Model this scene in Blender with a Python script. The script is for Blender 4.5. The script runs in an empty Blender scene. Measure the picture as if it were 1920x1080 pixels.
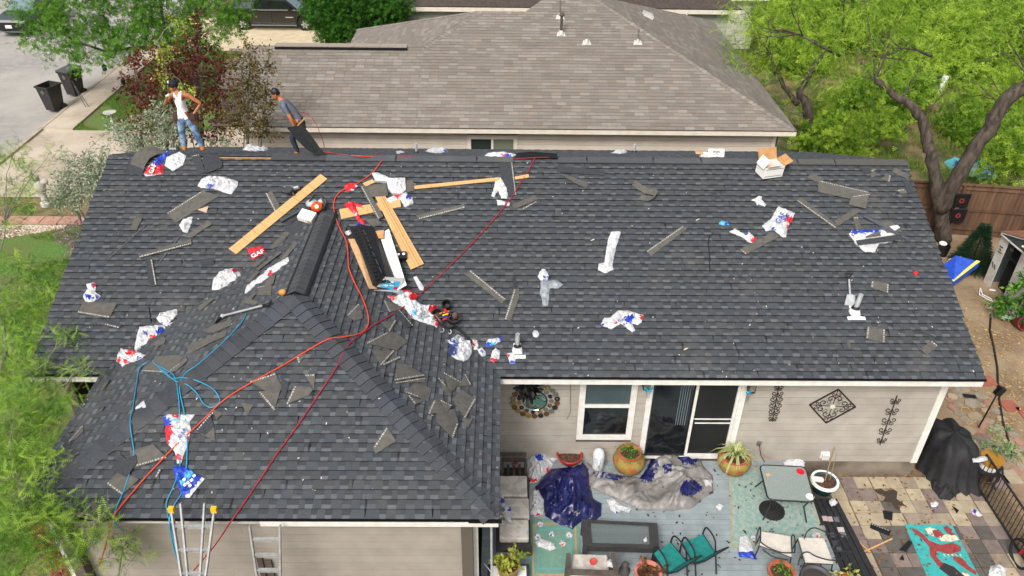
import bpy, bmesh, math, random
import numpy as np
from mathutils import Vector, Matrix, Euler
from mathutils.geometry import delaunay_2d_cdt
random.seed(7); RNG = np.random.default_rng(7)
SC = bpy.context.scene
COL = SC.collection

# ------------------------------------------------------------------ camera, world, sun, exposure
EZ = 3.30                      # height of the eaves above the patio
CAM_H = 13.868
TILT, ROLL, YAW, FPX = math.radians(34.111), math.radians(.808), math.radians(.763), 1485.9
fwd = Vector((math.sin(YAW)*math.cos(TILT), math.cos(YAW)*math.cos(TILT), -math.sin(TILT)))
rgt = Vector((math.cos(YAW), -math.sin(YAW), 0)); upv = rgt.cross(fwd)
RX = math.cos(ROLL)*rgt + math.sin(ROLL)*upv
UX = -math.sin(ROLL)*rgt + math.cos(ROLL)*upv
CP = Vector((0, 0, CAM_H))
cd = bpy.data.cameras.new('camera'); cam = bpy.data.objects.new('camera', cd); COL.objects.link(cam)
m3 = Matrix((RX, UX, -fwd)).transposed()
cam.matrix_world = Matrix.Translation(CP) @ m3.to_4x4()
cd.sensor_width = 36; cd.lens = FPX/1920*36; cd.clip_end = 900; cd.clip_start = .1
SC.camera = cam
SC.render.resolution_x, SC.render.resolution_y = 1024, 576

w = bpy.data.worlds.new('World'); SC.world = w; w.use_nodes = True
nt = w.node_tree; bg = nt.nodes['Background']
sky = nt.nodes.new('ShaderNodeTexSky'); sky.sky_type = 'NISHITA'; sky.sun_disc = False
SUN_EL, SUN_AZ = math.radians(47), math.radians(205)     # high sun behind thin cloud, behind and left of the camera
sky.sun_elevation = SUN_EL; sky.sun_rotation = SUN_AZ
sky.air_density = 1.0; sky.dust_density = 6.0; sky.ozone_density = .6
hsv = nt.nodes.new('ShaderNodeHueSaturation'); hsv.inputs['Saturation'].default_value = .45
nt.links.new(sky.outputs[0], hsv.inputs['Color']); nt.links.new(hsv.outputs[0], bg.inputs['Color'])
bg.inputs['Strength'].default_value = .15
sl = bpy.data.lights.new('sun', 'SUN'); sl.energy = 1.5; sl.angle = math.radians(14); sl.color = (1, .965, .92)
so = bpy.data.objects.new('sun', sl); COL.objects.link(so)
sdir = Vector((math.sin(SUN_AZ)*math.cos(SUN_EL), math.cos(SUN_AZ)*math.cos(SUN_EL), math.sin(SUN_EL)))
so.rotation_euler = sdir.to_track_quat('Z', 'Y').to_euler(); so.location = (0, 0, 60)
SC.view_settings.view_transform = 'Standard'; SC.view_settings.look = 'None'
SC.view_settings.gamma = 1; SC.view_settings.use_curve_mapping = False
SC.view_settings.exposure = .32

# ------------------------------------------------------------------ where things stand: surfaces of the place
PIT = math.radians(22.308); TP = math.tan(PIT); CPI = math.cos(PIT); SPI = math.sin(PIT)
YE, D, XL, XR = 12.352, 5.548, -9.637, 9.922
WL, WR, WF = -8.131, -.054, 8.735
HW = (WR-WL)/2; WX = (WL+WR)/2
ZR = EZ + D*TP
def ray(x, y): return fwd*FPX + RX*(x-960) - UX*(y-540)
PLANES = {  # point on plane, normal
    'M': (Vector((0, YE, EZ)), Vector((0, -SPI, CPI))),
    'B': (Vector((0, YE+2*D, EZ)), Vector((0, SPI, CPI))),
    'F': (Vector((0, WF, EZ)), Vector((0, -SPI, CPI))),
    'L': (Vector((WL, 0, EZ)), Vector((-SPI, 0, CPI))),
    'R': (Vector((WR, 0, EZ)), Vector((SPI, 0, CPI))),
    'G': (Vector((0, 0, 0)), Vector((0, 0, 1))),
    'D': (Vector((0, 0, .45)), Vector((0, 0, 1))),
}
def hit(x, y, pl, h=0.0):
    """the place on surface pl (raised by h) that the photo shows at x, y"""
    if isinstance(pl, (int, float)): p0, n = Vector((0, 0, pl)), Vector((0, 0, 1))
    else: p0, n = PLANES[pl]
    d = ray(x, y); return CP + d*(((p0+n*h-CP).dot(n))/d.dot(n))
def hitY(x, y, Y): d = ray(x, y); return CP + d*(Y/d.y)
def nrm(pl): return Vector((0, 0, 1)) if isinstance(pl, (int, float)) else PLANES[pl][1]
def frame(pl):
    n = nrm(pl); u = {'L': Vector((0, -1, 0)), 'R': Vector((0, 1, 0))}.get(pl, Vector((1, 0, 0)))
    return u, n.cross(u), n

# ------------------------------------------------------------------ materials
MATS = {}
def srgb(c):
    if isinstance(c, str):
        c = [int(c[i:i+2], 16)/255 for i in (0, 2, 4)]
        return tuple((v/12.92 if v <= .04045 else ((v+.055)/1.055)**2.4) for v in c)
    return tuple(c)
def mat(name, c, rough=.7, c2=None, scale=8., detail=4., bump=0., bscale=None, metal=0., spec=.5, lo=.35, hi=.65, trans=0., alpha=None, stretch=None, attr=None, rnd=0., sheen=0., sss=0., coat=0.):
    if name in MATS: return MATS[name]
    m = bpy.data.materials.new(name); m.use_nodes = True; nt = m.node_tree; b = nt.nodes['Principled BSDF']
    N = nt.nodes.new; L = nt.links.new
    b.inputs['Roughness'].default_value = rough; b.inputs['Metallic'].default_value = metal
    b.inputs['Specular IOR Level'].default_value = spec
    b.inputs['Coat Weight'].default_value = coat
    c = srgb(c); col = None
    tc = N('ShaderNodeTexCoord'); src = tc.outputs['Object']
    if stretch:
        mp = N('ShaderNodeMapping'); mp.inputs['Scale'].default_value = stretch; L(src, mp.inputs['Vector']); src = mp.outputs[0]
    if c2 is not None:
        c2 = srgb(c2)
        n = N('ShaderNodeTexNoise'); n.inputs['Scale'].default_value = scale; n.inputs['Detail'].default_value = detail; L(src, n.inputs['Vector'])
        r = N('ShaderNodeMapRange'); r.inputs[1].default_value = lo; r.inputs[2].default_value = hi; L(n.outputs[0], r.inputs[0])
        mx = N('ShaderNodeMix'); mx.data_type = 'RGBA'; mx.inputs[6].default_value = (*c, 1); mx.inputs[7].default_value = (*c2, 1)
        L(r.outputs[0], mx.inputs[0]); col = mx.outputs[2]
    if attr:
        a = N('ShaderNodeAttribute'); a.attribute_name = attr
        mm = N('ShaderNodeMix'); mm.data_type = 'RGBA'; mm.blend_type = 'MULTIPLY'; mm.inputs[0].default_value = 1
        if col is None: mm.inputs[6].default_value = (*c, 1)
        else: L(col, mm.inputs[6])
        L(a.outputs['Color'], mm.inputs[7]); col = mm.outputs[2]
    if rnd:
        oi = N('ShaderNodeObjectInfo'); r2 = N('ShaderNodeMapRange'); r2.inputs[3].default_value = 1-rnd; r2.inputs[4].default_value = 1+rnd
        L(oi.outputs['Random'], r2.inputs[0])
        vm = N('ShaderNodeVectorMath'); vm.operation = 'SCALE'
        if col is None: vm.inputs[0].default_value = c
        else: L(col, vm.inputs[0])
        L(r2.outputs[0], vm.inputs['Scale']); col = vm.outputs[0]
    if col is None: b.inputs['Base Color'].default_value = (*c, 1)
    else: L(col, b.inputs['Base Color'])
    if bump:
        n2 = N('ShaderNodeTexNoise'); n2.inputs['Scale'].default_value = bscale or scale*4; n2.inputs['Detail'].default_value = 5; L(src, n2.inputs['Vector'])
        bp = N('ShaderNodeBump'); bp.inputs['Strength'].default_value = bump; bp.inputs['Distance'].default_value = .02
        L(n2.outputs[0], bp.inputs['Height']); L(bp.outputs[0], b.inputs['Normal'])
    if trans: b.inputs['Transmission Weight'].default_value = trans
    if alpha is not None: b.inputs['Alpha'].default_value = alpha
    if sss: b.inputs['Subsurface Weight'].default_value = sss; b.inputs['Subsurface Radius'].default_value = (.03, .015, .01)
    MATS[name] = m; return m
def leafmat(name, c, c2, tr=.35, attr=True):
    """leaf: diffuse plus light coming through, each leaf its own green"""
    if name in MATS: return MATS[name]
    m = bpy.data.materials.new(name); m.use_nodes = True; nt = m.node_tree; nt.nodes.remove(nt.nodes['Principled BSDF'])
    N = nt.nodes.new; L = nt.links.new; out = nt.nodes['Material Output']
    a = N('ShaderNodeAttribute'); a.attribute_name = 'Col'
    mx = N('ShaderNodeMix'); mx.data_type = 'RGBA'; mx.inputs[6].default_value = (*srgb(c), 1); mx.inputs[7].default_value = (*srgb(c2), 1)
    L(a.outputs['Fac'], mx.inputs[0])
    d = N('ShaderNodeBsdfPrincipled'); d.inputs['Roughness'].default_value = .55; d.inputs['Specular IOR Level'].default_value = .25
    t = N('ShaderNodeBsdfTranslucent'); ms = N('ShaderNodeMixShader'); ms.inputs[0].default_value = tr
    L(mx.outputs[2], d.inputs['Base Color']); L(mx.outputs[2], t.inputs['Color'])
    L(d.outputs[0], ms.inputs[1]); L(t.outputs[0], ms.inputs[2]); L(ms.outputs[0], out.inputs['Surface'])
    MATS[name] = m; return m

# ------------------------------------------------------------------ mesh helpers
class MB:
    """collects faces (world coordinates) with a material slot per face and an optional colour per face"""
    def __init__(s): s.v = []; s.f = []; s.m = []; s.c = []
    def face(s, pts, m=0, c=None):
        i = len(s.v); s.v += [tuple(p) for p in pts]; s.f.append(tuple(range(i, i+len(pts)))); s.m.append(m); s.c.append(c or (1, 1, 1)); return s
    def mesh(s, vs, fs, m=0, c=None):
        i = len(s.v); s.v += [tuple(p) for p in vs]
        for f in fs: s.f.append(tuple(i+k for k in f)); s.m.append(m); s.c.append(c or (1, 1, 1))
        return s
    def box(s, c, size, rot=None, m=0, taper=1.0, col=None):
        hx, hy, hz = [v/2 for v in size]; c = Vector(c)
        vs = [Vector((x*(taper if z > 0 else 1)*hx, y*(taper if z > 0 else 1)*hy, z*hz)) for z in (-1, 1) for x, y in ((-1, -1), (1, -1), (1, 1), (-1, 1))]
        if rot is not None: vs = [rot @ v for v in vs]
        return s.mesh([c+v for v in vs], [(0, 3, 2, 1), (4, 5, 6, 7), (0, 1, 5, 4), (1, 2, 6, 5), (2, 3, 7, 6), (3, 0, 4, 7)], m, col)
    def bar(s, a, b, wd, th, n=None, m=0, col=None):
        """box beam from a to b, wd wide across, th thick along n"""
        a, b = Vector(a), Vector(b); d = (b-a); L = d.length; d.normalize()
        n = Vector(n or (0, 0, 1)); u = d.cross(n)
        if u.length < 1e-4: u = d.cross(Vector((1, 0, 0)))
        u.normalize(); n = u.cross(d)
        return s.box((a+b)/2, (L, wd, th), Matrix((d, -u, n)).transposed(), m, col=col)
    def prism(s, pts, h, n=None, m=0, mside=None, col=None):
        """polygon pts (in order) given thickness h along n, sitting above the pts"""
        pts = [Vector(p) for p in pts]; n = Vector(n) if n is not None else Vector((0, 0, 1)); k = len(pts)
        vs = pts + [p+n*h for p in pts]
        nn = sum(((pts[i]-pts[0]).cross(pts[(i+1) % k]-pts[0]) for i in range(k)), Vector())
        fl = nn.dot(n) < 0
        top = tuple(range(k, 2*k)); bot = tuple(range(k-1, -1, -1))
        if fl: top, bot = top[::-1], bot[::-1]
        s.mesh(vs, [top, bot], m, col)
        i0 = len(s.v)-2*k
        for i in range(k):
            j = (i+1) % k; q = (i0+i, i0+j, i0+k+j, i0+k+i)
            s.f.append(q[::-1] if fl else q); s.m.append(m if mside is None else mside); s.c.append(col or (1, 1, 1))
        return s
    def tube(s, pts, r, sides=6, m=0, cap=True, col=None):
        pts = [Vector(p) for p in pts]; n = len(pts); rs = r if isinstance(r, (list, tuple)) else [r]*n
        rings = []; u = None
        for i, p in enumerate(pts):
            d = (pts[min(i+1, n-1)]-pts[max(i-1, 0)])
            if d.length < 1e-7: d = Vector((0, 0, 1))
            d.normalize()
            if u is None: u = d.cross(Vector((0, 0, 1)) if abs(d.z) < .9 else Vector((1, 0, 0))).normalized()
            else:
                u = (u-d*u.dot(d))
                u = u.normalized() if u.length > 1e-5 else d.orthogonal().normalized()
            w_ = d.cross(u)
            rings.append([p+(u*math.cos(a)+w_*math.sin(a))*rs[i] for a in [2*math.pi*k/sides for k in range(sides)]])
        vs = [v for r_ in rings for v in r_]; fs = []
        for i in range(n-1):
            for k in range(sides):
                k2 = (k+1) % sides; fs.append((i*sides+k, i*sides+k2, (i+1)*sides+k2, (i+1)*sides+k))
        if cap: fs += [tuple(range(sides))[::-1], tuple(range((n-1)*sides, n*sides))]
        return s.mesh(vs, fs, m, col)
    def lathe(s, prof, c=(0, 0, 0), sides=24, m=0, axis=None, cap=False, ms=None):
        c = Vector(c); A = (axis or Matrix.Identity(3)); vs = []; fs = []
        for r, z in prof:
            vs += [c + A @ Vector((r*math.cos(2*math.pi*k/sides), r*math.sin(2*math.pi*k/sides), z)) for k in range(sides)]
        for i in range(len(prof)-1):
            for k in range(sides):
                k2 = (k+1) % sides; fs.append((i*sides+k, i*sides+k2, (i+1)*sides+k2, (i+1)*sides+k))
        if ms:
            for i in range(len(prof)-1):
                s.mesh(vs[i*sides:(i+2)*sides], [(k, (k+1) % sides, sides+(k+1) % sides, sides+k) for k in range(sides)], ms[i])
        else: s.mesh(vs, fs, m)
        if cap:
            s.face(vs[:sides][::-1], m if not ms else ms[0]); s.face(vs[-sides:], m if not ms else ms[-1])
        return s
    def ball(s, c, r, seg=10, rings=7, m=0, sc=(1, 1, 1), rot=None, col=None, jit=0):
        c = Vector(c); vs = []; fs = []
        for i in range(rings+1):
            t = math.pi*i/rings
            for k in range(seg):
                a = 2*math.pi*k/seg; j = 1+random.uniform(-jit, jit)
                v = Vector((r*sc[0]*math.sin(t)*math.cos(a)*j, r*sc[1]*math.sin(t)*math.sin(a)*j, r*sc[2]*math.cos(t)*j))
                if rot is not None: v = rot @ v
                vs.append(c+v)
        for i in range(rings):
            for k in range(seg):
                k2 = (k+1) % seg; fs.append((i*seg+k, (i+1)*seg+k, (i+1)*seg+k2, i*seg+k2))
        return s.mesh(vs, fs, m, col)
    def build(s, name, mats, parent=None, smooth=False, origin=None, local=False, kind=None, label=None, colors=False, merge=False):
        if not isinstance(mats, (list, tuple)): mats = [mats]
        me = bpy.data.meshes.new(name)
        o = bpy.data.objects.new(name, me); COL.objects.link(o)
        off = Vector((0, 0, 0))
        if not local:
            if parent is not None: off = wloc(parent)
            if origin is not None:
                o.location = Vector(origin)-off; off = Vector(origin)
            elif parent is None and s.v:
                a = np.array(s.v); lo, hi = a.min(0), a.max(0)
                off = Vector(((lo[0]+hi[0])/2, (lo[1]+hi[1])/2, lo[2])); o.location = off
        me.from_pydata([(x-off.x, y-off.y, z-off.z) for x, y, z in s.v], [], s.f)
        for m in mats: me.materials.append(m)
        me.polygons.foreach_set('material_index', s.m)
        if smooth: me.polygons.foreach_set('use_smooth', [True]*len(s.f))
        if colors:
            at = me.color_attributes.new('Col', 'FLOAT_COLOR', 'CORNER')
            d = [x for f, c in zip(s.f, s.c) for _ in f for x in (c[0], c[1], c[2], 1)]
            at.data.foreach_set('color', d)
        if merge:
            bm = bmesh.new(); bm.from_mesh(me); bmesh.ops.remove_doubles(bm, verts=bm.verts, dist=1e-4); bm.to_mesh(me); bm.free()
        me.update()
        if parent is not None: o.parent = parent
        if kind: o['kind'] = kind
        if label: o['label'] = label
        return o
def wloc(o):
    v = Vector(o.location)
    while o.parent: o = o.parent; v += o.location
    return v
def tag(o, label, cat, group=None):
    o['label'] = label; o['category'] = cat
    if group: o['group'] = group
    return o
def thing(name, label, cat, loc=(0, 0, 0), rz=0, group=None):
    o = bpy.data.objects.new(name, None); COL.objects.link(o); o.location = loc; o.rotation_euler = (0, 0, rz)
    o.empty_display_size = .2
    return tag(o, label, cat, group)
def basis_rot(o, u, v, n):
    o.rotation_euler = Matrix((u, v, n)).transposed().to_euler()
def copy_tree(o, parent=None):
    c = o.copy(); COL.objects.link(c); c.parent = parent
    for ch in list(o.children): copy_tree(ch, c)
    return c
def clip_poly(poly, hp):
    """cut polygon of (u, v) by half planes a*u+b*v<=c"""
    for a, b, c in hp:
        out = []
        for i in range(len(poly)):
            p, q = poly[i], poly[(i+1) % len(poly)]; dp, dq = a*p[0]+b*p[1]-c, a*q[0]+b*q[1]-c
            if dp <= 0: out.append(p)
            if (dp < 0 < dq) or (dq < 0 < dp): t = dp/(dp-dq); out.append((p[0]+t*(q[0]-p[0]), p[1]+t*(q[1]-p[1])))
        poly = out
        if len(poly) < 3: return []
    return poly
# ------------------------------------------------------------------ ground, street, pavements
def struct(name, mb, m, **k):
    o = mb.build(name, m, **k); o['kind'] = 'structure'; return o
def sheet(name, pts, z, m, **k): return struct(name, MB().face([(x, y, z) for x, y in pts]), m, **k)
DIRT = mat('dirt', '8a7660', .95, '6a5846', 3, 6, .5, 40)
def ground_mat(name, a, b, c, s1=1.2, s2=14):
    m = mat(name, a, .95, b, s2, 6, .6, 60); nt = m.node_tree; bs = nt.nodes['Principled BSDF']
    old = bs.inputs['Base Color'].links[0].from_socket
    n = nt.nodes.new('ShaderNodeTexNoise'); n.inputs['Scale'].default_value = s1; n.inputs['Detail'].default_value = 5
    tc = nt.nodes.new('ShaderNodeTexCoord'); nt.links.new(tc.outputs['Object'], n.inputs['Vector'])
    r = nt.nodes.new('ShaderNodeMapRange'); r.inputs[1].default_value = .42; r.inputs[2].default_value = .6; nt.links.new(n.outputs[0], r.inputs[0])
    mx = nt.nodes.new('ShaderNodeMix'); mx.data_type = 'RGBA'; nt.links.new(r.outputs[0], mx.inputs[0]); nt.links.new(old, mx.inputs[6]); mx.inputs[7].default_value = (*srgb(c), 1)
    nt.links.new(mx.outputs[2], bs.inputs['Base Color']); return m
M_GROUND = ground_mat('ground_soil', '6f5f42', '8e7a58', '47572a')
M_YARD = ground_mat('yard_soil', '8b7559', '75614a', '97846a', .8, 10)
M_LAWN = ground_mat('lawn_soil', '4a6a2a', '5f8238', '626a38', .9, 12)
M_CONC = ground_mat('concrete', 'b3a594', 'a59684', 'c0b3a2', .5, 5)
M_STREET = ground_mat('street_surface', '9c9893', '8e8a86', 'a9a49c', .25, 3)
sheet('ground', [(-260, -60), (260, -60), (260, 420), (-260, 420)], -.012, M_GROUND)
sheet('street', [(-36, -40), (-20.15, -40), (-20.15, 120), (-36, 120)], -.06+.052, M_STREET)
sheet('lawn', [(-18.7, 32.4), (-13.0, 32.4), (-13.0, 43), (-18.7, 43)], .02, M_LAWN)
sheet('front_lawn', [(-20, 8), (-9.7, 8), (-9.7, 23.6), (-20, 24.6)], .02, M_LAWN)
sheet('driveway', [(-20.0, 26.2), (-9.6, 26.2), (-9.6, 32.4), (-20.0, 32.4)], .03, M_CONC)
sheet('neighbour_driveway', [(-19.95, 43.5), (-8.4, 43.5), (-8.4, 50), (-19.95, 50)], .03, mat('cream_concrete', 'cfbf9f', .9, 'bfae90', 2, 5, .2))
sheet('side_yard', [(9.3, 9), (22, 8), (22, 24), (9.3, 24.3)], .0, M_YARD)
sb = MB()
for i, y in enumerate(np.arange(26.2, 60, 1.55)):
    if y > 32: sb.box((-19.35, y+.77, .05), (1.28, 1.53, .1))
struct('sidewalk', sb, M_CONC)
kb = MB(); kb.box((-20.07, 45, .055), (.16, 40, .13)); struct('kerb', kb, mat('kerb_concrete', 'b9ab97', .9, 'a2947f', 4, 5, .2))
cj = MB()
for y in (29.3,): cj.box((-15.5, y, .031), (8.4, .02, .004))
cj.box((-17.2, 29.3, .031), (.02, 6, .004)); cj.box((-13.9, 29.3, .031), (.02, 6, .004))
struct('driveway_joint', cj, mat('joint', '6c6258', .9))
for x, y in ((335, 258), (335, 273)):
    q = hit(x, y, 'G'); mb = MB(); mb.lathe([(.0, .036), (.2, .036), (.2, .03)], (q.x, q.y, 0), 14)
    tag(mb.build('drain_cover', mat('drain_iron', '5e564d', .7)), 'round grey drain cover set in the driveway, ' + ('nearer the kerb' if y < 260 else 'nearer the roof'), 'drain cover')
# front path of pink slabs and a gravel bed on the left
pp = MB()
root = thing('garden_path', 'pinkish stone slab path crossing the front garden on the left', 'path', (-14.9, 24.5, .02)); root['kind'] = 'structure'
M_PINK = mat('pink_slab', 'b78f7d', .9, 'a27c6b', 5, 5, .2, rnd=.12)
for i in range(13):
    mb = MB(); mb.box((-19.6+i*.62, 24.45+random.uniform(-.02, .02), .05), (.59, .5, .05)); mb.build('slab', M_PINK, root)
gv = MB()
for i in range(2600):
    x = random.uniform(-19.6, -15.2); y = 24.1-random.random()**1.3*(.2+(-15.2-x)*.42)
    gv.ball((x, y, .04), random.uniform(.02, .05), 4, 3, random.choice((0, 1, 2)), (1, 1, .6))
gv.build('gravel_bed', [mat('gravel_a', 'b7a690', .9), mat('gravel_b', '927f6c', .9), mat('gravel_c', 'cfc2b0', .9)], kind='stuff')

# ------------------------------------------------------------------ shingled roofs
def shingle_mat(name, bump=.5):
    m = mat(name, (1, 1, 1), .93, (.78, .78, .8), 55, 3, bump, 160, attr='Col', rnd=.07, spec=.3); return m
M_SH = shingle_mat('asphalt_shingle')
nt = M_SH.node_tree; bs = nt.nodes['Principled BSDF']; old = bs.inputs['Base Color'].links[0].from_socket
n_ = nt.nodes.new('ShaderNodeTexNoise'); n_.inputs['Scale'].default_value = 1.1; n_.inputs['Detail'].default_value = 6; g_ = nt.nodes.new('ShaderNodeNewGeometry'); nt.links.new(g_.outputs['Position'], n_.inputs['Vector'])
r_ = nt.nodes.new('ShaderNodeMapRange'); r_.inputs[1].default_value = .58; r_.inputs[2].default_value = .85; r_.inputs[4].default_value = .34; nt.links.new(n_.outputs[0], r_.inputs[0])
x_ = nt.nodes.new('ShaderNodeMix'); x_.data_type = 'RGBA'; x_.inputs[7].default_value = (.2, .185, .16, 1); nt.links.new(r_.outputs[0], x_.inputs[0]); nt.links.new(old, x_.inputs[6]); nt.links.new(x_.outputs[2], bs.inputs['Base Color'])
EXPO = .1673; SL = 1.12
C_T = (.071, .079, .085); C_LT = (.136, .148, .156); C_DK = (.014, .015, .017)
def jit(c, a=.12):
    k = 1+random.uniform(-a, a); h = random.uniform(-.03, .03); return (c[0]*k*(1+h), c[1]*k, c[2]*k*(1-h))
def shingle(mb, O, u, v, n, u0, v0, L, hp):
    """one laminated shingle: dark butt edge, raised teeth, paler recesses with a dark band above"""
    def P(a, b, h): return O+u*a+v*b+n*h
    hb, ht = .030, .003
    def hh(b, ex=0): t = (b-v0)/EXPO; return hb+(ht-hb)*t+ex
    def slab(a0, a1, a2, a3, b0, b1, ex, col):
        poly = clip_poly([(a0, b0), (a1, b0), (a2, b1), (a3, b1)], hp)
        if not poly: return
        mb.face([P(a, b, hh(b, ex)) for a, b in poly], 0, col)
        k = len(poly)
        for i in range(k):
            (a, b), (c, d) = poly[i], poly[(i+1) % k]
            front = abs(b-v0) < 1e-6 and abs(d-v0) < 1e-6
            if front: mb.face([P(a, b, hh(b, ex)), P(a, b, -.004), P(c, d, -.004), P(c, d, hh(d, ex))], 0, C_DK)  # butt face near black: the course shadow line is put into its colour
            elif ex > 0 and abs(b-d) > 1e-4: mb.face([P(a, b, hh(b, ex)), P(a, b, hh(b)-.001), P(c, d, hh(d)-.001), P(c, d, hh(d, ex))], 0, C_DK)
    a = u0; tooth = random.random() < .5; tone = jit(C_T, .05)
    while a < u0+L-1e-4:
        wd = min(random.uniform(.10, .24) if tooth else random.uniform(.09, .17), u0+L-a)
        if u0+L-a-wd < .05: wd = u0+L-a
        if tooth or wd < .04:
            sk = random.uniform(.0, .022)
            slab(a, a+wd, a+wd-sk, a+sk, v0, v0+EXPO, .006, jit(tone, .07))
        else:
            k = random.uniform(.36, .52); t2 = random.random()
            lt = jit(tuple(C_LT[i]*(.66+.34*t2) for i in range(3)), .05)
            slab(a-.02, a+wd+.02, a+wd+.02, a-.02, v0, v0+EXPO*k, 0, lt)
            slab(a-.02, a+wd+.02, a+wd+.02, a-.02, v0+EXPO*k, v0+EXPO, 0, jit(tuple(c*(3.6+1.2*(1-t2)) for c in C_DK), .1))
        a += wd; tooth = not tooth
REC = []   # every shingle of the dark roof: plane, position
def lay(pl, O, u, v, n, ulen, vlen, hp, skip):
    k = 0
    while k*EXPO < vlen:
        v0 = k*EXPO; a = -random.uniform(0, SL)
        while a < ulen:
            a0 = max(a, 0); L = min(a+SL, ulen)-a0
            if L > .06:
                mid = (a0+L/2, v0+EXPO/2)
                c4 = [(a0, v0), (a0+L, v0), (a0+L, v0+EXPO), (a0, v0+EXPO)]
                if len(clip_poly(c4, hp)) >= 3 and not all(skip(*q) for q in c4+[mid]):
                    w_ = O+u*mid[0]+v*mid[1]
                    REC.append(((w_-CP).dot(fwd) + (20 if pl == 'B' else 0), pl, O, u, v, n, a0, v0, L, hp))
            a += SL
        k += 1
VM = D/CPI
O_M, U_M, V_M, N_M = Vector((XL, YE, EZ)), Vector((1, 0, 0)), Vector((0, CPI, SPI)), PLANES['M'][1]
def skM(a, b): x = XL+a; dy = b*CPI; return WL < x < WR and dy < min(x-WL, WR-x)-.25
lay('M', O_M, U_M, V_M, N_M, XR-XL, VM, [(0, 1, VM)], skM)
O_B, U_B, V_B, N_B = Vector((XR, YE+2*D, EZ)), Vector((-1, 0, 0)), Vector((0, -CPI, SPI)), PLANES['B'][1]
lay('B', O_B, U_B, V_B, N_B, XR-XL, VM, [(0, 1, VM)], lambda a, b: False)
O_F = Vector((WL, WF, EZ)); no = lambda a, b: False
lay('F', O_F, U_M, V_M, N_M, WR-WL, HW/CPI, [(-1, CPI, 0), (1, CPI, WR-WL)], no)
LL = YE+HW-WF
O_L, U_L, V_L, N_L = Vector((WL, YE+HW, EZ)), Vector((0, -1, 0)), Vector((CPI, 0, SPI)), PLANES['L'][1]
lay('L', O_L, U_L, V_L, N_L, LL, HW/CPI, [(1, CPI, LL), (0, 1, HW/CPI)], lambda a, b: (HW-a) > b*CPI+.25)
O_R, U_R, V_R, N_R = Vector((WR, WF, EZ)), Vector((0, 1, 0)), Vector((-CPI, 0, SPI)), PLANES['R'][1]
lay('R', O_R, U_R, V_R, N_R, LL, HW/CPI, [(-1, CPI, 0), (0, 1, HW/CPI)], lambda a, b: (WF+a-YE) > b*CPI+.25)

house = thing('house', 'house in the foreground with a dark grey shingle roof littered with scraps and beige siding', 'house', (0, YE+D, 0))
M_WOOD = mat('bare_wood', 'b58d62', .85, '9c7650', 12, 4, .2)
M_WHITE = mat('white_trim', 'dddbd5', .6, 'cfccc4', 6, 4, .05)
rf = MB()
def slab4(mb, pts, n, t=.05, m=0): mb.prism([Vector(p)-Vector(n)*(t+.012) for p in pts], t, n, m)
slab4(rf, [(XL+.02, YE+.02, EZ), (XR-.02, YE+.02, EZ), (XR-.02, YE+D, ZR), (XL+.02, YE+D, ZR)], N_M)
slab4(rf, [(XL+.02, YE+2*D-.02, EZ), (XR-.02, YE+2*D-.02, EZ), (XR-.02, YE+D, ZR), (XL+.02, YE+D, ZR)], N_B)
ZW = EZ+HW*TP
slab4(rf, [(WL+.03, WF+.02, EZ), (WR-.03, WF+.02, EZ), (WX, WF+HW, ZW)], N_M)
slab4(rf, [(WL+.02, WF+.03, EZ), (WL+.02, YE, EZ), (WX, YE+HW, ZW), (WX, WF+HW, ZW)], N_L)
slab4(rf, [(WR-.02, WF+.03, EZ), (WR-.02, YE, EZ), (WX, YE+HW, ZW), (WX, WF+HW, ZW)], N_R)
roof = rf.build('roof', mat('roofing_felt', '26282b', .9), house)
REC.sort(key=lambda r: r[0])
rest = MB()
for i, r in enumerate(REC):
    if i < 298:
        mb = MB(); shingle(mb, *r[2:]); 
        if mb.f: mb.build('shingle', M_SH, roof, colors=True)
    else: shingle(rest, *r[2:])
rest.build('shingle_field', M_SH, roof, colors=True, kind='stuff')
# hip caps, ridge caps
def cap(mb, a, b, na, nb, wd, L, col, lift=.07, th=.02, drop=0.):
    """bent cap shingle from a to b over a hip whose two slopes have normals na, nb; b end tucked under"""
    a, b = Vector(a), Vector(b); d = (b-a).normalized(); e = a+d*L
    sa = na.cross(d).normalized(); sb_ = nb.cross(d).normalized()
    sa = sa if sa.dot(nb) < 0 else -sa; sb_ = sb_ if sb_.dot(na) < 0 else -sb_
    up = (na+nb).normalized()
    A1, A0, A2 = a+sa*wd+na*(lift-.012), a+up*lift, a+sb_*wd+nb*(lift-.012)
    k = .6
    B1, B0, B2 = e+sa*wd+na*(lift-.012)*k, e+up*lift*k, e+sb_*wd+nb*(lift-.012)*k
    mb.face([A1, A0, B0, B1], 0, col); mb.face([A0, A2, B2, B0], 0, col)
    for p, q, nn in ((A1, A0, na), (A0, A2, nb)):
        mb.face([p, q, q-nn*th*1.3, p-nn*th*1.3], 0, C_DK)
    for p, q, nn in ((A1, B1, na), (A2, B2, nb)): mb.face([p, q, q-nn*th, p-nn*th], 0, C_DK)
def cap_run(a, b, na, nb, wd, expo, ends=0):
    a, b = Vector(a), Vector(b); Lt = (b-a).length; d = (b-a).normalized(); k = int(Lt/expo)
    for i in range(k+1):
        s = i*expo
        if s+.05 > Lt: break
        mb = MB(); cap(mb, a+d*s, b, na, nb, wd*random.uniform(.96, 1.04), min(expo*1.25, Lt-s), jit((.064, .070, .080), .16))
        mb.build('cap_shingle', M_SH, roof, colors=True)
pk = Vector((WX, WF+HW, ZW))
cap_run((WL+.08, WF+.08, EZ), pk, N_L, N_M, .235, .2)
cap_run((WR-.08, WF+.08, EZ), pk, N_R, N_M, .235, .2)
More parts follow.
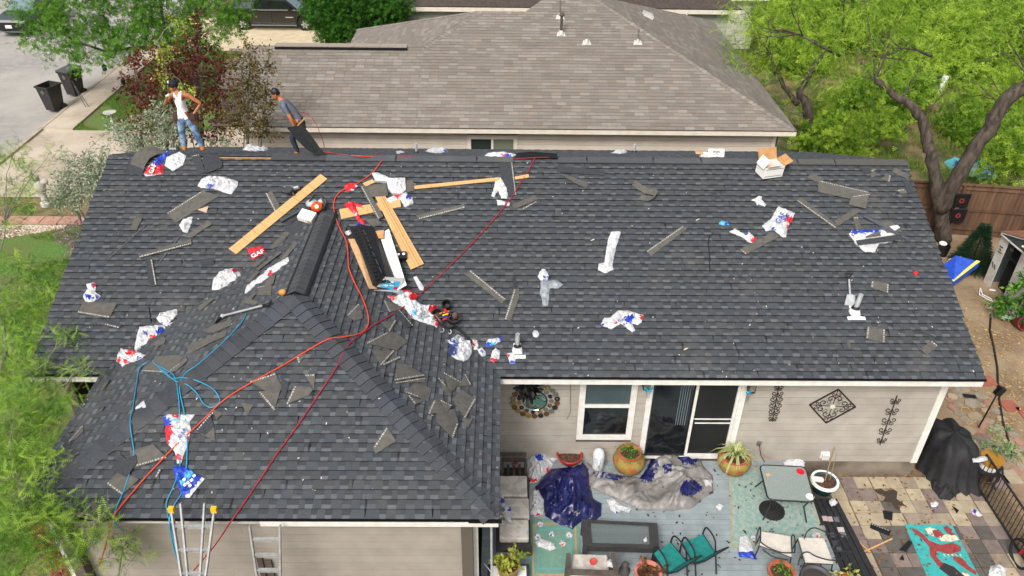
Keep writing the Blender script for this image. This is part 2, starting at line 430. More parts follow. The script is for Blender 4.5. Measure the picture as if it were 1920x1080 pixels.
# wing ridge: raised vent with black edges, caps on it
vb = MB(); y0, y1 = WF+HW+.1, YE+HW-.05
for s, nn in ((-1, N_L), (1, N_R)):
    sd = Vector((s*CPI, 0, -SPI))
    p = [Vector((WX, y0, ZW)), Vector((WX, y1, ZW))]
    vb.prism([p[0]+nn*.02, p[1]+nn*.02, p[1]+sd*.225+nn*.02, p[0]+sd*.225+nn*.02], .04, nn)
vb.build('ridge_vent', mat('black_plastic', '121315', .5), roof)
for i in range(int((y1-y0)/.17)):
    mb = MB(); a = Vector((WX, y0+i*.17, ZW+.062)); cap(mb, a, a+Vector((0, 1, 0)), N_L, N_R, .185, .2, jit((.07, .074, .08), .1), .02); mb.build('cap_shingle', M_SH, roof, colors=True)
# main ridge: long vent caps from the missing piece on; bare slot with wood on the left
def ridge_x(px): return hit(px, 297, 'M').x
segs = [(612, 742), (745, 893), (896, 962), (1047, 1098), (1101, 1222), (1225, 1311), (1314, 1490), (1493, 1560), (1562, 1702)]
for i, (a, b) in enumerate(segs):
    xa, xb = ridge_x(a), min(ridge_x(b), XR); mb = MB()
    for s, nn in ((-1, N_M), (1, N_B)):
        sd = Vector((0, s*CPI, -SPI)) if s > 0 else Vector((0, -CPI, -SPI))
        r0, r1 = Vector((xa, YE+D, ZR+.03)), Vector((xb, YE+D, ZR+.03))
        mb.prism([r0, r1, r1+sd*.17, r0+sd*.17], .035, nn, 0, col=jit((.085, .092, .098) if i < 7 else (.1, .1, .09), .08))
    mb.build('ridge_cap', M_SH, roof, colors=True)
wb = MB()
for a, b in ((392, 552),):
    xa, xb = ridge_x(a), ridge_x(b)
    wb.box(((xa+xb)/2, YE+D-.075, ZR-.005), (xb-xa, .035, .03)); 
wb.build('ridge_board', M_WOOD, roof)
sl_ = MB(); xa, xb = ridge_x(372), ridge_x(600); sl_.box(((xa+xb)/2, YE+D-.03, ZR+.004), (xb-xa, .05, .02)); sl_.build('ridge_slot', mat('gap_black', '08080a', 1), roof)
mb = MB(); xa, xb = ridge_x(510), ridge_x(611); 
mb.prism([(xa, YE+D-.17, ZR-.02), (xb, YE+D-.17, ZR-.02), (xb, YE+D+.1, ZR+.03), (xa, YE+D+.1, ZR+.03)], .03, N_M, col=(.07, .075, .08)); mb.build('ridge_cap', M_SH, roof, colors=True)
# lifted ridge piece at (1000, 300)
mb = MB(); xa, xb = ridge_x(962), ridge_x(1045)
mb.prism([(xa, YE+D-.05, ZR+.04), (xb, YE+D-.05, ZR+.04), (xb, YE+D+.18, ZR+.06), ((xa+xb)/2-.1, YE+D+.2, ZR+.1), (xa, YE+D+.18, ZR+.05)], .012, (0, -.3, 1), col=(.01, .01, .011)); mb.build('ridge_cap', M_SH, roof, colors=True)

# eaves: drip edge, fascia, soffit
db = MB(); db.box(((XR+WR)/2, YE-.012, EZ-.006), (XR-WR, .05, .022)); db.box(((XL+WL)/2, YE-.012, EZ-.006), (WL-XL, .05, .022))
db.box((WX, WF-.012, EZ-.01), (WR-WL, .05, .012)); db.box((WR-.22, WF-.02, EZ-.02), (.55, .05, .035)); db.build('drip_edge', mat('drip_black', '0d0e10', .4), roof)
FH = .17
def fascia(a, b, name='fascia', m=M_WHITE, h=FH, n=(0, 1, 0)): mb = MB(); mb.bar(Vector(a)-Vector((0, 0, h/2+.014)), Vector(b)-Vector((0, 0, h/2+.014)), h, .03, n); return mb.build(name, m, house)
fascia((WR, YE+.016, EZ), (XR-.02, YE+.016, EZ)); fascia((XL+.02, YE+.016, EZ), (WL, YE+.016, EZ))
xf = hitY(486, 977, WF).x
fascia((xf, WF+.016, EZ), (WR, WF+.016, EZ))
fascia((WL, WF+.05, EZ), (xf, WF+.05, EZ), 'rough_wood_edge', mat('rough_wood', 'a8866a', .95, '6d5b4c', 9, 6, .9, 30, lo=.45, hi=.55), .09)
for x, n in ((XR-.02, 0), (XL+.02, 0)):
    for s in (0, 1):
        mb = MB(); ya, yb = (YE+.02, YE+D) if s == 0 else (YE+2*D-.02, YE+D)
        mb.prism([(x-.015, ya, EZ-.2), (x-.015, yb, ZR-.2), (x-.015, yb, ZR-.035), (x-.015, ya, EZ-.035)], .03, (1, 0, 0)); mb.build('rake_board', M_WHITE, house)
fascia((WL+.016, WF+.04, EZ), (WL+.016, YE+.02, EZ), n=(1, 0, 0)); fascia((WR-.016, WF+.04, EZ), (WR-.016, YE-.02, EZ), n=(1, 0, 0))
YW = YE+.468; YG = WF+.468; XWR, XWL = 9.5, XL+.35
SFT = mat('soffit', 'c8c4bb', .8)
sf = MB(); sf.box(((XL+XR)/2, YE+.26, EZ-FH), (XR-XL-.1, .45, .012)); sf.box((WX, WF+.26, EZ-FH), (WR-WL-.1, .42, .012)); sf.build('soffit', SFT, house)  # unseen from above; put in to block light under the eaves

# walls with siding boards
M_SIDE = mat('beige_siding', 'a8a298', .75, '9b948a', 2.2, 6, .06, rnd=.045)
M_SIDE_G = mat('grey_beige_siding', '9a938a', .75, '918a81', 2.5, 4, .06, rnd=.035)
M_CORE = mat('sheathing_lap_shade', '575048', .9)  # wall core, darkened so the gaps between boards read as lap shadow lines
def siding(parent, x0, x1, z0, z1, y, bh, m, holes=(), sgn=-1, axis='x', name='siding_board'):
    """lap boards facing -y (axis x) on a wall; holes are (x0, x1, z0, z1)"""
    z = z0
    while z < z1-.01:
        zt = min(z+bh, z1); spans = [(x0, x1)]
        for a, b, c, d in holes:
            if z < d-.005 and zt > c+.005:
                ns = []
                for p, q in spans:
                    if b <= p or a >= q: ns.append((p, q)); continue
                    if a > p: ns.append((p, a))
                    if b < q: ns.append((b, q))
                spans = ns
        for p, q in spans:
            if q-p < .02: continue
            cuts = [p]
            while q-cuts[-1] > 4.6: cuts.append(cuts[-1]+random.uniform(2.6, 3.6))
            cuts.append(q)
            for a, b in zip(cuts, cuts[1:]):
                mb = MB(); g = .0015
                if axis == 'x':
                    pts = [(a+g, y, z+.014), (a+g, y+sgn*.02, z+.014), (a+g, y+sgn*.014, zt), (a+g, y, zt)]; mb.prism(pts, b-a-2*g, (1, 0, 0))  # gap below each board bares the dark core as a drawn shadow line
                else:
                    pts = [(y, a+g, z+.014), (y+sgn*.02, a+g, z+.014), (y+sgn*.014, a+g, zt), (y, a+g, zt)]; mb.prism(pts, b-a-2*g, (0, 1, 0))
                mb.build(name, m, parent)
        z = zt
wt = EZ-FH-.01
core = MB()
core.box(((WR-.4+XWR)/2, YW+.12, (wt+.4)/2), (XWR-WR+.4, .2, wt-.4))
core.box((XWR-.1, YW+5, wt/2+.2), (.2, 9.6, wt-.4)); core.box((XWL+.1, YE+D, wt/2+.2), (.2, 2*D-.8, wt-.4)); core.box((0, YE+2*D-.55, wt/2+.2), (18.8, .2, wt-.4))
for x in (XWL+.1, XWR-.1):   # gable ends
    core.prism([(x, YE+.6, wt), (x, YE+2*D-.6, wt), (x, YE+D, ZR-.15)], .05, (1, 0, 0))
core.box(((WL+.45+WR-.45)/2, YG+.12, wt/2), (WR-WL-.9, .2, wt)); core.box((WR-.55, (YG+YE)/2+.2, wt/2), (.2, 4, wt)); core.box((WL+.55, (YG+YE)/2+.2, wt/2), (.2, 4, wt))
wall = core.build('wall', M_CORE, house)
W_ = (1.65, 2.885, 1.125, wt); D_ = (3.10, 5.23, .55, wt)
siding(wall, WR-.4, XWR-.1, .43, wt, YW, .195, M_SIDE, [(W_[0], W_[1], W_[2], W_[3]+1), (D_[0], D_[1], 0, D_[3]+1)])
gx0, gx1 = hitY(127, 1044, YG).x, hitY(880, 1050, YG).x
siding(wall, gx0+.1, gx1, .0, wt, YG, .195, M_SIDE_G)
cb = MB(); cb.box((XWR-.045, YW-.02, (.43+wt)/2), (.15, .05, wt-.43)); cb.box((XWR+.012, YW+.07, (.43+wt)/2), (.03, .13, wt-.43)); cb.build('corner_board', M_WHITE, house)
cb = MB(); cb.box((gx1+.085, YG-.01, wt/2), (.17, .05, wt)); cb.build('corner_board', M_WHITE, house)
cb = MB(); cb.box((gx0+.02, YG-.01, wt/2), (.16, .05, wt)); cb.build('corner_board', M_WHITE, house)
fd = MB(); fd.box((XWR-4.6, YW+.06, .21), (9.2, .16, .42)); fd.box((XWR-.1, YW+5, .21), (.17, 9.7, .42)); fd.build('foundation', mat('foundation_concrete', '857a6c', .9, '5f564b', 1.6, 5, .3), house)
# brick pier glimpsed at the left
bk = MB()
M_BRICK = mat('red_brick', '7e3f33', .9, '6a3129', 10, 4, .3, rnd=.15)
pier = MB().box((gx0-.32, YG+.35, 1.4), (.4, .5, 2.8)).build('brick_pier', mat('mortar', '9b9186', .95), house)
for i in range(26):
    for j, x in enumerate((gx0-.43, gx0-.21)):
        mb = MB(); mb.box((x+(.05 if i % 2 else -.02), YG+.09, .08+i*.1), (.2, .04, .07)); mb.build('brick', M_BRICK, pier)

def framed(parent, x0, x1, z0, z1, y, fw, name, glass, m=M_WHITE, proud=.035):
    """window unit: frame ring and pane"""
    fr = MB()
    for a, b, c, d in ((x0, x1, z0, z0+fw), (x0, x1, z1-fw, z1), (x0, x0+fw, z0+fw, z1-fw), (x1-fw, x1, z0+fw, z1-fw)):
        fr.box(((a+b)/2, y-proud/2, (c+d)/2), (b-a, proud+.03, d-c))
    f = fr.build('frame', m, parent)
    pn = MB(); pn.box(((x0+x1)/2, y+.012, (z0+z1)/2), (x1-x0-fw*1.6, .012, z1-z0-fw*1.6)); pn.build('pane', glass, parent)
    return f
GL_D = mat('dark_glass', '15181b', .06, spec=.8); GL_B = mat('blind_glass', '4c5a5c', .12, '3f4c4f', 1.5, spec=.6); GL_S = mat('insect_screen', '17191a', .55, '101112', 3)
win = MB()
for a, b, c, d in ((W_[0], W_[1], W_[2], W_[2]+.1), (W_[0], W_[0]+.1, W_[2]+.1, wt), (W_[1]-.1, W_[1], W_[2]+.1, wt)): win.box(((a+b)/2, YW-.02, (c+d)/2), (b-a, .06, d-c))
window = win.build('window', M_WHITE, house)
framed(window, W_[0]+.1, W_[1]-.1, W_[2]+.1, 2.13, YW-.02, .035, 'window', GL_D, proud=.02)
framed(window, W_[0]+.1, W_[1]-.1, 2.13, wt, YW-.012, .03, 'window', GL_B, proud=.02)
dr = MB(); 
for a, b, c, d in ((D_[0], D_[0]+.12, D_[2], wt), (D_[1]-.13, D_[1], D_[2], wt), (D_[0]+.12, D_[1]-.13, D_[2], D_[2]+.07), (D_[0]+.12, D_[1]-.13, wt-.05, wt)): dr.box(((a+b)/2, YW-.02, (c+d)/2), (b-a, .07, d-c))
door = dr.build('sliding_door', M_WHITE, house)
xm = 4.13
framed(door, D_[0]+.13, xm+.02, D_[2]+.08, wt-.06, YW-.01, .03, 'pane', GL_D, mat('dark_frame', '2b2c2e', .5), proud=.02)
framed(door, xm, D_[1]-.14, D_[2]+.08, wt-.06, YW-.03, .06, 'screen', GL_S, proud=.02)
bb = MB()
for z in (1.64, 1.76): bb.box(((xm+D_[1]-.14)/2, YW-.035, z), (D_[1]-.14-xm-.1, .02, .022))
bb.build('cross_bar', M_WHITE, door)
mb = MB(); mb.box((xm+.08, YW-.045, 1.7), (.05, .03, .12)); mb.build('handle', mat('black_plastic', '121315', .5), door)
cu = MB()   # curtain behind the fixed pane shows as a pale fold against the dark room
for i in range(5): cu.box((xm-.30+.05*i, YW-.006, 2.25), (.018, .004, 1.4))
cu.build('curtain_fold', mat('curtain', '5a676e', .8), door)

# ------------------------------------------------------------------ neighbour house
M_NSH = mat('tan_shingle', (1, 1, 1), .93, (.86, .85, .85), 40, 3, .4, 120, attr='Col', rnd=.05, spec=.3)
NT = .4167; na = math.atan(NT); nc, ns_ = math.cos(na), math.sin(na)
nb_ = thing('house', 'neighbouring house with a pale brown shingle roof and beige siding behind the dark roof', 'house', (1, 31, 0))
YN, NXL, NXR, NYR = 25.2, -9.35, 9.93, 28.95
nr = MB(); n1 = Vector((0, -ns_, nc))
def Z(dy): return EZ+dy*NT
front = [(NXL, YN), (NXR, YN), (NXR-6.65, YN+6.65), (1.7, YN+6.65), (.75, YN+5.65), (-1.05, YN+5.65), (-6.7+3.75, NYR), (NXL, NYR)]
PF = [Vector((x, y, Z(y-YN))) for x, y in front]
nr.prism([p-n1*.05 for p in PF], .04, n1)
nl = Vector((-ns_, 0, nc)); PLft = [Vector(p) for p in ((-6.7, NYR, EZ), (-2.95, NYR, Z(3.75)), (-1.05, YN+5.65, Z(5.65)), (-6.7, 36.5, EZ))]
nr.prism([p-nl*.05 for p in PLft], .05, nl, 0)
nrr = Vector((ns_, 0, nc)); PRt = [Vector(p) for p in ((NXR, YN, EZ), (NXR-6.65, YN+6.65, Z(6.65)), (NXR, 38.5, EZ))]
nr.prism([p-nrr*.05 for p in PRt], .05, nrr, 0)
nb2 = Vector((0, ns_, nc))
nr.prism([Vector(p)-nb2*.05 for p in ((NXR, 38.5, EZ), (NXR-6.65, YN+6.65, Z(6.65)), (1.7, YN+6.65, Z(6.65)), (1.7, 38.5, EZ))], .05, nb2)
nr.prism([Vector(p)-nb2*.05 for p in ((NXL, NYR, Z(3.75)), (-2.95, NYR, Z(3.75)), (-6.7, 32.7, EZ), (NXL, 32.7, EZ))], .05, nb2)
nr.prism([Vector(p)-nb2*.05 for p in ((-1.05, YN+5.65, Z(5.65)), (.8, YN+5.65, Z(5.65)), (3, 36.5, EZ), (-6.7, 36.5, EZ))], .05, nb2)
nroof = nr.build('roof', mat('tan_felt', '7d7469', .9), nb_)
TONES = [(.222, .196, .166), (.236, .211, .18), (.207, .181, .154), (.266, .242, .21), (.217, .189, .161)]
def tab_shingle(mb, O, u, v, n, a0, v0, ex, hp, tabs=3, tw=.333):
    base = random.choice(TONES); 
    for k in range(tabs):
        poly = clip_poly([(a0+k*tw+.006, v0), (a0+(k+1)*tw-.006, v0), (a0+(k+1)*tw-.006, v0+ex+.01), (a0+k*tw+.006, v0+ex+.01)], hp)
        if len(poly) < 3: continue
        c = jit(random.choice(TONES) if random.random() < .45 else base, .07)
        def hh(b): return .014-.010*(b-v0)/ex
        mb.face([O+u*a+v*b+n*hh(b) for a, b in poly], 0, c)
        for i in range(len(poly)):
            p, q = poly[i], poly[(i+1) % len(poly)]
            if abs(p[1]-v0) < 1e-5 and abs(q[1]-v0) < 1e-5:
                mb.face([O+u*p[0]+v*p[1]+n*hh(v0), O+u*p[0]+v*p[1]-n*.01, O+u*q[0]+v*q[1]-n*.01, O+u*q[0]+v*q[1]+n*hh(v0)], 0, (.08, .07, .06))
def tab_field(O, u, v, n, ulen, vlen, hps, ex, maxparts, vis=lambda a, b: True, tabs=3, tw=.333):
    restm = MB(); cnt = 0; k = 0
    while k*ex < vlen:
        v0 = k*ex; a = -random.choice((0, .1665, .5, .6665)) if tabs == 3 else -random.random()*tw
        while a < ulen:
            L = tabs*tw; c = (a+L/2, v0+ex/2)
            if any(len(clip_poly([(a, v0), (a+L, v0), (a+L, v0+ex), (a, v0+ex)], hp)) >= 3 for hp in hps) and vis(*c):
                tgt = MB() if cnt < maxparts else restm
                for hp in hps: tab_shingle(tgt, O, u, v, n, a, v0, ex, hp, tabs, tw)
                if tgt is not restm and tgt.f: tgt.build('shingle', M_NSH, nroof, colors=True); cnt += 1
            a += L
        k += 1
    if restm.f: restm.build('shingle_field', M_NSH, nroof, colors=True, kind='stuff')
NEX = .162
V65 = 6.65/nc
# convex pieces of the front slope in (a, b): left wing part, then main part
hpA = [(1, 0, -6.7+3.75-NXL), (0, 1, 3.75/nc)]
hpB = [(-1, 0, 6.7-3.75+NXL), (1, nc, NXR-NXL), (0, 1, 5.65/nc), (-1, nc, -(-6.7-NXL))]
hpC = [(1, nc, NXR-NXL), (0, -1, -5.65/nc), (0, 1, V65), (-1, nc, 5.65-(.75-NXL))]
tab_field(Vector((NXL, YN, EZ)), Vector((1, 0, 0)), Vector((0, nc, ns_)), n1, NXR-NXL, V65, [hpA, hpB, hpC], NEX, 296)
tab_field(Vector((-6.7, 36.5, EZ)), Vector((0, -1, 0)), Vector((nc, 0, ns_)), nl, 7.6, 5.65/nc, [[(-1, nc, 0), (1, nc, 36.5-YN)]], NEX, 0)
tab_field(Vector((NXR, YN, EZ)), Vector((0, 1, 0)), Vector((-nc, 0, ns_)), nrr, 13.3, V65, [[(-1, nc, 0), (1, nc, 13.3)]], NEX, 0)
def ncap(a, b, na_, nb2_, wd=.15, ex=.16):
    a, b = Vector(a), Vector(b); d = (b-a).normalized(); Lt = (b-a).length
    for i in range(int(Lt/ex)):
        mb = MB(); c = random.choice(TONES); cap(mb, a+d*i*ex, b, na_, nb2_, wd, ex*1.2, jit(c, .08), .03); mb.build('cap_shingle', M_NSH, nroof, colors=True)
ncap((NXR-.05, YN+.05, EZ+.02), (NXR-6.65, YN+6.65, Z(6.65)), n1, nrr)
ncap((-2.95, NYR, Z(3.75)), (-1.05, YN+5.65, Z(5.65)), nl, n1)
ncap((-6.7, 36.5, EZ), (-1.05, YN+5.65, Z(5.65)), nl, nb2)
ncap((-1.05, YN+5.65, Z(5.65)), (.8, YN+5.65, Z(5.65)), n1, nb2)
rv = MB()
for i in range(5):
    a = -8.35+i*.96; rv = MB(); rv.box((a+.47, NYR-.02, Z(3.75)+.045), (.95, .32, .06)); rv.build('ridge_vent', M_NSH if False else mat('vent_tan', '9b9084', .9, '8b8076', 20), nroof)
rv = MB(); rv.box((-5.95, NYR-.2, Z(3.75)-.005), (4.8, .035, .075)); rv.build('ridge_vent_opening', mat('gap_black', '08080a', 1), nroof)
M_CREAM = mat('cream_trim', 'd9d1c2', .65, 'cdc4b4', 4)
mb = MB(); mb.bar((NXL, YN+.015, EZ-.1), (NXR, YN+.015, EZ-.1), .17, .03, (0, 1, 0)); mb.build('fascia', M_CREAM, nb_)
mb = MB(); mb.bar((NXL, YN-.0, EZ-.008), (NXR, YN-.0, EZ-.008), .03, .012, (0, 0, 1)); mb.build('drip_edge', mat('drip_brown', '3d362f', .5), nb_)
mb = MB(); mb.bar((NXR-.015, YN+.03, EZ-.1), (NXR-.015, 38.4, EZ-.1), .17, .03, (1, 0, 0)); mb.build('fascia', M_CREAM, nb_)
nw = MB(); nw.box(((NXL+NXR)/2, YN+.56, 1.6), (NXR-NXL-.9, .2, 3.2)); nw.box((NXR-.5, 32, 1.6), (.2, 12.6, 3.2)); nw.box((NXL+.5, 29, 1.6), (.2, 6.4, 3.2)); nw.box((0, 36, 1.6), (13, .2, 3.2))
nwall = nw.build('wall', M_CORE, nb_)
wx0, wx1 = hitY(876, 255, YN+.46).x, hitY(970, 255, YN+.46).x
siding(nwall, NXL+.45, NXR-.6, .12, EZ-.19, YN+.46, .2, mat('pale_siding', 'cbc0b2', .75, 'c2b6a8', 2, 4, .05, rnd=.03), [(wx0, wx1, 1.5, 2.87)], name='siding_board')
mb = MB(); mb.box((NXR-.55, YN+.44, 1.5), (.12, .05, 3.1)); mb.build('corner_board', M_CREAM, nb_)
nwin = MB()
for a, b, c, d in ((wx0, wx1, 2.78, 2.88), (wx0, wx0+.09, 1.6, 2.78), (wx1-.09, wx1, 1.6, 2.78), (wx0+.09, wx1-.09, 1.6, 1.7)): nwin.box(((a+b)/2, YN+.44, (c+d)/2), (b-a, .06, d-c))
nwin = nwin.build('window', M_CREAM, nb_); xm2 = (wx0+wx1)/2
framed(nwin, wx0+.09, xm2, 1.7, 2.78, YN+.43, .04, 'w', mat('dim_glass', '2f3733', .1, spec=.6), M_CREAM, .02)
framed(nwin, xm2, wx1-.09, 1.7, 2.78, YN+.43, .04, 'w', mat('green_blind_glass', '6d7462', .2, spec=.6), M_CREAM, .02)
# vents on the neighbour roof (part of that roof)
PLANES['N'] = (Vector((0, YN, EZ)), n1); PLANES['NR'] = (Vector((NXR, 0, EZ)), nrr)
M_PALE = mat('pale_flashing', 'c9c6bf', .6, 'b5b1a8', 12); M_PIPE = mat('grey_pipe', '77736c', .6, '5d5953', 9); M_PIPED = mat('dark_pipe', '4b4641', .7)
def nvent(px, py, hgt, r, dark=False, hood=False):
    q = hit(px, py, 'N', .02); v = Vector((0, nc, ns_)); u = Vector((1, 0, 0))
    mb = MB(); mb.prism([q-u*.17-v*.02, q+u*.17-v*.02, q+u*.12+v*.22, q-u*.12+v*.22], .02, n1, 0)
    mb.lathe([(r*2.1, .0), (r*1.3, .14), (r*1.05, .16)], q+v*.1+Vector((0, 0, .0)), 12, 0)
    vt = mb.build('vent_flashing', M_PALE, nroof)
    if hgt:
        mb = MB(); mb.tube([q+v*.1, q+v*.1+Vector((0, 0, hgt))], r, 10, 0)
        if hood: mb.lathe([(r*1.6, hgt), (r*2.0, hgt+.04), (r*1.2, hgt+.1), (.01, hgt+.13)], q+v*.1, 12, 0)
        mb.build('vent_pipe', M_PIPED if dark else M_PIPE, vt)
nvent(1050, 36, .62, .035); nvent(1052, 68, .68, .055, True, True); nvent(1100, 84, 0, .05); nvent(1196, 84, .5, .03)
q = hit(1222, 34, 'NR', .02); v = Vector((-nc, 0, ns_)); u = Vector((0, 1, 0)); mb = MB()
mb.prism([q-u*.28, q+u*.28, q+u*.24+v*.4, q-u*.24+v*.4], .12, nrr); vt = mb.build('box_vent', M_PALE, nroof)
mb = MB(); mb.prism([q-u*.22-v*.01, q+u*.22-v*.01, q+u*.22+v*.02, q-u*.22+v*.02], .09, nrr); mb.build('opening', mat('gap_black', '08080a', 1), vt)

# ------------------------------------------------------------------ houses farther back
def far_house(label, x0, x1, y, ztop, m, roofm, zr=1.2):
    r = thing('house', label, 'house', ((x0+x1)/2, y+4, 0))
    mb = MB(); mb.box(((x0+x1)/2, y+4.2, ztop/2), (x1-x0, 8, ztop)); wl = mb.build('wall', M_CORE, r)
    siding(wl, x0, x1, .2, ztop, y+.2, .24, m)
    mb = MB(); mb.box(((x0+x1)/2, y-.2, ztop+.02), (x1-x0+1, .04, .2)); mb.build('fascia', M_CREAM, r)
    mb = MB(); mb.prism([(x0-.5, y-.18, ztop+.1), (x1+.5, y-.18, ztop+.1), (x1-2.5, y+4.2, ztop+.1+zr*1.6), (x0+2.5, y+4.2, ztop+.1+zr*1.6)], .08, (0, -.4, 1))
    mb.prism([(x0-.5, y+8.6, ztop+.1), (x1+.5, y+8.6, ztop+.1), (x1-2.5, y+4.2, ztop+.1+zr*1.6), (x0+2.5, y+4.2, ztop+.1+zr*1.6)], .08, (0, .4, 1)); mb.build('roof', roofm, r)
    return r
M_FARR = mat('far_roof', '4c433d', .95, '3d3631', 6, 4, .3)
fh = far_house('far house with grey-green siding behind the top of the pale brown roof', -6.8, 11.3, 40.6, 3.18, mat('sage_siding', 'a4a799', .8, '989b8e', 2, rnd=.03), M_FARR)
far_house('white house corner beyond the pale brown roof, right of the sage-sided wall', 12.0, 13.7, 44, 3.0, mat('white_siding', 'cfcac2', .8, 'c4bfb6', 2), M_FARR)
mb = MB(); p = hitY(1318, 20, 40.4); mb.tube([(p.x-.8, 40.35, 0), (p.x-.8, 40.35, 3.2)], .05, 6); mb.build('downpipe', M_CREAM, fh)
# ------------------------------------------------------------------ things lying on the dark roof
def region_ok(pl, p):
    x, y = p.x, p.y
    if pl == 'M': return XL-.05 <= x <= XR+.05 and YE-.03 <= y <= YE+D and not (WL < x < WR and y-YE < min(x-WL, WR-x))
    if pl == 'F': return y >= WF-.05 and y-WF <= min(x-WL, WR-x)+.01
    if pl == 'L': return WL-.05 <= x <= WX and y-WF >= x-WL and y-YE <= x-WL
    if pl == 'R': return WX <= x <= WR+.05 and y-WF >= WR-x and y-YE <= WR-x
    if pl == 'B': return YE+D <= y <= YE+2*D
def surf(x, y):
    for pl in 'FLRM':
        if region_ok(pl, hit(x, y, pl)): return pl
    return 'M'
def roofpt(x, y, h=.0): return hit(x, y, surf(x, y), h)
def mean_px(P): return sum(p[0] for p in P)/len(P), sum(p[1] for p in P)/len(P)
M_SCRAP = mat('shingle_underside', '5c5a54', .95, '4f4d48', 9, 5, .25, 90, rnd=.09)
M_SCRAPD = mat('shingle_face_dark', '3a3d41', .95, '2f3236', 25, 5, .4, 120, rnd=.1)
M_DASH = mat('printed_white_strip', 'b9b7ae', .8, '8a887f', 40, 3, lo=.4, hi=.6)
M_TAN = mat('split_wood', 'b9a288', .9)
def scrap(P, label, strip=None, dark=False, pl=None, h=.03, curl=0., cat='shingle scrap', m=None, th=.006, grp=None):
    """a loose piece of shingle; outline as seen in the photo, lying on its roof slope"""
    pl = pl or surf(*mean_px(P)); n = nrm(pl)
    pts = [hit(x, y, pl, h+(random.uniform(0, .014))) for x, y in P]
    if curl: pts[0] += n*curl; pts[-1] += n*curl*.8
    c = sum(pts, Vector())/len(pts)
    mb = MB(); k = len(pts)
    top = [p+n*th for p in pts]; cen = c+n*(th+.004)
    nn = sum(((pts[i]-c).cross(pts[(i+1) % k]-c) for i in range(k)), Vector()); ccw = nn.dot(n) > 0
    for i in range(k):
        j = (i+1) % k
        tri = [top[i], top[j], cen] if ccw else [top[j], top[i], cen]; mb.face(tri, 0)
        q = [pts[i], pts[j], top[j], top[i]]; mb.face(q if ccw else q[::-1], 0)
        mb.face([pts[j], pts[i], c-n*.002] if ccw else [pts[i], pts[j], c-n*.002], 0)
    if strip is not None:
        for si in (strip if isinstance(strip, (list, tuple)) else [strip]):
            a, b = top[si], top[(si+1) % k]; d = (b-a); L = d.length; d.normalize(); inn = (cen-(a+b)/2); inn -= d*inn.dot(d); inn.normalize()
            s = .02
            while s < L-.03:
                w_ = random.uniform(.018, .05); o = random.uniform(.0, .006)
                q = [a+d*s+inn*(.012+o), a+d*min(s+w_, L-.01)+inn*(.012+o), a+d*min(s+w_*.9, L-.01)+inn*(.045-o), a+d*(s+w_*.1)+inn*(.045-o)]
                q = [p+n*.0035 for p in q]; mb.face(q if (q[1]-q[0]).cross(q[2]-q[0]).dot(n) > 0 else q[::-1], 1)
                s += w_+random.uniform(.008, .02)
    o = mb.build('shingle_scrap' if cat == 'shingle scrap' else cat.replace(' ', '_'), [m or (M_SCRAPD if dark else M_SCRAP), M_DASH], merge=False)
    return tag(o, label, cat, grp or ('torn shingle pieces strewn over the roof' if cat == 'shingle scrap' else None))
S_ = scrap
S_([(312,400),(378,358),(412,367),(330,418)], 'broad olive-grey shingle strip left of the long pale plank, below the white bag', 0)
S_([(370,393),(391,387),(387,399)], 'small tan torn piece at the lower edge of the broad strip below the white bag', cat='shingle scrap', m=M_TAN)
S_([(243,430),(255,407),(268,407),(256,432)], 'small grey shingle rectangle near the upper left edge of the roof, above a thin rod')
S_([(347,444),(390,413),(398,420),(358,446)], 'grey shingle strip running up-right behind the small white crumpled bag on the left', None, h=.03)
S_([(259,477),(358,448),(360,458),(261,484)], 'long thin strip printed on its lower edge, below the small white bag on the left', 2, h=.045)
S_([(273,485),(286,485),(295,535),(281,538)], 'dark upright shingle strip below the long thin printed strip on the left', 1, True)
S_([(372,486),(400,484),(402,496),(378,500)], 'dark flat shingle bit left of the red wrapper', None, True)
S_([(234,323),(243,295),(270,315),(267,330)], 'dark shingle pieces under the curved sheet at the upper left corner', None, True)
S_([(358,292),(374,289),(385,323),(372,329)], 'left dark shingle slab by the ridge below the man in the white tank top', 0, True)
S_([(380,290),(407,290),(417,304),(416,314),(385,326)], 'wider right-hand dark shingle slab by the ridge below the man in white', None, True, h=.05)
S_([(497,363),(510,358),(525,386),(515,398)], 'grey shingle strip poking out above the long pale plank', 3, h=.03)
S_([(536,424),(563,415),(572,427),(556,437),(544,448),(534,434)], 'dark shingle piece below the white box by the leaf blower', None, True)
S_([(505,468),(534,434),(545,435),(524,461),(512,469)], 'curved grey shingle piece below the pale plank beside the wing ridge', None, curl=.05)
S_([(469,499),(496,482),(498,485),(481,501)], 'narrow grey scrap right under the red wrapper in the left valley')
S_([(479,505),(524,471),(529,473),(486,506)], 'long narrow grey scrap in the left valley below the red wrapper', None, h=.045)
S_([(524,487),(553,453),(559,456),(534,487)], 'slim grey scrap next to the ridge vent on its left side')
S_([(462,528),(481,507),(487,510),(469,529)], 'short grey scrap between the two white bags of the left valley')
S_([(370,577),(392,559),(403,559),(376,583)], 'olive shingle strip in the left valley below the crumpled white bag')
S_([(484,538),(510,533),(509,554),(482,554)], 'squarish grey scrap above the long-handled scraper', 0)
S_([(495,536),(506,516),(517,516),(512,533)], 'upright grey scrap at the right end of the long white wrapper strip', None, h=.045)
S_([(462,561),(478,547),(484,547),(470,563)], 'narrow grey scrap left of the squarish one above the scraper')
S_([(452,566),(464,558),(487,568),(476,572)], 'flat grey scrap just above the shaft of the scraper')
S_([(380,620),(403,608),(437,599),(431,611),(401,624),(389,624)], 'pointed grey scrap below the blade of the scraper')
S_([(349,649),(403,627),(426,619),(423,631),(398,641),(359,662)], 'long pointed grey scrap on the left slope of the wing beside the blue hose')
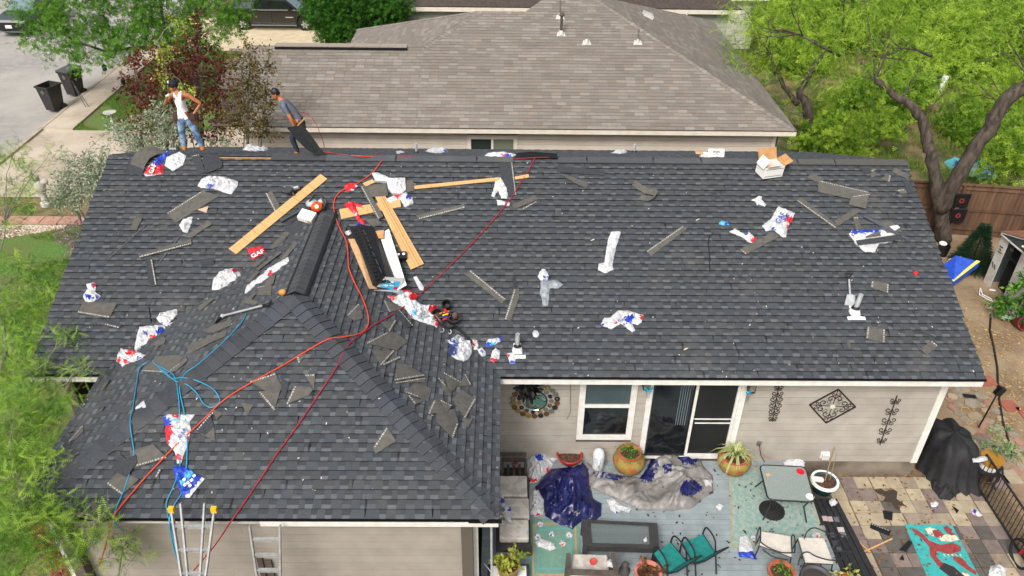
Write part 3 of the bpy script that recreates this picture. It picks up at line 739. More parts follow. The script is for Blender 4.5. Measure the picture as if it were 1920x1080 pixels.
S_([(145,587),(156,565),(220,569),(205,597)], 'wide olive shingle with printed lower edge near the left roof edge', 3)
S_([(193,609),(202,597),(229,609),(223,617)], 'dark slim scrap below the wide olive shingle near the left roof edge', 3, True)
S_([(285,645),(306,631),(311,635),(308,645),(295,650)], 'grey scrap beneath the crumpled bags on the left valley')
S_([(263,697),(280,681),(295,668),(334,666),(345,668),(337,681),(311,700)], 'large olive scrap under the start of the blue hoses', 6)
S_([(311,700),(337,681),(348,668),(352,676),(330,696)], 'narrow grey scrap lapping the large olive one by the blue hoses', 0)
S_([(187,735),(192,723),(207,710),(197,728)], 'small sliver of shingle low on the left slope of the wing')
S_([(176,780),(196,762),(193,768)], 'thin triangular sliver on the left slope of the wing beside the hip')
S_([(127,830),(154,799),(157,797),(156,810),(145,822)], 'pointed grey scrap at the far left edge of the wing roof', 0)
S_([(121,867),(120,858),(148,847),(150,849)], 'small pale wedge of shingle on the left hip near the tree')
S_([(243,846),(287,833),(314,859),(252,877)], 'large olive shingle with printed lower edge at the lower left of the wing', 2)
S_([(208,880),(225,852),(237,861),(255,852),(257,868),(237,895)], 'dark rusty-stained shingle piece crossed by the left blue hose', None, True, h=.05)
S_([(199,908),(219,887),(243,890),(261,899),(228,929)], 'olive shingle with a printed left edge under the left blue hose', 4)
S_([(172,938),(190,953),(187,970),(172,964)], 'dark wedge of shingle at the front eave by the tree branch', None)
S_([(190,967),(204,950),(201,961)], 'tiny grey sliver at the front eave by the tree branch', 0)
S_([(366,807),(394,775),(401,799),(385,816)], 'dark shingle with a white stripe right of the hanging red, white and blue bag', 0, True)
S_([(376,813),(401,801),(404,828)], 'grey triangle of shingle right of the hanging red, white and blue bag')
S_([(397,766),(418,775),(406,787)], 'small grey triangle where the blue loop meets the orange hose')
S_([(289,896),(298,879),(298,899)], 'tiny triangle beside the orange hose above the front eave', 0)
S_([(467,715),(516,699),(528,724),(526,733),(506,737)], 'large four-sided olive scrap beneath the orange hose in the middle of the wing', 0)
S_([(484,736),(528,724),(514,772)], 'downward-pointing olive triangle with a printed left edge in the middle of the wing', 2)
S_([(527,708),(542,717),(534,749),(527,730)], 'narrow dark scrap between the two large olive ones on the wing', None, True)
S_([(535,759),(552,723),(581,726),(587,730),(580,741)], 'olive scrap with a printed left edge right of the downward-pointing triangle', 0)
S_([(571,702),(591,701),(589,730)], 'small triangle with a printed top edge beside the red air hose on the wing', 0)
S_([(555,669),(575,662),(559,683)], 'small triangle touching the orange hose above the other wing scraps', 2)
S_([(452,755),(475,758),(464,779)], 'plain small triangle low left of the wing middle')
S_([(649,591),(671,569),(674,570),(681,596),(665,602)], 'olive triangle with a printed stripe inside the bend of the orange hose', (0, 1))
S_([(703,580),(723,585),(709,586)], 'thin pale sliver right of the bend in the orange hose')
S_([(718,563),(733,567),(759,578),(729,586)], 'grey scrap tucked under the left end of the red and white bag', 3)
S_([(739,586),(749,580),(776,611),(762,615)], 'dark straight shingle strip below the red and white bag', 1, True, h=.04)
S_([(714,604),(744,601),(731,623)], 'olive triangle between the two hoses and the dark strip', 1)
S_([(685,643),(726,622),(744,624),(764,641),(744,657)], 'large olive scrap with printed upper edge on the right slope of the wing', 0)
S_([(696,656),(741,658),(715,687)], 'olive triangle directly below the large printed scrap', 1)
S_([(718,687),(744,666),(753,671)], 'slim printed triangle below the olive triangle on the right slope', 2)
S_([(739,715),(744,684),(759,682),(798,705)], 'large olive trapezoid beside the right hip', 3)
S_([(739,717),(796,708),(798,717)], 'slim printed wedge along the foot of the olive trapezoid', 0)
S_([(757,736),(780,718),(809,728),(803,753),(785,746)], 'five-sided olive scrap with print in its corner, beside the right hip', 4)
S_([(764,742),(796,752),(777,759)], 'small triangle poking out below the five-sided scrap', 2)
S_([(831,697),(863,715),(850,733),(840,728)], 'olive wedge with printed upper edge near the right eave of the wing', 0)
S_([(822,707),(837,723),(847,739),(845,744),(832,733)], 'narrow wedge left of the printed olive wedge near the right eave', 0)
S_([(859,724),(873,701),(885,723)], 'small upright triangle nearest the right eave of the wing', 1)
S_([(847,749),(866,731),(893,749),(873,785)], 'large square-cornered olive scrap with printed right edge near the right eave', 2)
S_([(801,776),(813,749),(831,747),(838,767),(827,774)], 'olive scrap with frayed printed left edge in the lower pile of the right slope', 0)
S_([(816,788),(820,770),(852,767),(860,795),(850,823)], 'longest downward-pointing scrap in the lower pile of the right slope', 3, h=.045)
S_([(866,786),(887,784),(878,802)], 'small grey scrap right of the lower pile of the right slope')
S_([(825,749),(848,760),(838,774)], 'small printed triangle on top of the lower pile of the right slope', 0, h=.06)
S_([(699,839),(725,799),(743,827),(704,851)], 'single olive scrap low on the front slope of the wing, left of the right hip', 0)
S_([(871,514),(882,506),(949,561),(941,569)], 'long straight grey strip left of the black-tipped bent strip in mid roof', 1)
S_([(945,600),(965,537),(973,542),(973,558),(958,602)], 'upright bent strip with printed left edge in mid roof', 0)
S_([(960,524),(965,515),(971,540),(965,545)], 'dark curled tip above the upright bent strip in mid roof', None, True, curl=.05)
S_([(780,404),(870,383),(873,390),(786,412)], 'long shingle strip with printed lower edge right of the crossed boards', 2)
S_([(686,349),(724,343),(728,367),(692,370)], 'grey shingle lying across the crossed boards, left of the white wrapper', None, h=.07)
S_([(761,338),(775,337),(778,357),(762,361)], 'grey shingle end right of the white wrapper on the boards', None, h=.04)
S_([(675,349),(683,347),(719,405),(709,412)], 'straight shingle strip with printed left edge lying over the crossed boards', 3, h=.09)
S_([(933,307),(961,301),(969,366),(953,368)], 'large dark sheet with dashed white lines hanging from the ridge beside the pale lath', 1, True)
S_([(960,384),(1002,366),(1009,374),(965,392)], 'grey strip right of the red air hose below the ridge')
S_([(978,391),(1005,377),(983,394)], 'thin pale wedge under the grey strip right of the red air hose', 0)
S_([(1045,311),(1133,319),(1133,329),(1045,323)], 'long dark strip parallel to the ridge just right of the lifted cap', None, True)
S_([(1047,327),(1062,328),(1104,343),(1099,353),(1086,350)], 'bent grey strip below the lifted ridge cap', None, curl=.04)
S_([(1333,361),(1338,358),(1346,366),(1344,374)], 'tiny dark torn bit alone in the upper right half of the roof', None, True)
S_([(1211,471),(1280,423),(1288,430),(1221,480)], 'straight grey strip with printed upper edge between the long white bag and the blue bit', 0)
S_([(1386,468),(1447,436),(1462,443),(1398,478)], 'straight grey strip leading up to the large crumpled bag on the right', 3)
S_([(1492,376),(1501,369),(1571,423),(1566,429)], 'long slanting strip with printed lower edge right of the large crumpled bag', 3)
S_([(1514,333),(1521,324),(1545,335),(1540,346)], 'short strip end showing at the left of the widest shingle on the right')
S_([(1535,338),(1630,360),(1626,380),(1533,360)], 'widest shingle on the right half of the roof, printed along its upper edge', 0, h=.04)
S_([(1591,384),(1596,368),(1630,363),(1623,391)], 'grey square piece at the right end of the widest shingle', 1, h=.06)
S_([(1563,415),(1605,390),(1615,395),(1571,425)], 'grey strip running up to meet the long slanting strip', None, curl=.02)
S_([(1599,407),(1609,407),(1616,429),(1605,430)], 'short upright strip with a printed top above the white torn sheet', 0)
S_([(1630,321),(1638,317),(1644,329),(1634,334)], 'small grey piece with two white stripes near the ridge at the right', 0)
S_([(1612,315),(1630,316),(1636,324),(1622,326)], 'dark flat piece left of the small striped one near the ridge', None, True)
S_([(1651,336),(1661,328),(1671,329),(1668,342)], 'small dark-edged piece with a printed right end near the ridge', 2)
S_([(1672,322),(1678,314),(1706,329),(1701,336)], 'grey strip closest to the right end of the ridge')
S_([(1681,356),(1696,354),(1702,362),(1689,364)], 'small pale rectangle with white print close to the right rake', 0)
S_([(1691,336),(1706,338),(1716,362),(1703,362)], 'dark shingle strip lying along the right rake near the ridge', None, True)
S_([(1642,415),(1670,414),(1692,435),(1661,437)], 'grey scrap under the slim metal bar on the right', None)
S_([(1634,525),(1667,533),(1666,550),(1632,539)], 'rectangular olive shingle with white-printed ends right of the upright shovel', (1, 3))
S_([(1626,611),(1660,617.5),(1659,643),(1623,635)], 'nearly square olive shingle with white-printed sides below the shovel', (1, 3))
S_([(1746,638),(1759,648),(1737,666),(1726,655)], 'tilted small olive shingle with a printed top near the right rake', 0)
S_([(1587,640),(1591,638),(1596,652),(1592,655)], 'thin pale sliver left of the nearly square olive shingle')
# curved and folded pieces
def ribbon(P, wid, label, name='shingle_scrap', cat='shingle scrap', m=None, pl='M', th=.007, grp='torn shingle pieces strewn over the roof', wdir=None, smooth=True):
    """bent strip: P = (px, py, height above the slope), width in metres across"""
    n = nrm(pl); pts = [hit(x, y, pl, 0)+n*h for x, y, h in P]; mb = MB(); L = []; Rr = []
    for i, p in enumerate(pts):
        d = pts[min(i+1, len(pts)-1)]-pts[max(i-1, 0)]; d -= n*d.dot(n)
        s = (n.cross(d)).normalized() if wdir is None else Vector(wdir)
        L.append(p+s*wid/2); Rr.append(p-s*wid/2)
    for i in range(len(pts)-1):
        a, b, c, d = L[i], L[i+1], Rr[i+1], Rr[i]; up = (b-a).cross(d-a).normalized()
        if up.length < .5: up = n
        t = up*th
        mb.face([a+t, b+t, c+t, d+t]); mb.face([d-t*0, c-t*0, b-t*0, a-t*0]); mb.face([a, b, b+t, a+t]); mb.face([d+t, c+t, c, d])
    mb.face([L[0], Rr[0], Rr[0]+n*th, L[0]+n*th])
    return tag(mb.build(name, m or M_SCRAP), label, cat, grp)
ribbon([(1188,343,.03), (1200,353,.04), (1212,362,.07), (1222,366,.12), (1228,369,.15), (1228,373,.13), (1220,375,.06), (1210,373,.03), (1199,371,.025)], .19, 'grey shingle strip folded back over itself near the ridge in mid roof', wdir=Vector((.55, .75, .3)).normalized())
ribbon([(257,318,.03), (263,306,.07), (272,296,.11), (287,289,.12), (304,284,.05)], .42, 'curved olive shingle sheet arching over the red wrapper at the upper left corner', wdir=Vector((.85, -.45, -.2)).normalized())
# thin rods and strips
def rod(P, r, label, name, cat, m, h=.03, pl=None, grp=None):
    pts = [hit(p[0], p[1], pl or surf(p[0], p[1]), h+(p[2] if len(p) > 2 else 0)) for p in P]; mb = MB(); mb.tube(pts, r, 6)
    return tag(mb.build(name, m, smooth=False), label, cat, grp)
M_ROD = mat('weathered_metal', '5c5d5c', .6, '4b4c4b', 14); M_BLACK = mat('black_plastic', '121315', .5)
rod([(202,487),(273,422)], .014, 'thin grey metal rod lying on the left of the roof below the small shingle rectangle', 'metal_rod', 'rod', M_ROD)
rod([(298,493),(343,435)], .014, 'thin metal rod pointing at the small white crumpled bag on the left', 'metal_rod', 'rod', M_ROD)
rod([(279,576),(284,606)], .011, 'short dark rod on the left of the roof above the crumpled bags', 'metal_rod', 'rod', M_BLACK)
rod([(1338,436),(1330,444),(1328,452),(1330,480),(1331,509)], .012, 'black cord lying down the slope in the right half of the roof', 'loose_cable', 'cable', M_BLACK)
rod([(1728,622),(1764,637)], .014, 'thin dark sliver above the tilted small olive shingle', 'shingle_sliver', 'sliver', M_SCRAPD)
rod([(1638,667),(1641,681)], .009, 'short black sliver near the lower eave on the right', 'shingle_sliver', 'sliver', M_BLACK)
q0, q1 = hit(1620,405,'M',.06), hit(1702,449,'M',.05)
mb = MB(); mb.bar(q0, q1, .07, .025, nrm('M')); tag(mb.build('metal_bar', mat('blue_grey_metal', '4f545b', .45, '41464c', 9)), 'slim blue-grey metal bar crossing the white torn sheet at the right', 'bar')

# crumpled plastic bags and wrappers
M_BAG = mat('white_plastic_bag', 'c6c6c6', .42, 'b9bbbe', 7, 3, .55, 16, spec=.4, sss=.0); M_BAGG = mat('grey_film', '8d9498', .4, '7f868b', 9, 3); M_RED = mat('red_print', 'd2202f', .4, 'b81a28', 9, 3); M_BLU = mat('blue_print', '2243b4', .4, '1c3592', 9, 3); M_SKY = mat('light_blue_print', '4ba5d6', .45)
BAGM = [M_BAG, M_RED, M_BLU, M_BAGG, M_SKY]
def inside(x, y, P):
    c = False; j = len(P)-1
    for i in range(len(P)):
        if (P[i][1] > y) != (P[j][1] > y) and x < (P[j][0]-P[i][0])*(y-P[i][1])/(P[j][1]-P[i][1])+P[i][0]: c = not c
        j = i
    return c
from mathutils import noise as MN
def crumple(P, H, label, patches=(), pl=None, base=0, name='plastic_bag', cat='bag', mats=None, res=.04, group='torn plastic wrappers strewn over the roof', sharp=1., h0=.03, smooth=False, parent=None, freq=9., folds=None, curve=None):
    pl = pl if pl is not None else surf(*mean_px(P)); u, v, n = frame(pl); O = hit(*mean_px(P), pl, 0)
    P3 = []
    # ragged outline: extra points on every edge
    for i in range(len(P)):
        a, b = P[i], P[(i+1) % len(P)]; L = (hit(*a, pl)-hit(*b, pl)).length; k = max(1, int(L/(res*1.3)))
        for j in range(k):
            t = j/k; jx = random.uniform(-.5, .5) if j else 0
            P3.append((a[0]+(b[0]-a[0])*t+jx*1.6*sharp, a[1]+(b[1]-a[1])*t+random.uniform(-.8, .8)*sharp*(1 if j else 0)))
    uv = [((hit(x, y, pl)-O).dot(u), (hit(x, y, pl)-O).dot(v)) for x, y in P3]
    us = [a for a, b in uv]; vs = [b for a, b in uv]; ins = []
    x = min(us)
    while x < max(us):
        y = min(vs)
        while y < max(vs):
            a, b = x+random.uniform(-.4, .4)*res, y+random.uniform(-.4, .4)*res
            if inside(a, b, uv): ins.append((a, b))
            y += res
        x += res
    def dist(a, b):
        d = 9
        for i in range(len(uv)):
            p, q = uv[i], uv[(i+1) % len(uv)]; dx, dy = q[0]-p[0], q[1]-p[1]; t = max(0, min(1, ((a-p[0])*dx+(b-p[1])*dy)/(dx*dx+dy*dy+1e-9)))
            d = min(d, math.hypot(a-p[0]-t*dx, b-p[1]-t*dy))
        return d
    ins = [q for q in ins if dist(*q) > res*.35]
    nb = len(uv); co = [Vector((a, b)) for a, b in uv+ins]
    vo, _, fo, ov, _, _ = delaunay_2d_cdt(co, [(i, (i+1) % nb) for i in range(nb)], [], 1, 1e-5)
    sd = random.uniform(0, 50); mb = MB(); pos = []
    for i, q in enumerate(vo):
        d = dist(q.x, q.y) if not any(k < nb for k in ov[i]) else 0
        e = min(1, d/(H*1.3+.03)); e = e*(2-e)
        a, b = q.x, q.y
        def rg(x, y, k): return max(0, 1-abs(MN.noise(Vector((x, y, sd+k))))*3.2)
        if folds:
            ca, sa = math.cos(folds), math.sin(folds); a, b = (a*ca+b*sa), (-a*sa+b*ca); w1 = MN.noise(Vector((a*1.7, b*1.7, sd)))*.5
            r = 1.0*rg(a*.9+w1, b*4.2+w1*4, 0)+.55*rg(a*2.0+w1, b*7+w1*3, 4)+.25*rg(a*5+w1*3, b*3, 8); h = h0+H*e*(.2+.5*r+.6*MN.noise(Vector((a*1.4, b*2.2, sd+3))))
        else:
            r = rg(a*freq*.8, b*freq*.8, 0); r2 = rg(b*freq*1.7+3, a*freq*1.2, 5)
            h = h0+H*1.15*e*(.2+.6*r+.45*r2+.45*MN.noise(Vector((a*freq*.4, b*freq*.4, sd+9))))+(0 if e else random.uniform(0, .008))
        pos.append(O+u*q.x+v*q.y+n*max(h, h0-.006))
    seen = []
    def matat(p):
        p = (p[0]+5*MN.noise(Vector((p[0]*.35, p[1]*.35, 1))), p[1]+5*MN.noise(Vector((p[0]*.35, p[1]*.35, 8))))
        for k in patches:
            if isinstance(k[0], (tuple, list)):
                if inside(p[0], p[1], k[0]): return k[1]
            elif (p[0]-k[0])**2+((p[1]-k[1])*1.25)**2 < k[2]**2: return k[3]
        return base
    def tosc(p): d = p-CP; z = d.dot(fwd); return (960+FPX*d.dot(RX)/z, 540-FPX*d.dot(UX)/z)
    for f in fo:
        p = [pos[i] for i in f]; c = sum(p, Vector())/3; nn = (p[1]-p[0]).cross(p[2]-p[0])
        if nn.dot(n) < 0: f = f[::-1]
        mb.f.append(tuple(f)); mb.m.append(matat(tosc(c))); mb.c.append((1, 1, 1))
    mb.v = [tuple(p) for p in pos]
    for i in range(len(vo)):     # closed edge down to the surface
        pass
    cnt = {}
    for f in mb.f:
        for i in range(3):
            e = (f[i], f[(i+1) % 3]); cnt[e] = cnt.get(e, 0)+1
    for (a, b) in [e for e in cnt if (e[1], e[0]) not in cnt]:
        mb.face([pos[b], pos[a], pos[a]-n*(h0*.8), pos[b]-n*(h0*.8)], base)
    o = mb.build(name, mats or BAGM, parent=parent, smooth=smooth, merge=smooth)
    return tag(o, label, cat, group) if parent is None else o
FNT = {}
def text_on(txt, P0, P1, pl, h, m, parent=None, name='lettering', flip=False, size=None, plane=None):
    """flat lettering from the place seen at P0 to P1 (baseline), on surface pl raised by h"""
    a, b = (hit(*P0, pl, h), hit(*P1, pl, h)) if plane is None else (Vector(P0), Vector(P1))
    n = nrm(pl) if plane is None else Vector(plane)
    d = b-a; L = d.length; d.normalize(); v = n.cross(d).normalized()
    cu = bpy.data.curves.new('t', 'FONT'); cu.body = txt; cu.size = 1; cu.extrude = .0; cu.offset = .012; to = bpy.data.objects.new('t', cu); COL.objects.link(to)
    dg = bpy.context.evaluated_depsgraph_get(); me = bpy.data.meshes.new_from_object(to.evaluated_get(dg)); bpy.data.objects.remove(to); bpy.data.curves.remove(cu)
    wd = max((q.co.x for q in me.vertices), default=1); s = L/max(wd, .01); sv = s if size is None else size
    off = wloc(parent) if parent else Vector()
    for q in me.vertices: q.co = a+d*q.co.x*s+v*q.co.y*sv+n*.003-off
    me.materials.clear(); me.materials.append(m); o = bpy.data.objects.new(name, me); COL.objects.link(o)
    if parent: o.parent = parent
    return o
M_INKW = mat('white_ink', 'f4f4f2', .6); M_INKB = mat('black_ink', '1a1a1c', .7); M_INKBL = mat('blue_ink', '233f9a', .6)
C_ = crumple
b = C_([(271,328),(277,316),(292,302),(310,285),(320,284),(308,304),(306,328),(274,332)], .10, 'red and blue wrapper with white letters lying under the curved sheet at the upper left', [([(283,312),(300,285),(325,280),(312,306)], 2), ([(268,326),(276,312),(309,306),(309,326)], 1)], base=0, sharp=.3)
text_on('GAF', (286,325), (294,308), 'M', .15, M_INKW, b)
C_([(313,297),(337,286),(350,294),(344,311),(325,322),(309,312)], .05, 'smooth white wrapper sheet beside the red and blue wrapper at the upper left', sharp=.4)
b = C_([(371,350),(378,338),(392,331),(425,334),(447,342),(446,350),(434,366),(400,355),(378,354)], .09, 'broad white bag with small blue print above the broad olive strip on the left', [(394,349,5,2)])
C_([(337,423),(345,412),(362,408),(360,420),(352,438),(343,436)], .10, 'small white crumpled bag on the left half of the roof, over two grey strips', res=.035)
C_([(163,534),(179,531),(181,539),(179,548),(190,557),(171,571),(161,566),(157,556),(166,543)], .09, 'small white bag with blue and red print near the left roof edge', [(166,556,6,2), (178,534,5,1), (183,560,5,2)], res=.035)
C_([(294,598),(301,588),(332,581),(333,591),(316,609),(333,604),(334,609),(324,617),(308,611),(298,604)], .12, 'topmost bag of the white crumpled chain on the left, with a red corner', [(330,607,5,1), (303,608,5,2)])
C_([(263,614),(293,611),(311,611),(311,624),(298,635),(283,635),(281,661),(272,671),(255,661),(253,653),(259,627)], .12, 'middle and largest bag of the white crumpled chain on the left, with blue print', [(303,620,9,2), (285,632,5,1), (272,625,4,2), (262,655,4,3)])
C_([(218,679),(225,663),(241,654),(262,663),(275,668),(259,678),(244,681),(231,690),(225,681)], .10, 'lowest bag of the chain on the left, mostly red and white', [(246,660,9,1), (222,676,5,1), (262,672,5,2), (236,678,5,1)])
C_([(398,545),(400,527),(412,511),(423,506),(439,505),(448,511),(459,519),(453,530),(439,536),(431,547),(417,549),(409,545)], .12, 'large crumpled white bag with a red corner in the left valley', [(440,507,6,1), (455,524,6,2), (458,517,4,1)])
C_([(460,552),(464,538),(481,527),(503,508),(541,484),(544,491),(534,499),(498,527),(481,535),(464,552)], .05, 'long white wrapper strip on the left slope next to the ridge vent', [(507,513,5,1), (504,516,4,2)], pl='L')
b = C_([(464,468),(493,462),(499,475),(474,489)], .05, 'flat red wrapper with white letters below the long pale plank', base=1, sharp=.3)
text_on('GAF', (473,484), (496,473), 'M', .085, M_INKW, b)
b = C_([(307,782),(317,778),(341,779),(367,778),(356,793),(359,807),(353,837),(344,858),(341,870),(333,870),(329,849),(314,831),(311,804)], .07, 'long white bag with red and blue edges hanging down the front slope of the wing', [([(302,776),(320,786),(322,798),(306,798)], 2), ([(306,798),(322,797),(324,806),(318,832),(310,830)], 1), (334,856,7,1), (331,781,5,1), (354,822,4,1), (325,787,4,4)], sharp=.5)
b = C_([(326,874),(350,874),(364,887),(385,899),(356,935),(342,932),(338,920),(329,896)], .05, 'blue wrapper with white diamonds just above the aluminium ladder', [([(380,894),(388,900),(356,937),(347,931)], 0), ([(352,880),(364,886),(340,912),(337,906)], 4)], base=2, sharp=.3)
for x, y in ((345,899),(352,905),(359,900),(364,892),(356,910),(346,909)):
    q = hit(x, y, 'F', .1); u, v, n = frame('F'); s = .033; mb = MB(); mb.face([q-u*s, q-v*s, q+u*s, q+v*s]); mb.build('printed_diamond', M_INKW, b)
C_([(838,641),(858,629),(875,639),(884,639),(885,651),(884,664),(877,675),(868,679),(853,674),(846,669),(853,653)], .06, 'white bag with a blue lettered stripe right of the tool belt pouches', [([(852,632),(862,628),(856,658),(848,672),(844,668),(852,652)], 3), (853,652,3,1), (857,640,4,2), (850,664,3.5,4)], sharp=.5)
C_([(884,639),(895,639),(897,651),(895,657),(889,657)], .08, 'small crumpled bag with a red patch beside the striped white bag', [(890,646,4,1)], res=.03)
C_([(895,656),(903,653),(910,660),(910,668),(904,670),(899,664)], .08, 'small white bag with a blue line, second from the striped white bag', [(904,659,3,2)], res=.03)
C_([(923,659),(929,654),(937,659),(936,674),(926,681),(919,677)], .09, 'small bag with a red lower half near the corner of the two roofs', [([(917,684),(920,670),(934,674),(930,684)], 1)], res=.03)
C_([(910,648),(915,638),(941,633),(942,639),(920,651),(912,652)], .06, 'narrow blue and white wrapper above the bag with the red lower half', [(913,648,8,2), (940,635,5,2), (925,645,5,4)], res=.03)
C_([(950,665),(962,662),(968,672),(966,683),(957,683),(953,673)], .07, 'tiny red, white and blue wrapper at the foot of the white vent flashing', [(952,667,4,1), (962,680,7,2)], res=.03)
C_([(726,557),(741,558),(757,549),(785,557),(775,567),(796,575),(819,575),(827,583),(811,591),(822,609),(819,615),(801,609),(785,604),(770,596),(762,583),(739,570)], .10, 'long white and red bag stretched from the open carton to the tool belt', [(731,559,8,1), (776,556,9,1), (813,580,10,1), (770,594,5,1), (821,607,6,1), (793,592,9,3), (776,587,5,4)])
C_([(1126,609),(1133,597),(1143,597),(1159,583),(1169,584),(1180,584),(1200,591),(1207,592),(1203,605),(1195,611),(1185,608),(1191,621),(1185,624),(1164,608),(1146,618),(1137,615),(1130,613)], .11, 'white bag with blue and red print alone in the lower middle of the main slope', [(1179,598,9,2), (1205,594,6,1), (1128,610,4,2), (1155,606,3,1), (1171,607,3,2)])
C_([(1146,436),(1163,436),(1161,447),(1154,467.5),(1148,496),(1150,507),(1135,514),(1121,507),(1122,496),(1133,494),(1138,462),(1141,447)], .09, 'long twisted white bag with a flared foot in the middle of the main slope')
C_([(1014,528),(1029,528),(1044,526),(1056,535),(1047,542),(1031,542),(1029,558),(1027,575),(1018,575),(1016,561),(1012,553)], .07, 'bent grey plastic film in the middle of the main slope', base=3, cat='film', name='plastic_film')
C_([(1008,519),(1016,505),(1021,505),(1025,511),(1029,519),(1026,527),(1013,527)], .08, 'small white bag on top of the bent grey film', [(1023,521,4,2)], res=.035)
C_([(998,626),(1002,621),(1008,622),(1011,629),(1007,634),(1000,632)], .09, 'small round white wad above the white vent flashing', res=.03, cat='wad', name='paper_wad')
C_([(1408,377),(1422,369),(1428,370),(1427,376),(1436,385),(1433,389),(1422,384),(1419,387),(1416,379)], .07, 'small twisted white bag below the open carton on the ridge at the right', res=.035)
C_([(1459,388),(1473,395),(1490,401),(1484,415),(1476,428),(1473,446),(1467,446),(1450,432),(1436,435),(1428,425),(1445,412),(1450,401)], .13, 'large crumpled white bag with red and blue print at the right', [(1481,412,8,1), (1446,403,5,1), (1451,431,5,2), (1470,412,4,2), (1475,405,3,2), (1478,425,4,1)])
C_([(1367,436),(1377,430),(1396,441),(1403,436),(1419,449),(1411,457),(1401,454),(1393,447)], .08, 'small white bag with a red end left of the large crumpled one at the right', [(1415,450,7,1), (1400,438,4,2)], res=.04)
C_([(1347,421),(1353,415),(1365,418),(1367,423),(1357,424)], .04, 'little bright blue wrapper in the right half of the roof', base=4, patches=[(1362,419,4,2)], res=.035)
C_([(929,338),(938,334),(955,362),(950,374),(940,374),(934,358),(927,371),(921,369),(927,352)], .08, 'torn white bag hanging below the end of the pale lath', res=.04)
C_([(931,376),(956,381),(955,387),(933,386)], .06, 'scrap of white bag where the red air hose crosses it', [(949,381,3,1)], res=.04)
C_([(645,350),(656,344),(666,344),(671,351),(663,359),(649,361)], .08, 'small red and white wrapper touching the orange hose above the crossed boards', [(669,347,5,0), (661,357,4,0)], base=1, res=.035)
C_([(698,329),(709,328),(732,338),(760,338),(762,359),(755,367),(736,367),(728,357),(726,345),(704,343)], .06, 'bright white wrapper sheet on top of the crossed boards', h0=.09, sharp=.5)
C_([(720,376),(740,369),(762,363),(774,374),(775,384),(760,391),(750,376),(726,385)], .10, 'crumpled white bag with red and blue print on the right arm of the crossed boards', [(745,366,6,1), (766,369,5,2), (772,383,4,3)], h0=.05)
C_([(645,386),(656,380),(680,386),(681,393),(668,390),(675,410),(684,415),(685,427),(678,424),(663,403),(654,393)], .12, 'bright red bag draped over the left arm of the crossed boards', [(668,401,3,0)], base=1, h0=.05)
C_([(668,420),(683,417),(686,424),(680,434),(670,428)], .09, 'blue and white crumpled wrapper at the top of the open carton', [(672,423,8,2)], res=.035)
C_([(645,437),(662,432),(670,428),(678,436),(672,440),(655,445),(650,442)], .13, 'white wad hanging on the top left corner of the open carton', res=.04)
C_([(775,521),(781,519),(795,540),(794,546),(787,545)], .05, 'smooth white strip lying right of the blue carton label', sharp=.1)
C_([(735,540),(752,545),(762,552),(757,556),(736,549)], .06, 'pale blue wrapper corner beneath the blue carton label', base=3)
C_([(752,543),(770,549),(786,556),(776,566),(760,556)], .06, 'red wrapper with white letters right below the blue carton label', base=1, patches=[(766,553,5,0)])
C_([(1591,440),(1597,433),(1650,431),(1692,446),(1688,452),(1647,459),(1639,474),(1622,474),(1605,460)], .04, 'torn white sheet with a blue lettered stripe under a dark shingle at the right', [([(1597,431),(1652,427),(1652,434),(1598,439)], 2), (1601,436,5,1)], h0=.025)
S_([(1605,451),(1689,439),(1694,449),(1609,460)], 'dark shingle lying on the torn white sheet at the right', None, True, h=.08)
S_([(1624,443),(1648,433),(1652,442),(1622,446)], 'small grey shingle piece on the torn white sheet below the metal bar', None, h=.07)
C_([(1666,427),(1681,424),(1686,429),(1676,435)], .03, 'small white scrap beside the upper end of the metal bar', res=.04, h0=.05)
C_([(1711,512),(1717,509),(1722,513),(1716,518)], .04, 'tiny red wad near the right rake', base=1, res=.03, cat='wad', name='paper_wad')
C_([(276,766),(272,753),(266,757),(255,768),(258,770)], .02, 'thin white strip on the left hip beside the left blue hose', res=.03, cat='strip', name='plastic_strip')
for t_, a_, b__, p_, h_ in (('GAF', (385,352), (403,349), 'M', .12), ('GAF', (338,822), (350,806), 'F', .1), ('GAF', (854,668), (860,640), 'R', .1), ('GAF', (1462,420), (1474,402), 'M', .17), ('GAF', (1160,604), (1174,600), 'M', .14)): text_on(t_, a_, b__, p_, h_, M_INKBL, min((o for o in bpy.data.objects if o.name.startswith('plastic_bag')), key=lambda o: (o.location-hit(*a_, p_)).length), name='printed_letters')
# along the ridge and over it
C_([(455,283),(462,274),(474,273),(480,280),(503,281),(500,285),(470,286)], .08, 'white rag on the back slope behind the ridge, left of the bending man', pl='B', res=.06, patches=[(497,283,4,3)])
C_([(796,286),(812,280),(836,281),(841,287),(820,290)], .06, 'white and blue wrapper on the ridge left of the middle', [(836,284,4,2)], pl='B', res=.06)
C_([(908,294),(915,288),(943,286),(968,291),(962,297),(925,299)], .07, 'white wrapper with red and blue print on the ridge under the neighbour window', [(953,293,6,2), (945,293,4,1)], pl='M', res=.05)
C_([(1145,289),(1158,284),(1166,285),(1172,280),(1176,287),(1168,290)], .06, 'white scrap left of the vent pipe behind the ridge', pl='B', res=.06)
C_([(742,286),(757,286),(759,289),(744,290)], .03, 'small white strip on the back slope near the left vent pipe', pl='B', res=.05)
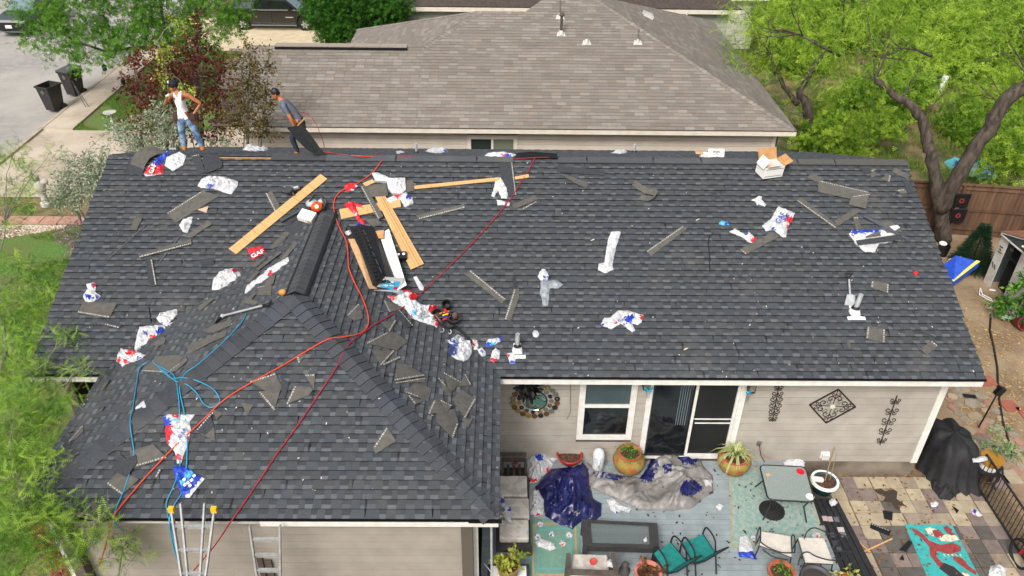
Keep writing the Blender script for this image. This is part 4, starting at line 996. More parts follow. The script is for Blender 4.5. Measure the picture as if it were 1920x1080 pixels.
# crumbs of wood, granules, nails
cr = MB()
for i in range(520):
    x, y = random.uniform(100, 1840), random.uniform(305, 960)
    pl = surf(x, y); p = hit(x, y, pl, .03)
    if not region_ok(pl, p): continue
    n = nrm(pl); s = random.uniform(.006, .022); a = random.random()*6.28; u, v, _ = frame(pl); d = u*math.cos(a)+v*math.sin(a); e = n.cross(d)
    cr.prism([p-d*s-e*s*.3, p+d*s-e*s*.4, p+d*s*.8+e*s*.4, p-d*s*.7+e*s*.35], .008, n, random.choice((0, 0, 1, 2)))
cr.build('roof_crumbs', [mat('granule_dark', '4b4a47', .9), mat('crumb_wood', 'b59a76', .9), mat('crumb_white', 'cfccc5', .8)], kind='stuff')
for i, (x, y, l) in enumerate([(1108,451,'between the long white bag and the grey strip'), (1305,413,'above the black cord'), (1282,656,'low on the right half of the main slope'), (92,0,'')][:3]):
    mb = MB(); p = hit(x, y, 'M', .04); mb.bar(p, p+Vector((.08, .03, .02)), .02, .01, nrm('M')); tag(mb.build('wood_splinter', mat('splinter', 'd5c3a4', .8)), 'small pale wood splinter '+l, 'splinter')

# pale boards
M_OSB = mat('strand_board', 'cfa46e', .8, 'bf935f', 22, 6, .1, 30, lo=.3, hi=.7); M_GRV = mat('saw_line', '8d6b43', .9)
def board(P, label, cuts=(), pl=None, th=.014, h=.04, name='plank'):
    pl = pl or surf(*mean_px(P)); n = nrm(pl); A = [hit(x, y, pl, h) for x, y in P]
    mb = MB(); mb.prism(A, th, n); o = tag(mb.build(name, M_OSB), label, 'board')
    for t in cuts:
        p, q = A[0].lerp(A[1], t)+n*(th+.0015), A[3].lerp(A[2], t)+n*(th+.0015); mb = MB(); mb.bar(p, q, .008, .003, n); mb.build('saw_line', M_GRV, o)
    return o
board([(429,467),(601,327),(614,336),(443,477)], 'long pale strand-board plank lying slantwise on the left half of the roof', (.14, .24, .33, .51, .68, .77, .85))
board([(636,393),(750,374),(752,388),(640,411)], 'pale board lying level under the red bag, lower arm of the crossed boards', (.45,))
board([(703,368),(722,367),(795,495),(770,506)], 'wide pale board pointing down-right from the crossed boards', (.42, .62, .68, .82), h=.06)
board([(776,349),(935,333),(937,339),(778,355)], 'long thin pale lath reaching from the crossed boards to the torn white bag', (.2, .45, .7))
board([(680,344),(698,337),(704,342),(686,350)], 'short pale board end at the upper left of the crossed boards')
board([(965,332),(991,327),(992,333),(966,337)], 'short piece of pale lath right of the torn white bag')
board([(92,560),(108,548),(107,556),(102,565)], 'pale wood offcut sticking out beyond the left roof edge', h=-.03) if False else None
# ------------------------------------------------------------------ tools, cartons and pipes on the roof
M_KRAFT = mat('kraft_board', 'b98d5d', .85, 'a97e50', 7, 3); M_KRAFTL = mat('kraft_light', 'd0a87c', .85, 'c49a6c', 7); M_CARTW = mat('white_carton', 'e4e2de', .6); M_YEL = mat('yellow_plastic', 'd8b21c', .5); M_ORG = mat('orange_plastic', 'e2571b', .4, 'c4460f', 12)
M_ALU = mat('aluminium', 'b4b5b4', .42, '9c9d9d', 9, 4, metal=.3); M_LEATH = mat('dark_leather', '2a1d18', .6, '1c1411', 16, 4, .3); M_SLV = mat('grey_metal', '8e9492', .35, '797f7e', 12, metal=.6); M_STEELP = mat('painted_steel', 'aeb3b3', .45, '9a9f9f', 10)
uM, vM, nM = frame('M')
def onroof(o, p, pl, yaw=0.):
    """stand an Empty on a roof slope with its z along the slope normal"""
    u, v, n = frame(pl); c, s = math.cos(yaw), math.sin(yaw); U_ = u*c+v*s; V_ = n.cross(U_)
    o.location = p; basis_rot(o, U_, V_, n); return U_, V_, n
def loc(P, o_p, U_, V_, n): return Vector(((P-o_p).dot(U_), (P-o_p).dot(V_), (P-o_p).dot(n)))
# open carton with black ridge vent panels, spanning the valley
ct = thing('vent_carton', 'long open carton holding black slotted ridge vents, with a blue label end', 'carton', roofpt(705, 480, .03))
A, B = hit(662,437,'M',.10), hit(702,435,'M',.10); Dn, Cn = hit(706,545,'R',.10), hit(742,545,'R',.08)
def P4(s, t, h=0): return A.lerp(B, s).lerp(Dn.lerp(Cn, s), t)+Vector((0, 0, h))
mb = MB(); mb.prism([P4(-.3, .02), P4(1.2, .02), P4(1.1, .98), P4(-.2, .98)], .015, (0, 0, 1)); mb.build('bottom', mat('carton_inside_dark', '2a231d', .9), ct)
mb = MB(); mb.prism([P4(-.35, .12, .0), P4(.05, .12, .0), P4(.05, .98, .0), P4(-.35, .98, .02)], .02, (0, 0, 1)); mb.build('side_flap', M_KRAFTL, ct)
mb = MB(); mb.prism([P4(1.15, .06, .0), P4(1.65, .06, .14), P4(1.6, 1.0, .14), P4(1.08, 1.0, .0)], .012, (0, 0, 1)); mb.build('side_flap', M_CARTW, ct)
mb = MB(); mb.prism([hit(686,436,'M',.12), hit(720,432,'M',.26), hit(719,447,'M',.24), hit(690,448,'M',.12)], .012, (0, -.2, 1)); mb.prism([hit(678,430,'M',.14), hit(688,436,'M',.14), hit(686,447,'M',.12), hit(675,442,'M',.12)], .01, (0, 0, 1)); mb.build('end_flap', M_KRAFT, ct)
e = [hit(701,545,'R',.04), hit(748,548,'R',.04), hit(758,522,'R',.30), hit(722,520,'R',.30)]
mb = MB(); mb.prism([e[0], e[1], e[2], e[3]], .012, (0, 0, 1)); en = mb.build('label_end', mat('grey_carton', 'b7b6b3', .7), ct)
ne = (e[1]-e[0]).cross(e[3]-e[0]).normalized()
def E4(s, t, k=.018): return e[0].lerp(e[1], s).lerp(e[3].lerp(e[2], s), t)+Vector((0, 0, .012))+ne*k*.3+Vector((0, -.004, .004))
mb = MB(); mb.face([E4(.14, .08), E4(.9, .08), E4(.88, .72), E4(.16, .72)]); mb.build('blue_label', mat('cyan_print', '2b9fc6', .5), en)
mb = MB(); mb.face([E4(.72, .14, .03)+Vector((0, 0, .003)), E4(.88, .14, .03)+Vector((0, 0, .003)), E4(.87, .34, .03)+Vector((0, 0, .003)), E4(.71, .34, .03)+Vector((0, 0, .003))]); mb.build('red_mark', M_RED, en)
text_on('ridge vent', E4(.2, .34, .03)+Vector((0, 0, .003)), E4(.68, .36, .03)+Vector((0, 0, .003)), 'R', 0, M_INKW, en, plane=ne if ne.z > 0 else -ne)
mb = MB(); mb.face([E4(.44, .52, .03)+Vector((0, 0, .003)), E4(.58, .52, .03)+Vector((0, 0, .003)), E4(.58, .68, .03)+Vector((0, 0, .003)), E4(.44, .68, .03)+Vector((0, 0, .003))]); mb.build('label_mark', M_INKW, en)
mb = MB(); mb.prism([hit(697,522,'R',.1), hit(710,545,'R',.05), hit(716,521,'R',.2)], .01, (0, 0, 1)); mb.build('printed_corner', M_BLU, ct)
vs = thing('vent_strips', 'black slotted plastic ridge vents sticking out of the open carton', 'vent panel', P4(.4, .5))
mb = MB()
for s0, s1, h0, h1 in ((-.15, .45, .14, .20), (.45, 1.0, .20, .10)): mb.prism([P4(s0, .0, h0), P4(s1, -.01, h1), P4(s1+.15, .97, h1-.03), P4(s0+.2, .97, h0-.03)], .012, (0, 0, 1))
mb.build('panel', M_BLACK, vs)
mb = MB()
for t in np.linspace(.06, .9, 15):
    for s0, s1, h in ((-.06, .16, .163), (.24, .40, .197)):
        mb.prism([P4(s0+.18*t, t, h-.012*t), P4(s1+.18*t, t+.012, h+.02-.012*t), P4(s1+.18*t, t+.035, h+.02-.012*t), P4(s0+.18*t, t+.024, h-.012*t)], .006, (0, 0, 1))
mb.build('slot', mat('gap_black', '08080a', 1), vs)
for g in range(6):
    t = .1+g*.13; mb = MB(); mb.bar(P4(.40+.1*t, t, .215-.01*t), P4(.44+.1*t, t+.09, .215-.01*t), .03, .006); mb.build('rib', mat('dark_sheen_plastic', '3c3e42', .25), vs)
# nail coil box and loose sheets right of the carton
def carton(label, p, pl, yaw, size, m, name='box', cat='box', lid=None, tilt=0):
    o = thing(name, label, cat, p); onroof(o, p, pl, yaw) if pl else None
    if not pl: o.rotation_euler.z = yaw
    a, b, c = size; t = .008; mb = MB()
    mb.box((0, 0, t/2), (a, b, t)); mb.box((-a/2, 0, c/2), (t, b, c)); mb.box((a/2, 0, c/2), (t, b, c)); mb.box((0, -b/2, c/2), (a, t, c)); mb.box((0, b/2, c/2), (a, t, c))
    mb.build('body', m, o, local=True); return o
nb1 = carton('black and red nail box half under scraps right of the carton', hit(752,484,'M',.03), 'M', .1, (.26, .18, .12), M_BLACK)
mb = MB(); mb.box((0, 0, .122), (.262, .182, .01)); mb.build('lid', M_BLACK, nb1, local=True)
mb = MB(); [mb.lathe([(.0, .131), (.034, .131), (.034, .127)], (x, .02, 0), 12) for x in (-.05, .07)]; mb.build('white_disc', M_CARTW, nb1, local=True)
mb = MB(); mb.box((0, -.0915, .05), (.22, .004, .05)); mb.build('red_band', M_RED, nb1, local=True)
S_([(727,443),(742,437),(762,472),(748,478)], 'grey shingle between the open carton and the wide pale board', 0, h=.03)
S_([(722,470),(745,458),(749,463),(732,475)], 'narrow pale-edged scrap under the wide board beside the carton', 0, h=.06)
S_([(685,412),(706,409),(717,420),(700,426)], 'dark grey shingle triangle below the lower arm of the crossed boards', None)
# white box and leaf blower by the wing ridge
wb_ = thing('leaf_blower', 'orange and grey leaf blower with a long black tube above the wing ridge', 'leaf blower', hit(592,385,'M',.03))
c = hit(594,388,'M',.16)
mb = MB(); mb.ball(c, .15, 12, 8, 0, (1, .8, .85)); mb.box(c+Vector((.09, -.06, .06)), (.12, .1, .12)); mb.build('motor_housing', M_ORG, wb_)
mb = MB(); mb.ball(c+Vector((-.12, .08, .04)), .15, 12, 8, 0, (1, .9, .7)); mb.ball(c+Vector((.1, .12, .05)), .1, 10, 7); mb.build('fan_housing', M_STEELP, wb_)
mb = MB(); mb.tube([c+Vector((-.16, .02, .12)), c+Vector((-.05, .12, .25)), c+Vector((.1, .12, .24)), c+Vector((.17, .02, .12)), c+Vector((.2, -.06, .02))], .025, 8); mb.ball(c+Vector((.17, -.1, .02)), .06, 8, 6); mb.build('handle', M_BLACK, wb_)
mb = MB(); mb.tube([c+Vector((-.12, -.06, -.02)), hit(572,389,'M',.1), hit(527,415,'M',.06)], [.06, .055, .042], 10); mb.build('blower_tube', mat('dark_grey_plastic', '34373b', .4), wb_)
mb = MB(); mb.lathe([(0, .0), (.05, 0), (.05, .01)], c+Vector((.03, -.12, .08)), 12, 0, Matrix.Rotation(math.radians(80), 3, 'X')); mb.build('starter_cap', M_CARTW, wb_)
wbx = carton('white cardboard box between the pale plank and the wing ridge', hit(577,409,'M',.06), 'M', -.35, (.36, .26, .12), M_CARTW)
mb = MB(); mb.box((-.0, 0, .125), (.365, .265, .008)); mb.build('lid', M_CARTW, wbx, local=True); mb = MB(); mb.box((.12, -.133, .05), (.1, .006, .08)); mb.build('torn_corner', M_KRAFT, wbx, local=True)
S_([(534,418),(552,402),(558,407),(541,424)], 'reddish torn shingle under the blower tube', None, True)
# nail gun
ng = thing('nail_gun', 'grey and silver coil nail gun above the long pale plank', 'nail gun', hit(546,357,'M',.03)); c = hit(546,356,'M',.1)
mb = MB(); mb.lathe([(.0, -.11), (.055, -.1), (.06, .0), (.045, .1), (.0, .12)], c+Vector((.09, .03, .03)), 12, 0, Matrix.Rotation(math.radians(70), 3, 'Y')); mb.build('motor_cap', M_SLV, ng)
mb = MB(); mb.tube([c+Vector((.06, .05, .05)), c+Vector((-.08, .09, .05)), c+Vector((-.18, .07, .03))], [.035, .03, .04], 8); mb.build('grip', M_SLV, ng)
mb = MB(); mb.lathe([(0, -.045), (.1, -.045), (.1, .045), (0, .045)], c+Vector((-.05, -.07, .03)), 14, 0, Matrix.Rotation(math.radians(30), 3, 'X')); mb.bar(c+Vector((-.15, -.02, 0)), c+Vector((.06, -.1, 0)), .05, .05); mb.build('coil_magazine', mat('dark_grey_plastic', '34373b', .4), ng)
mb = MB(); mb.bar(c+Vector((.05, -.1, -.02)), c+Vector((.09, -.16, -.05)), .03, .03); mb.build('nose', M_ROD, ng)
# chalk / tape tool at the wing peak
tp = thing('tape_tool', 'orange and black tape tool at the peak of the wing roof', 'tool', hit(530,551,'L',.03)); c = hit(530,548,'L',.09)
mb = MB(); mb.ball(c, .085, 10, 7, 0, (1, .7, .8)); mb.build('case', mat('dull_orange', 'c9853a', .5), tp)
mb = MB(); mb.ball(c+Vector((.06, .01, -.01)), .07, 10, 7, 0, (.9, .8, .8)); mb.tube([c+Vector((.08, 0, .02)), c+Vector((.16, .03, .0)), c+Vector((.2, .08, -.03))], .015, 6); mb.build('grip', M_BLACK, tp)
mb = MB(); mb.bar(c+Vector((-.06, -.06, -.05)), c+Vector((-.1, -.1, -.07)), .03, .01); mb.build('hook', M_SLV, tp)
# long-handled shingle scraper
def frompts(*P): return [Vector(p) for p in P]
sc_ = thing('roofing_shovel', 'long-handled shingle scraper lying on the left slope of the wing with its dark blade down', 'shovel', hit(460,586,'L',.03))
a, b_ = hit(418,592,'L',.10), hit(496,572,'L',.09); d = (b_-a).normalized(); nL = nrm('L')
mb = MB(); mb.tube([a, b_], .022, 8); mb.build('shaft', M_ALU, sc_)
mb = MB(); w1 = nL.cross(d); g = b_; e1 = g+d*.13+w1*.07; e2 = g+d*.13-w1*.07; mb.tube([g-d*.04, g], .028, 8); mb.tube([g, e1], .016, 6); mb.tube([g, e2], .016, 6); mb.tube([e1, e2], .018, 6); mb.build('handle', M_BLACK, sc_)
mb = MB(); mb.prism([a-w1*.04, a+w1*.04, a-d*.04+w1*.1, a-d*.14+w1*.11, hit(402,609,'L',.03), a-d*.1-w1*.12], .008, nL); mb.build('blade', mat('black_blade', '1b1b1c', .5), sc_)
mb = MB(); mb.lathe([(.022, -.05), (.05, .0), (.02, .05)], a-d*.01, 8, 0, Matrix((w1, nL, d)).transposed()); mb.build('socket', M_ALU, sc_)
# upright shovel near the pipe at the right
sh = thing('roofing_shovel', 'shovel with black D handle and grey blade at the right vent pipe', 'shovel', hit(1594,550,'M',.03))
a, b_ = hit(1592,524,'M',.16), hit(1594,554,'M',.10); w1 = Vector((1, 0, 0)); d = (a-b_).normalized()
mb = MB(); mb.tube([b_, a], .022, 8); mb.build('shaft', M_ALU, sh)
mb = MB(); mb.tube([a, a+d*.05], .026, 8); mb.tube([a+d*.05, a+d*.14+w1*.075], .016, 6); mb.tube([a+d*.05, a+d*.14-w1*.075], .016, 6); mb.tube([a+d*.14+w1*.085, a+d*.14-w1*.085], .018, 6); mb.build('handle', M_BLACK, sh)
q = [hit(1588,553,'M',.12), hit(1602,554,'M',.12), hit(1602,574,'M',.05), hit(1583,572,'M',.05)]; mb = MB()
mb.prism(q, .006, nM); mb.bar(q[0]+nM*.02, q[3]+nM*.02, .01, .03, nM); mb.bar(q[1]+nM*.02, q[2]+nM*.02, .01, .03, nM); mb.prism([q[0], q[1], b_+w1*.03+d*.03, b_-w1*.03+d*.03], .012, nM); mb.build('blade', M_STEELP, sh)
# vent pipes through the roof: part of the roof
def vent(px, py, pl, r, hgt, wd, tilt=(0, 0), dark=True):
    q = hit(px, py, pl, .012); u, v, n = frame(pl); mb = MB()
    mb.prism([q-u*wd/2-v*.06, q+u*wd/2-v*.06, q+u*wd/2+v*.02, q-u*wd/2+v*.02], .022, n)
    mb.prism([q-u*wd*.3+v*.02, q+u*wd*.3+v*.02, q+u*wd*.22+v*.3, q-u*wd*.22+v*.3], .02, n)
    mb.lathe([(wd*.34, -.02), (wd*.3, .03), (wd*.24, .10)], q+v*.15, 16); fl = mb.build('vent_flashing', M_CARTW, roof)
    c = q+v*.15; mb = MB(); mb.lathe([(wd*.25, .09), (wd*.2, .13), (r*1.2, .16)], c, 16); mb.build('rubber_collar', M_BLACK, fl)
    mb = MB(); t = c+Vector((tilt[0], tilt[1], hgt)); mb.tube([c, t], r, 12, cap=False); mb.lathe([(r*.75, 0), (r*.75, -.2)], t, 12); mb.lathe([(r, 0), (r*.75, 0)], t, 12); mb.build('vent_pipe', M_STEELP, fl)
vent(970, 668, 'M', .045, .42, .34); vent(1605, 596, 'M', .05, .42, .38, (.06, .05))
for px, py in ((1189, 288), (781, 289)):
    q = hit(px, py, 'B', 0); mb = MB(); mb.tube([q, q+Vector((0, 0, .30))], .033, 10, cap=False); mb.tube([q+Vector((0, 0, .16)), q+Vector((0, 0, .30))], .04, 10); vp = mb.build('vent_pipe', M_STEELP, roof)
    mb = MB(); mb.lathe([(.11, .0), (.055, .07), (.036, .1)], q, 12); mb.build('rubber_collar', M_BLACK, vp)
# open carton at the right of the ridge
c0 = hit(1441,326,'M',.03); cb_ = thing('open_carton', 'open white and brown carton standing on the slope just below the ridge at the right', 'carton', c0)
U_, V_, n_r = onroof(cb_, c0, 'M', .28)
cb_.rotation_euler = (math.radians(6), 0, .28)
a, b, h = .52, .36, .30; t = .01; mb = MB()
mb.box((0, 0, t/2), (a, b, t)); mb.box((-a/2, 0, h/2), (t, b, h)); mb.box((a/2, 0, h/2), (t, b, h)); mb.box((0, -b/2, h/2), (a, t, h)); mb.box((0, b/2, h/2), (a, t, h)); mb.build('body', M_CARTW, cb_, local=True)
for cen, sz, rot in (((0, b/2+.07, h+.12), (a*.95, t, .28), Matrix.Rotation(math.radians(-30), 3, 'X')), ((a/2+.09, 0, h+.05), (t, b, .24), Matrix.Rotation(math.radians(62), 3, 'Y')), ((0, 0, h*.55), (a*.8, b*.8, t), Matrix.Rotation(.25, 3, 'Y'))):
    mb = MB(); mb.box(cen, sz, rot); mb.build('flap', M_KRAFT if sz[2] > .1 else M_KRAFTL, cb_, local=True)
mb = MB(); mb.box((-a/2-.0, -.02, h+.08), (t, b*.9, .24), Matrix.Rotation(math.radians(30), 3, 'Y')); mb.box((-.05, -b/2-.02, h+.0), (a*.6, t, .16), Matrix.Rotation(math.radians(30), 3, 'X')); mb.build('flap', M_CARTW, cb_, local=True)
for z in (.05, .24):
    mb = MB(); mb.box((0, -b/2-.006, z), (a*.9, .004, .012)); mb.build('printed_line', M_INKB, cb_, local=True)
# white printed carton behind the ridge
c0 = hit(1340,297,'B',.0); pc = thing('printed_carton', 'flattened white carton with black print and red edge on the ridge', 'carton', c0)
mb = MB(); mb.box(c0+Vector((.02, .0, .13)), (.42, .012, .26), Matrix.Rotation(math.radians(-22), 3, 'X')); mb.box(c0+Vector((-.29, .03, .07)), (.2, .16, .14)); mb.build('panel', M_CARTW, pc)
mb = MB(); mb.box(c0+Vector((-.42, .03, .145)), (.2, .16, .008)); mb.build('flap', M_KRAFTL, pc)
mb = MB(); mb.box(c0+Vector((.2, -.03, .03)), (.05, .02, .06)); mb.build('red_edge', M_RED, pc)
nn = (Matrix.Rotation(math.radians(-22), 3, 'X') @ Vector((0, -1, 0)))
for z, y, t in ((.17, -.005, 'simply'), (.04, .03, 'roofing')):
    pa = c0+Vector((-.08, -.025+.4*(z-.13), z)); text_on(t, pa, pa+Vector((.2, 0, 0)), 'M', 0, M_INKB, pc, plane=nn)
mb = MB(); pa = c0+Vector((.02, -.028, .1)); mb.tube([pa+Vector((-.08, 0, 0)), pa+Vector((0, .015, .04)), pa+Vector((.08, 0, 0))], .006, 5); mb.build('roof_logo', M_INKB, pc)
mb = MB(); a_ = hit(1145,287,'B'); p = hit(1200,288,'B',.01); mb.bar(p, p+Vector((.35, 0, 0)), .05, .01); tag(mb.build('paper_strip', M_CARTW), 'thin white strip right of the vent pipe behind the ridge', 'strip')
p = hit(323,284,'M',.04); sn = thing('small_nailer', 'small silver and black tool by the left boot of the man in white', 'tool', p)
mb = MB(); mb.tube([p+Vector((-.07, .05, .05)), p+Vector((.1, .05, .05))], .04, 8); mb.build('barrel', M_SLV, sn); mb = MB(); mb.tube([p+Vector((.1, .05, .05)), p+Vector((.16, .05, .05))], .045, 8); mb.box(p+Vector((-.1, .05, .05)), (.08, .03, .03)); mb.build('grip', M_BLACK, sn)
# tool belt with pouches beside the red and white bag
tb = thing('tool_belt', 'black tool belt with open pouches holding red, yellow and orange hand tools', 'tool belt', roofpt(838, 595, .03))
def pouch(x, y, r, hgt, lean, m):
    p = roofpt(x, y, .02); A_ = Vector((lean[0], lean[1], 1)).to_track_quat('Z', 'Y').to_matrix()
    mb = MB(); mb.lathe([(r*.75, 0), (r*1.0, hgt*.5), (r*1.08, hgt), (r*.9, hgt), (r*.7, hgt*.25), (0, hgt*.2)], p, 12, 0, A_); mb.build('pouch', m, tb, smooth=False); return p
pouch(848, 602, .125, .24, (.2, -.6), M_LEATH); pouch(838, 577, .10, .2, (0, -.5), M_BLACK); pouch(822, 594, .12, .17, (-.1, -.5), M_LEATH)
mb = MB(); p = roofpt(853, 592, .2); mb.ball(p, .09, 10, 7, 0, (.7, .5, 1)); mb.build('suede_flap', mat('suede', '5a4740', .9), tb)
mb = MB(); bp = [roofpt(x, y, .04) for x, y in ((812,600),(826,609),(842,617),(855,612),(868,624),(882,639),(892,647))]; 
for i in range(len(bp)-1): mb.bar(bp[i], bp[i+1], .065, .012, nM)
mb.build('belt', M_BLACK, tb)
for (x, y), (x2, y2), m_, r in (((824,588),(842,583),mat('wood_handle', 'b08648', .6),.014), ((822,596),(846,593),M_BLU,.012), ((828,592),(841,588),M_YEL,.018), ((830,600),(843,594),M_RED,.018), ((834,580),(838,586),M_RED,.03), ((816,590),(826,602),mat('copper_brown', '8a4a2b', .5),.02), ((838,590),(846,588),M_CARTW,.014)):
    mb = MB(); mb.tube([roofpt(x, y, .17), roofpt(x2, y2, .22)], r, 8); mb.build('hand_tool', m_, tb)
for x, y in ((843,622),(829,619)):
    mb = MB(); c = roofpt(x, y, .06); mb.tube([c+Vector((.035*math.cos(a_), .03*math.sin(a_), .03*math.sin(a_))) for a_ in np.linspace(-2.6, 1.3, 9)], .013 if x > 840 else .008, 6); mb.build('hook', M_ALU, tb)

# ------------------------------------------------------------------ hoses
def cr_(pts, k=6):
    out = []
    for i in range(len(pts)-1):
        p0, p1, p2, p3 = pts[max(i-1, 0)], pts[i], pts[i+1], pts[min(i+2, len(pts)-1)]
        for j in range(k):
            t = j/k; out.append(.5*((2*p1)+(p2-p0)*t+(2*p0-5*p1+4*p2-p3)*t*t+(3*p1-p0-3*p2+p3)*t**3))
    return out+[pts[-1]]
def hose(P, r, label, m, name='air_hose', cat='hose', grp=None):
    pts = [(roofpt(p[0], p[1], .035+r) if len(p) == 2 else (p[2] if isinstance(p[2], Vector) else hit(p[0], p[1], p[2], (.035+r) if p[2] in ('M', 'B', 'R', 'L', 'F') else r)+Vector((0, 0, p[3] if len(p) > 3 else 0)))) for p in P]
    mb = MB(); mb.tube(cr_(pts), r, 6); return tag(mb.build(name, m, smooth=True), label, cat, grp)
M_HO = mat('orange_hose', 'dd4a2c', .4, 'c93f24', 3); M_HR = mat('red_hose', 'a81f30', .4, '8f1a2a', 3); M_HB = mat('blue_hose', '2b93b8', .4, '2483a6', 3)
M_HO2 = M_HO
hose([(600,284,'B'),(630,288,'B'),(665,292,'B'),(700,294,'M'),(716,297,'M'),(708,312),(695,327),(668,345),(640,358),(627,375),(627,400),(636,425),(650,455),(653,490),(655,505),(665,530),(680,560),(690,590),(689,612),(672,626),(640,632),(615,636),(580,655),(530,685),(470,718),(420,750),(380,788),(330,835),(280,887),(230,945),(213,968),(211,974,hitY(211,975,WF-.06)),(205,995,hitY(205,995,WF-.05)),(196,1030,hitY(196,1030,WF+.0)),(186,1060,hitY(186,1060,WF+.1))], .0135, 'bright orange air hose winding from the ridge down across the wing to the front eave', M_HO)
hose([(1003,300,'M',.08),(995,312),(975,345),(950,382),(900,440),(850,492),(800,540),(750,580),(705,607),(680,625),(650,650),(630,690),(600,735),(560,795),(520,850),(470,925),(436,974),(432,978,hitY(432,979,WF-.05)),(405,1015,hitY(405,1020,WF-.1)),(365,1065,hitY(365,1068,WF-.1)),(340,1100,hitY(340,1100,WF-.1))], .0125, 'dark red air hose running from the lifted ridge cap down to the front eave', M_HR)
hose([(703,285,'B'),(720,291,'B'),(760,293,'B'),(840,292,'B'),(920,294,'B'),(960,297,'M'),(1003,300,'M',.06),(1030,299,'M',.06)], .008, 'red hose lying along the back of the ridge', M_HR)
q = hit(568,296,'B',.02)
hose([(0,0,hitY(560,212,19.3)),(0,0,hitY(575,212,19.2)),(0,0,hitY(590,228,19.1)),(0,0,hitY(600,250,19.0)),(0,0,hitY(607,270,18.9)),(609,290,'B')], .008, 'thin red hose hanging from the belt of the bending man', M_HR)
g = 'blue air hoses on the front wing'
hose([(277,679),(262,690),(256,720),(250,760),(244,790),(249,830),(251,850),(243,885),(232,920),(219,950),(213,970),(216,984,hitY(216,980,WF-.08)),(232,998,hitY(232,998,WF-.03))], .011, 'leftmost blue air hose hanging from the olive scrap down to the front eave', M_HB)
hose([(287,675),(290,682),(305,690),(325,702),(333,730),(337,780),(337,860),(337,880),(324,915),(312,945),(318,978),(320,985,hitY(320,985,WF-.1)),(332,1040,hitY(332,1040,WF-.2)),(345,1085,hitY(345,1085,WF-.2))], .011, 'blue air hose passing under the red, white and blue bag to the left ladder rail', M_HB)
hose([(462,587),(450,608),(420,640),(375,680),(345,703),(337,730),(347,780),(351,820),(350,870),(345,915),(325,950),(318,975,hitY(318,975,WF-.08)),(322,1010,hitY(322,1010,WF-.15)),(335,1060,hitY(335,1060,WF-.15))], .011, 'blue air hose with a bare brass end rising to the scraper shaft', M_HB)
hose([(295,686),(320,708),(345,708),(375,716),(400,730),(412,748),(408,758),(396,764),(382,757),(370,738),(352,722),(330,715),(312,700),(298,688)], .011, 'looped blue air hose crossing itself beside the left hip', M_HB)

# ------------------------------------------------------------------ people
SKIN = mat('skin', 'b3714e', .55, 'a5633f', 12, sss=.05); HAIR = mat('black_hair', '0f0d0d', .5)
DEN = mat('blue_denim', '3f5f86', .85, '8aa0b8', 9, 5, .2, lo=.42, hi=.62); TANK = mat('white_cotton', 'e9e9e9', .85); BOOT = mat('tan_boot', 'a9682e', .8); GREY = mat('grey_shirt', '5c6470', .85, '525a66', 8); DARKJ = mat('dark_jeans', '232b38', .85)
def skin_body(name, J, bones, parent, mats, mfun, sub=2):
    """one continuous figure: joints J {name: (pos, radius)}, bones [(a, b)]"""
    me = bpy.data.meshes.new(name); ks = list(J); idx = {k: i for i, k in enumerate(ks)}
    me.from_pydata([J[k][0] for k in ks], [(idx[a], idx[b]) for a, b in bones], [])
    o = bpy.data.objects.new(name, me); COL.objects.link(o)
    md = o.modifiers.new('s', 'SKIN'); md.use_smooth_shade = True
    sv = me.skin_vertices[0].data
    for k in ks:
        r = J[k][1]; sv[idx[k]].radius = (r, r) if not isinstance(r, tuple) else r
    sv[0].use_root = True
    m2 = o.modifiers.new('u', 'SUBSURF'); m2.levels = sub; m2.render_levels = sub
    dg = bpy.context.evaluated_depsgraph_get(); dg.update(); nm = bpy.data.meshes.new_from_object(o.evaluated_get(dg)); o.modifiers.clear(); o.data = nm; bpy.data.meshes.remove(me)
    for m in mats: nm.materials.append(m)
    nm.transform(Matrix.Translation(-wloc(parent)))
    off_ = wloc(parent)
    segs = [(Vector(J[a][0]), Vector(J[b][0]), a, b) for a, b in bones]
    for p in nm.polygons:
        c = p.center+off_; best = min(segs, key=lambda s: (c-(s[0]+(s[1]-s[0])*max(0, min(1, (c-s[0]).dot(s[1]-s[0])/max(1e-6, (s[1]-s[0]).length_squared))))).length)
        t = max(0, min(1, (c-best[0]).dot(best[1]-best[0])/max(1e-6, (best[1]-best[0]).length_squared)))
        p.material_index = mfun(best[2], best[3], t, c)
    o.parent = parent; return o
def hand(J, B, wrist, d, side, curl, pre, r=.009):
    """five fingers rooted in the palm"""
    w_, d, s = Vector(wrist), Vector(d).normalized(), Vector(side).normalized(); n = d.cross(s)
    J[pre+'palm'] = (tuple(w_+d*.06), (.038, .022)); 
    for i, (o_, L) in enumerate(((-.03, .07), (-.01, .08), (.01, .075), (.03, .06))):
        a = w_+d*.095+s*o_; b = a+(d*math.cos(curl)+n*math.sin(curl))*L*.5; c = b+(d*math.cos(curl*2)+n*math.sin(curl*2))*L*.5
        for q, k in ((a, 'a'), (b, 'b'), (c, 'c')): J[f'{pre}f{i}{k}'] = (tuple(q), r if k != 'c' else r*.8)
        B += [(pre+'palm', f'{pre}f{i}a'), (f'{pre}f{i}a', f'{pre}f{i}b'), (f'{pre}f{i}b', f'{pre}f{i}c')]
    a = w_+d*.045-s*.045; b = a+(d*.6-s*.7).normalized()*.04
    J[pre+'ta'] = (tuple(a), r*1.1); J[pre+'tb'] = (tuple(b), r); B += [(pre+'palm', pre+'ta'), (pre+'ta', pre+'tb')]
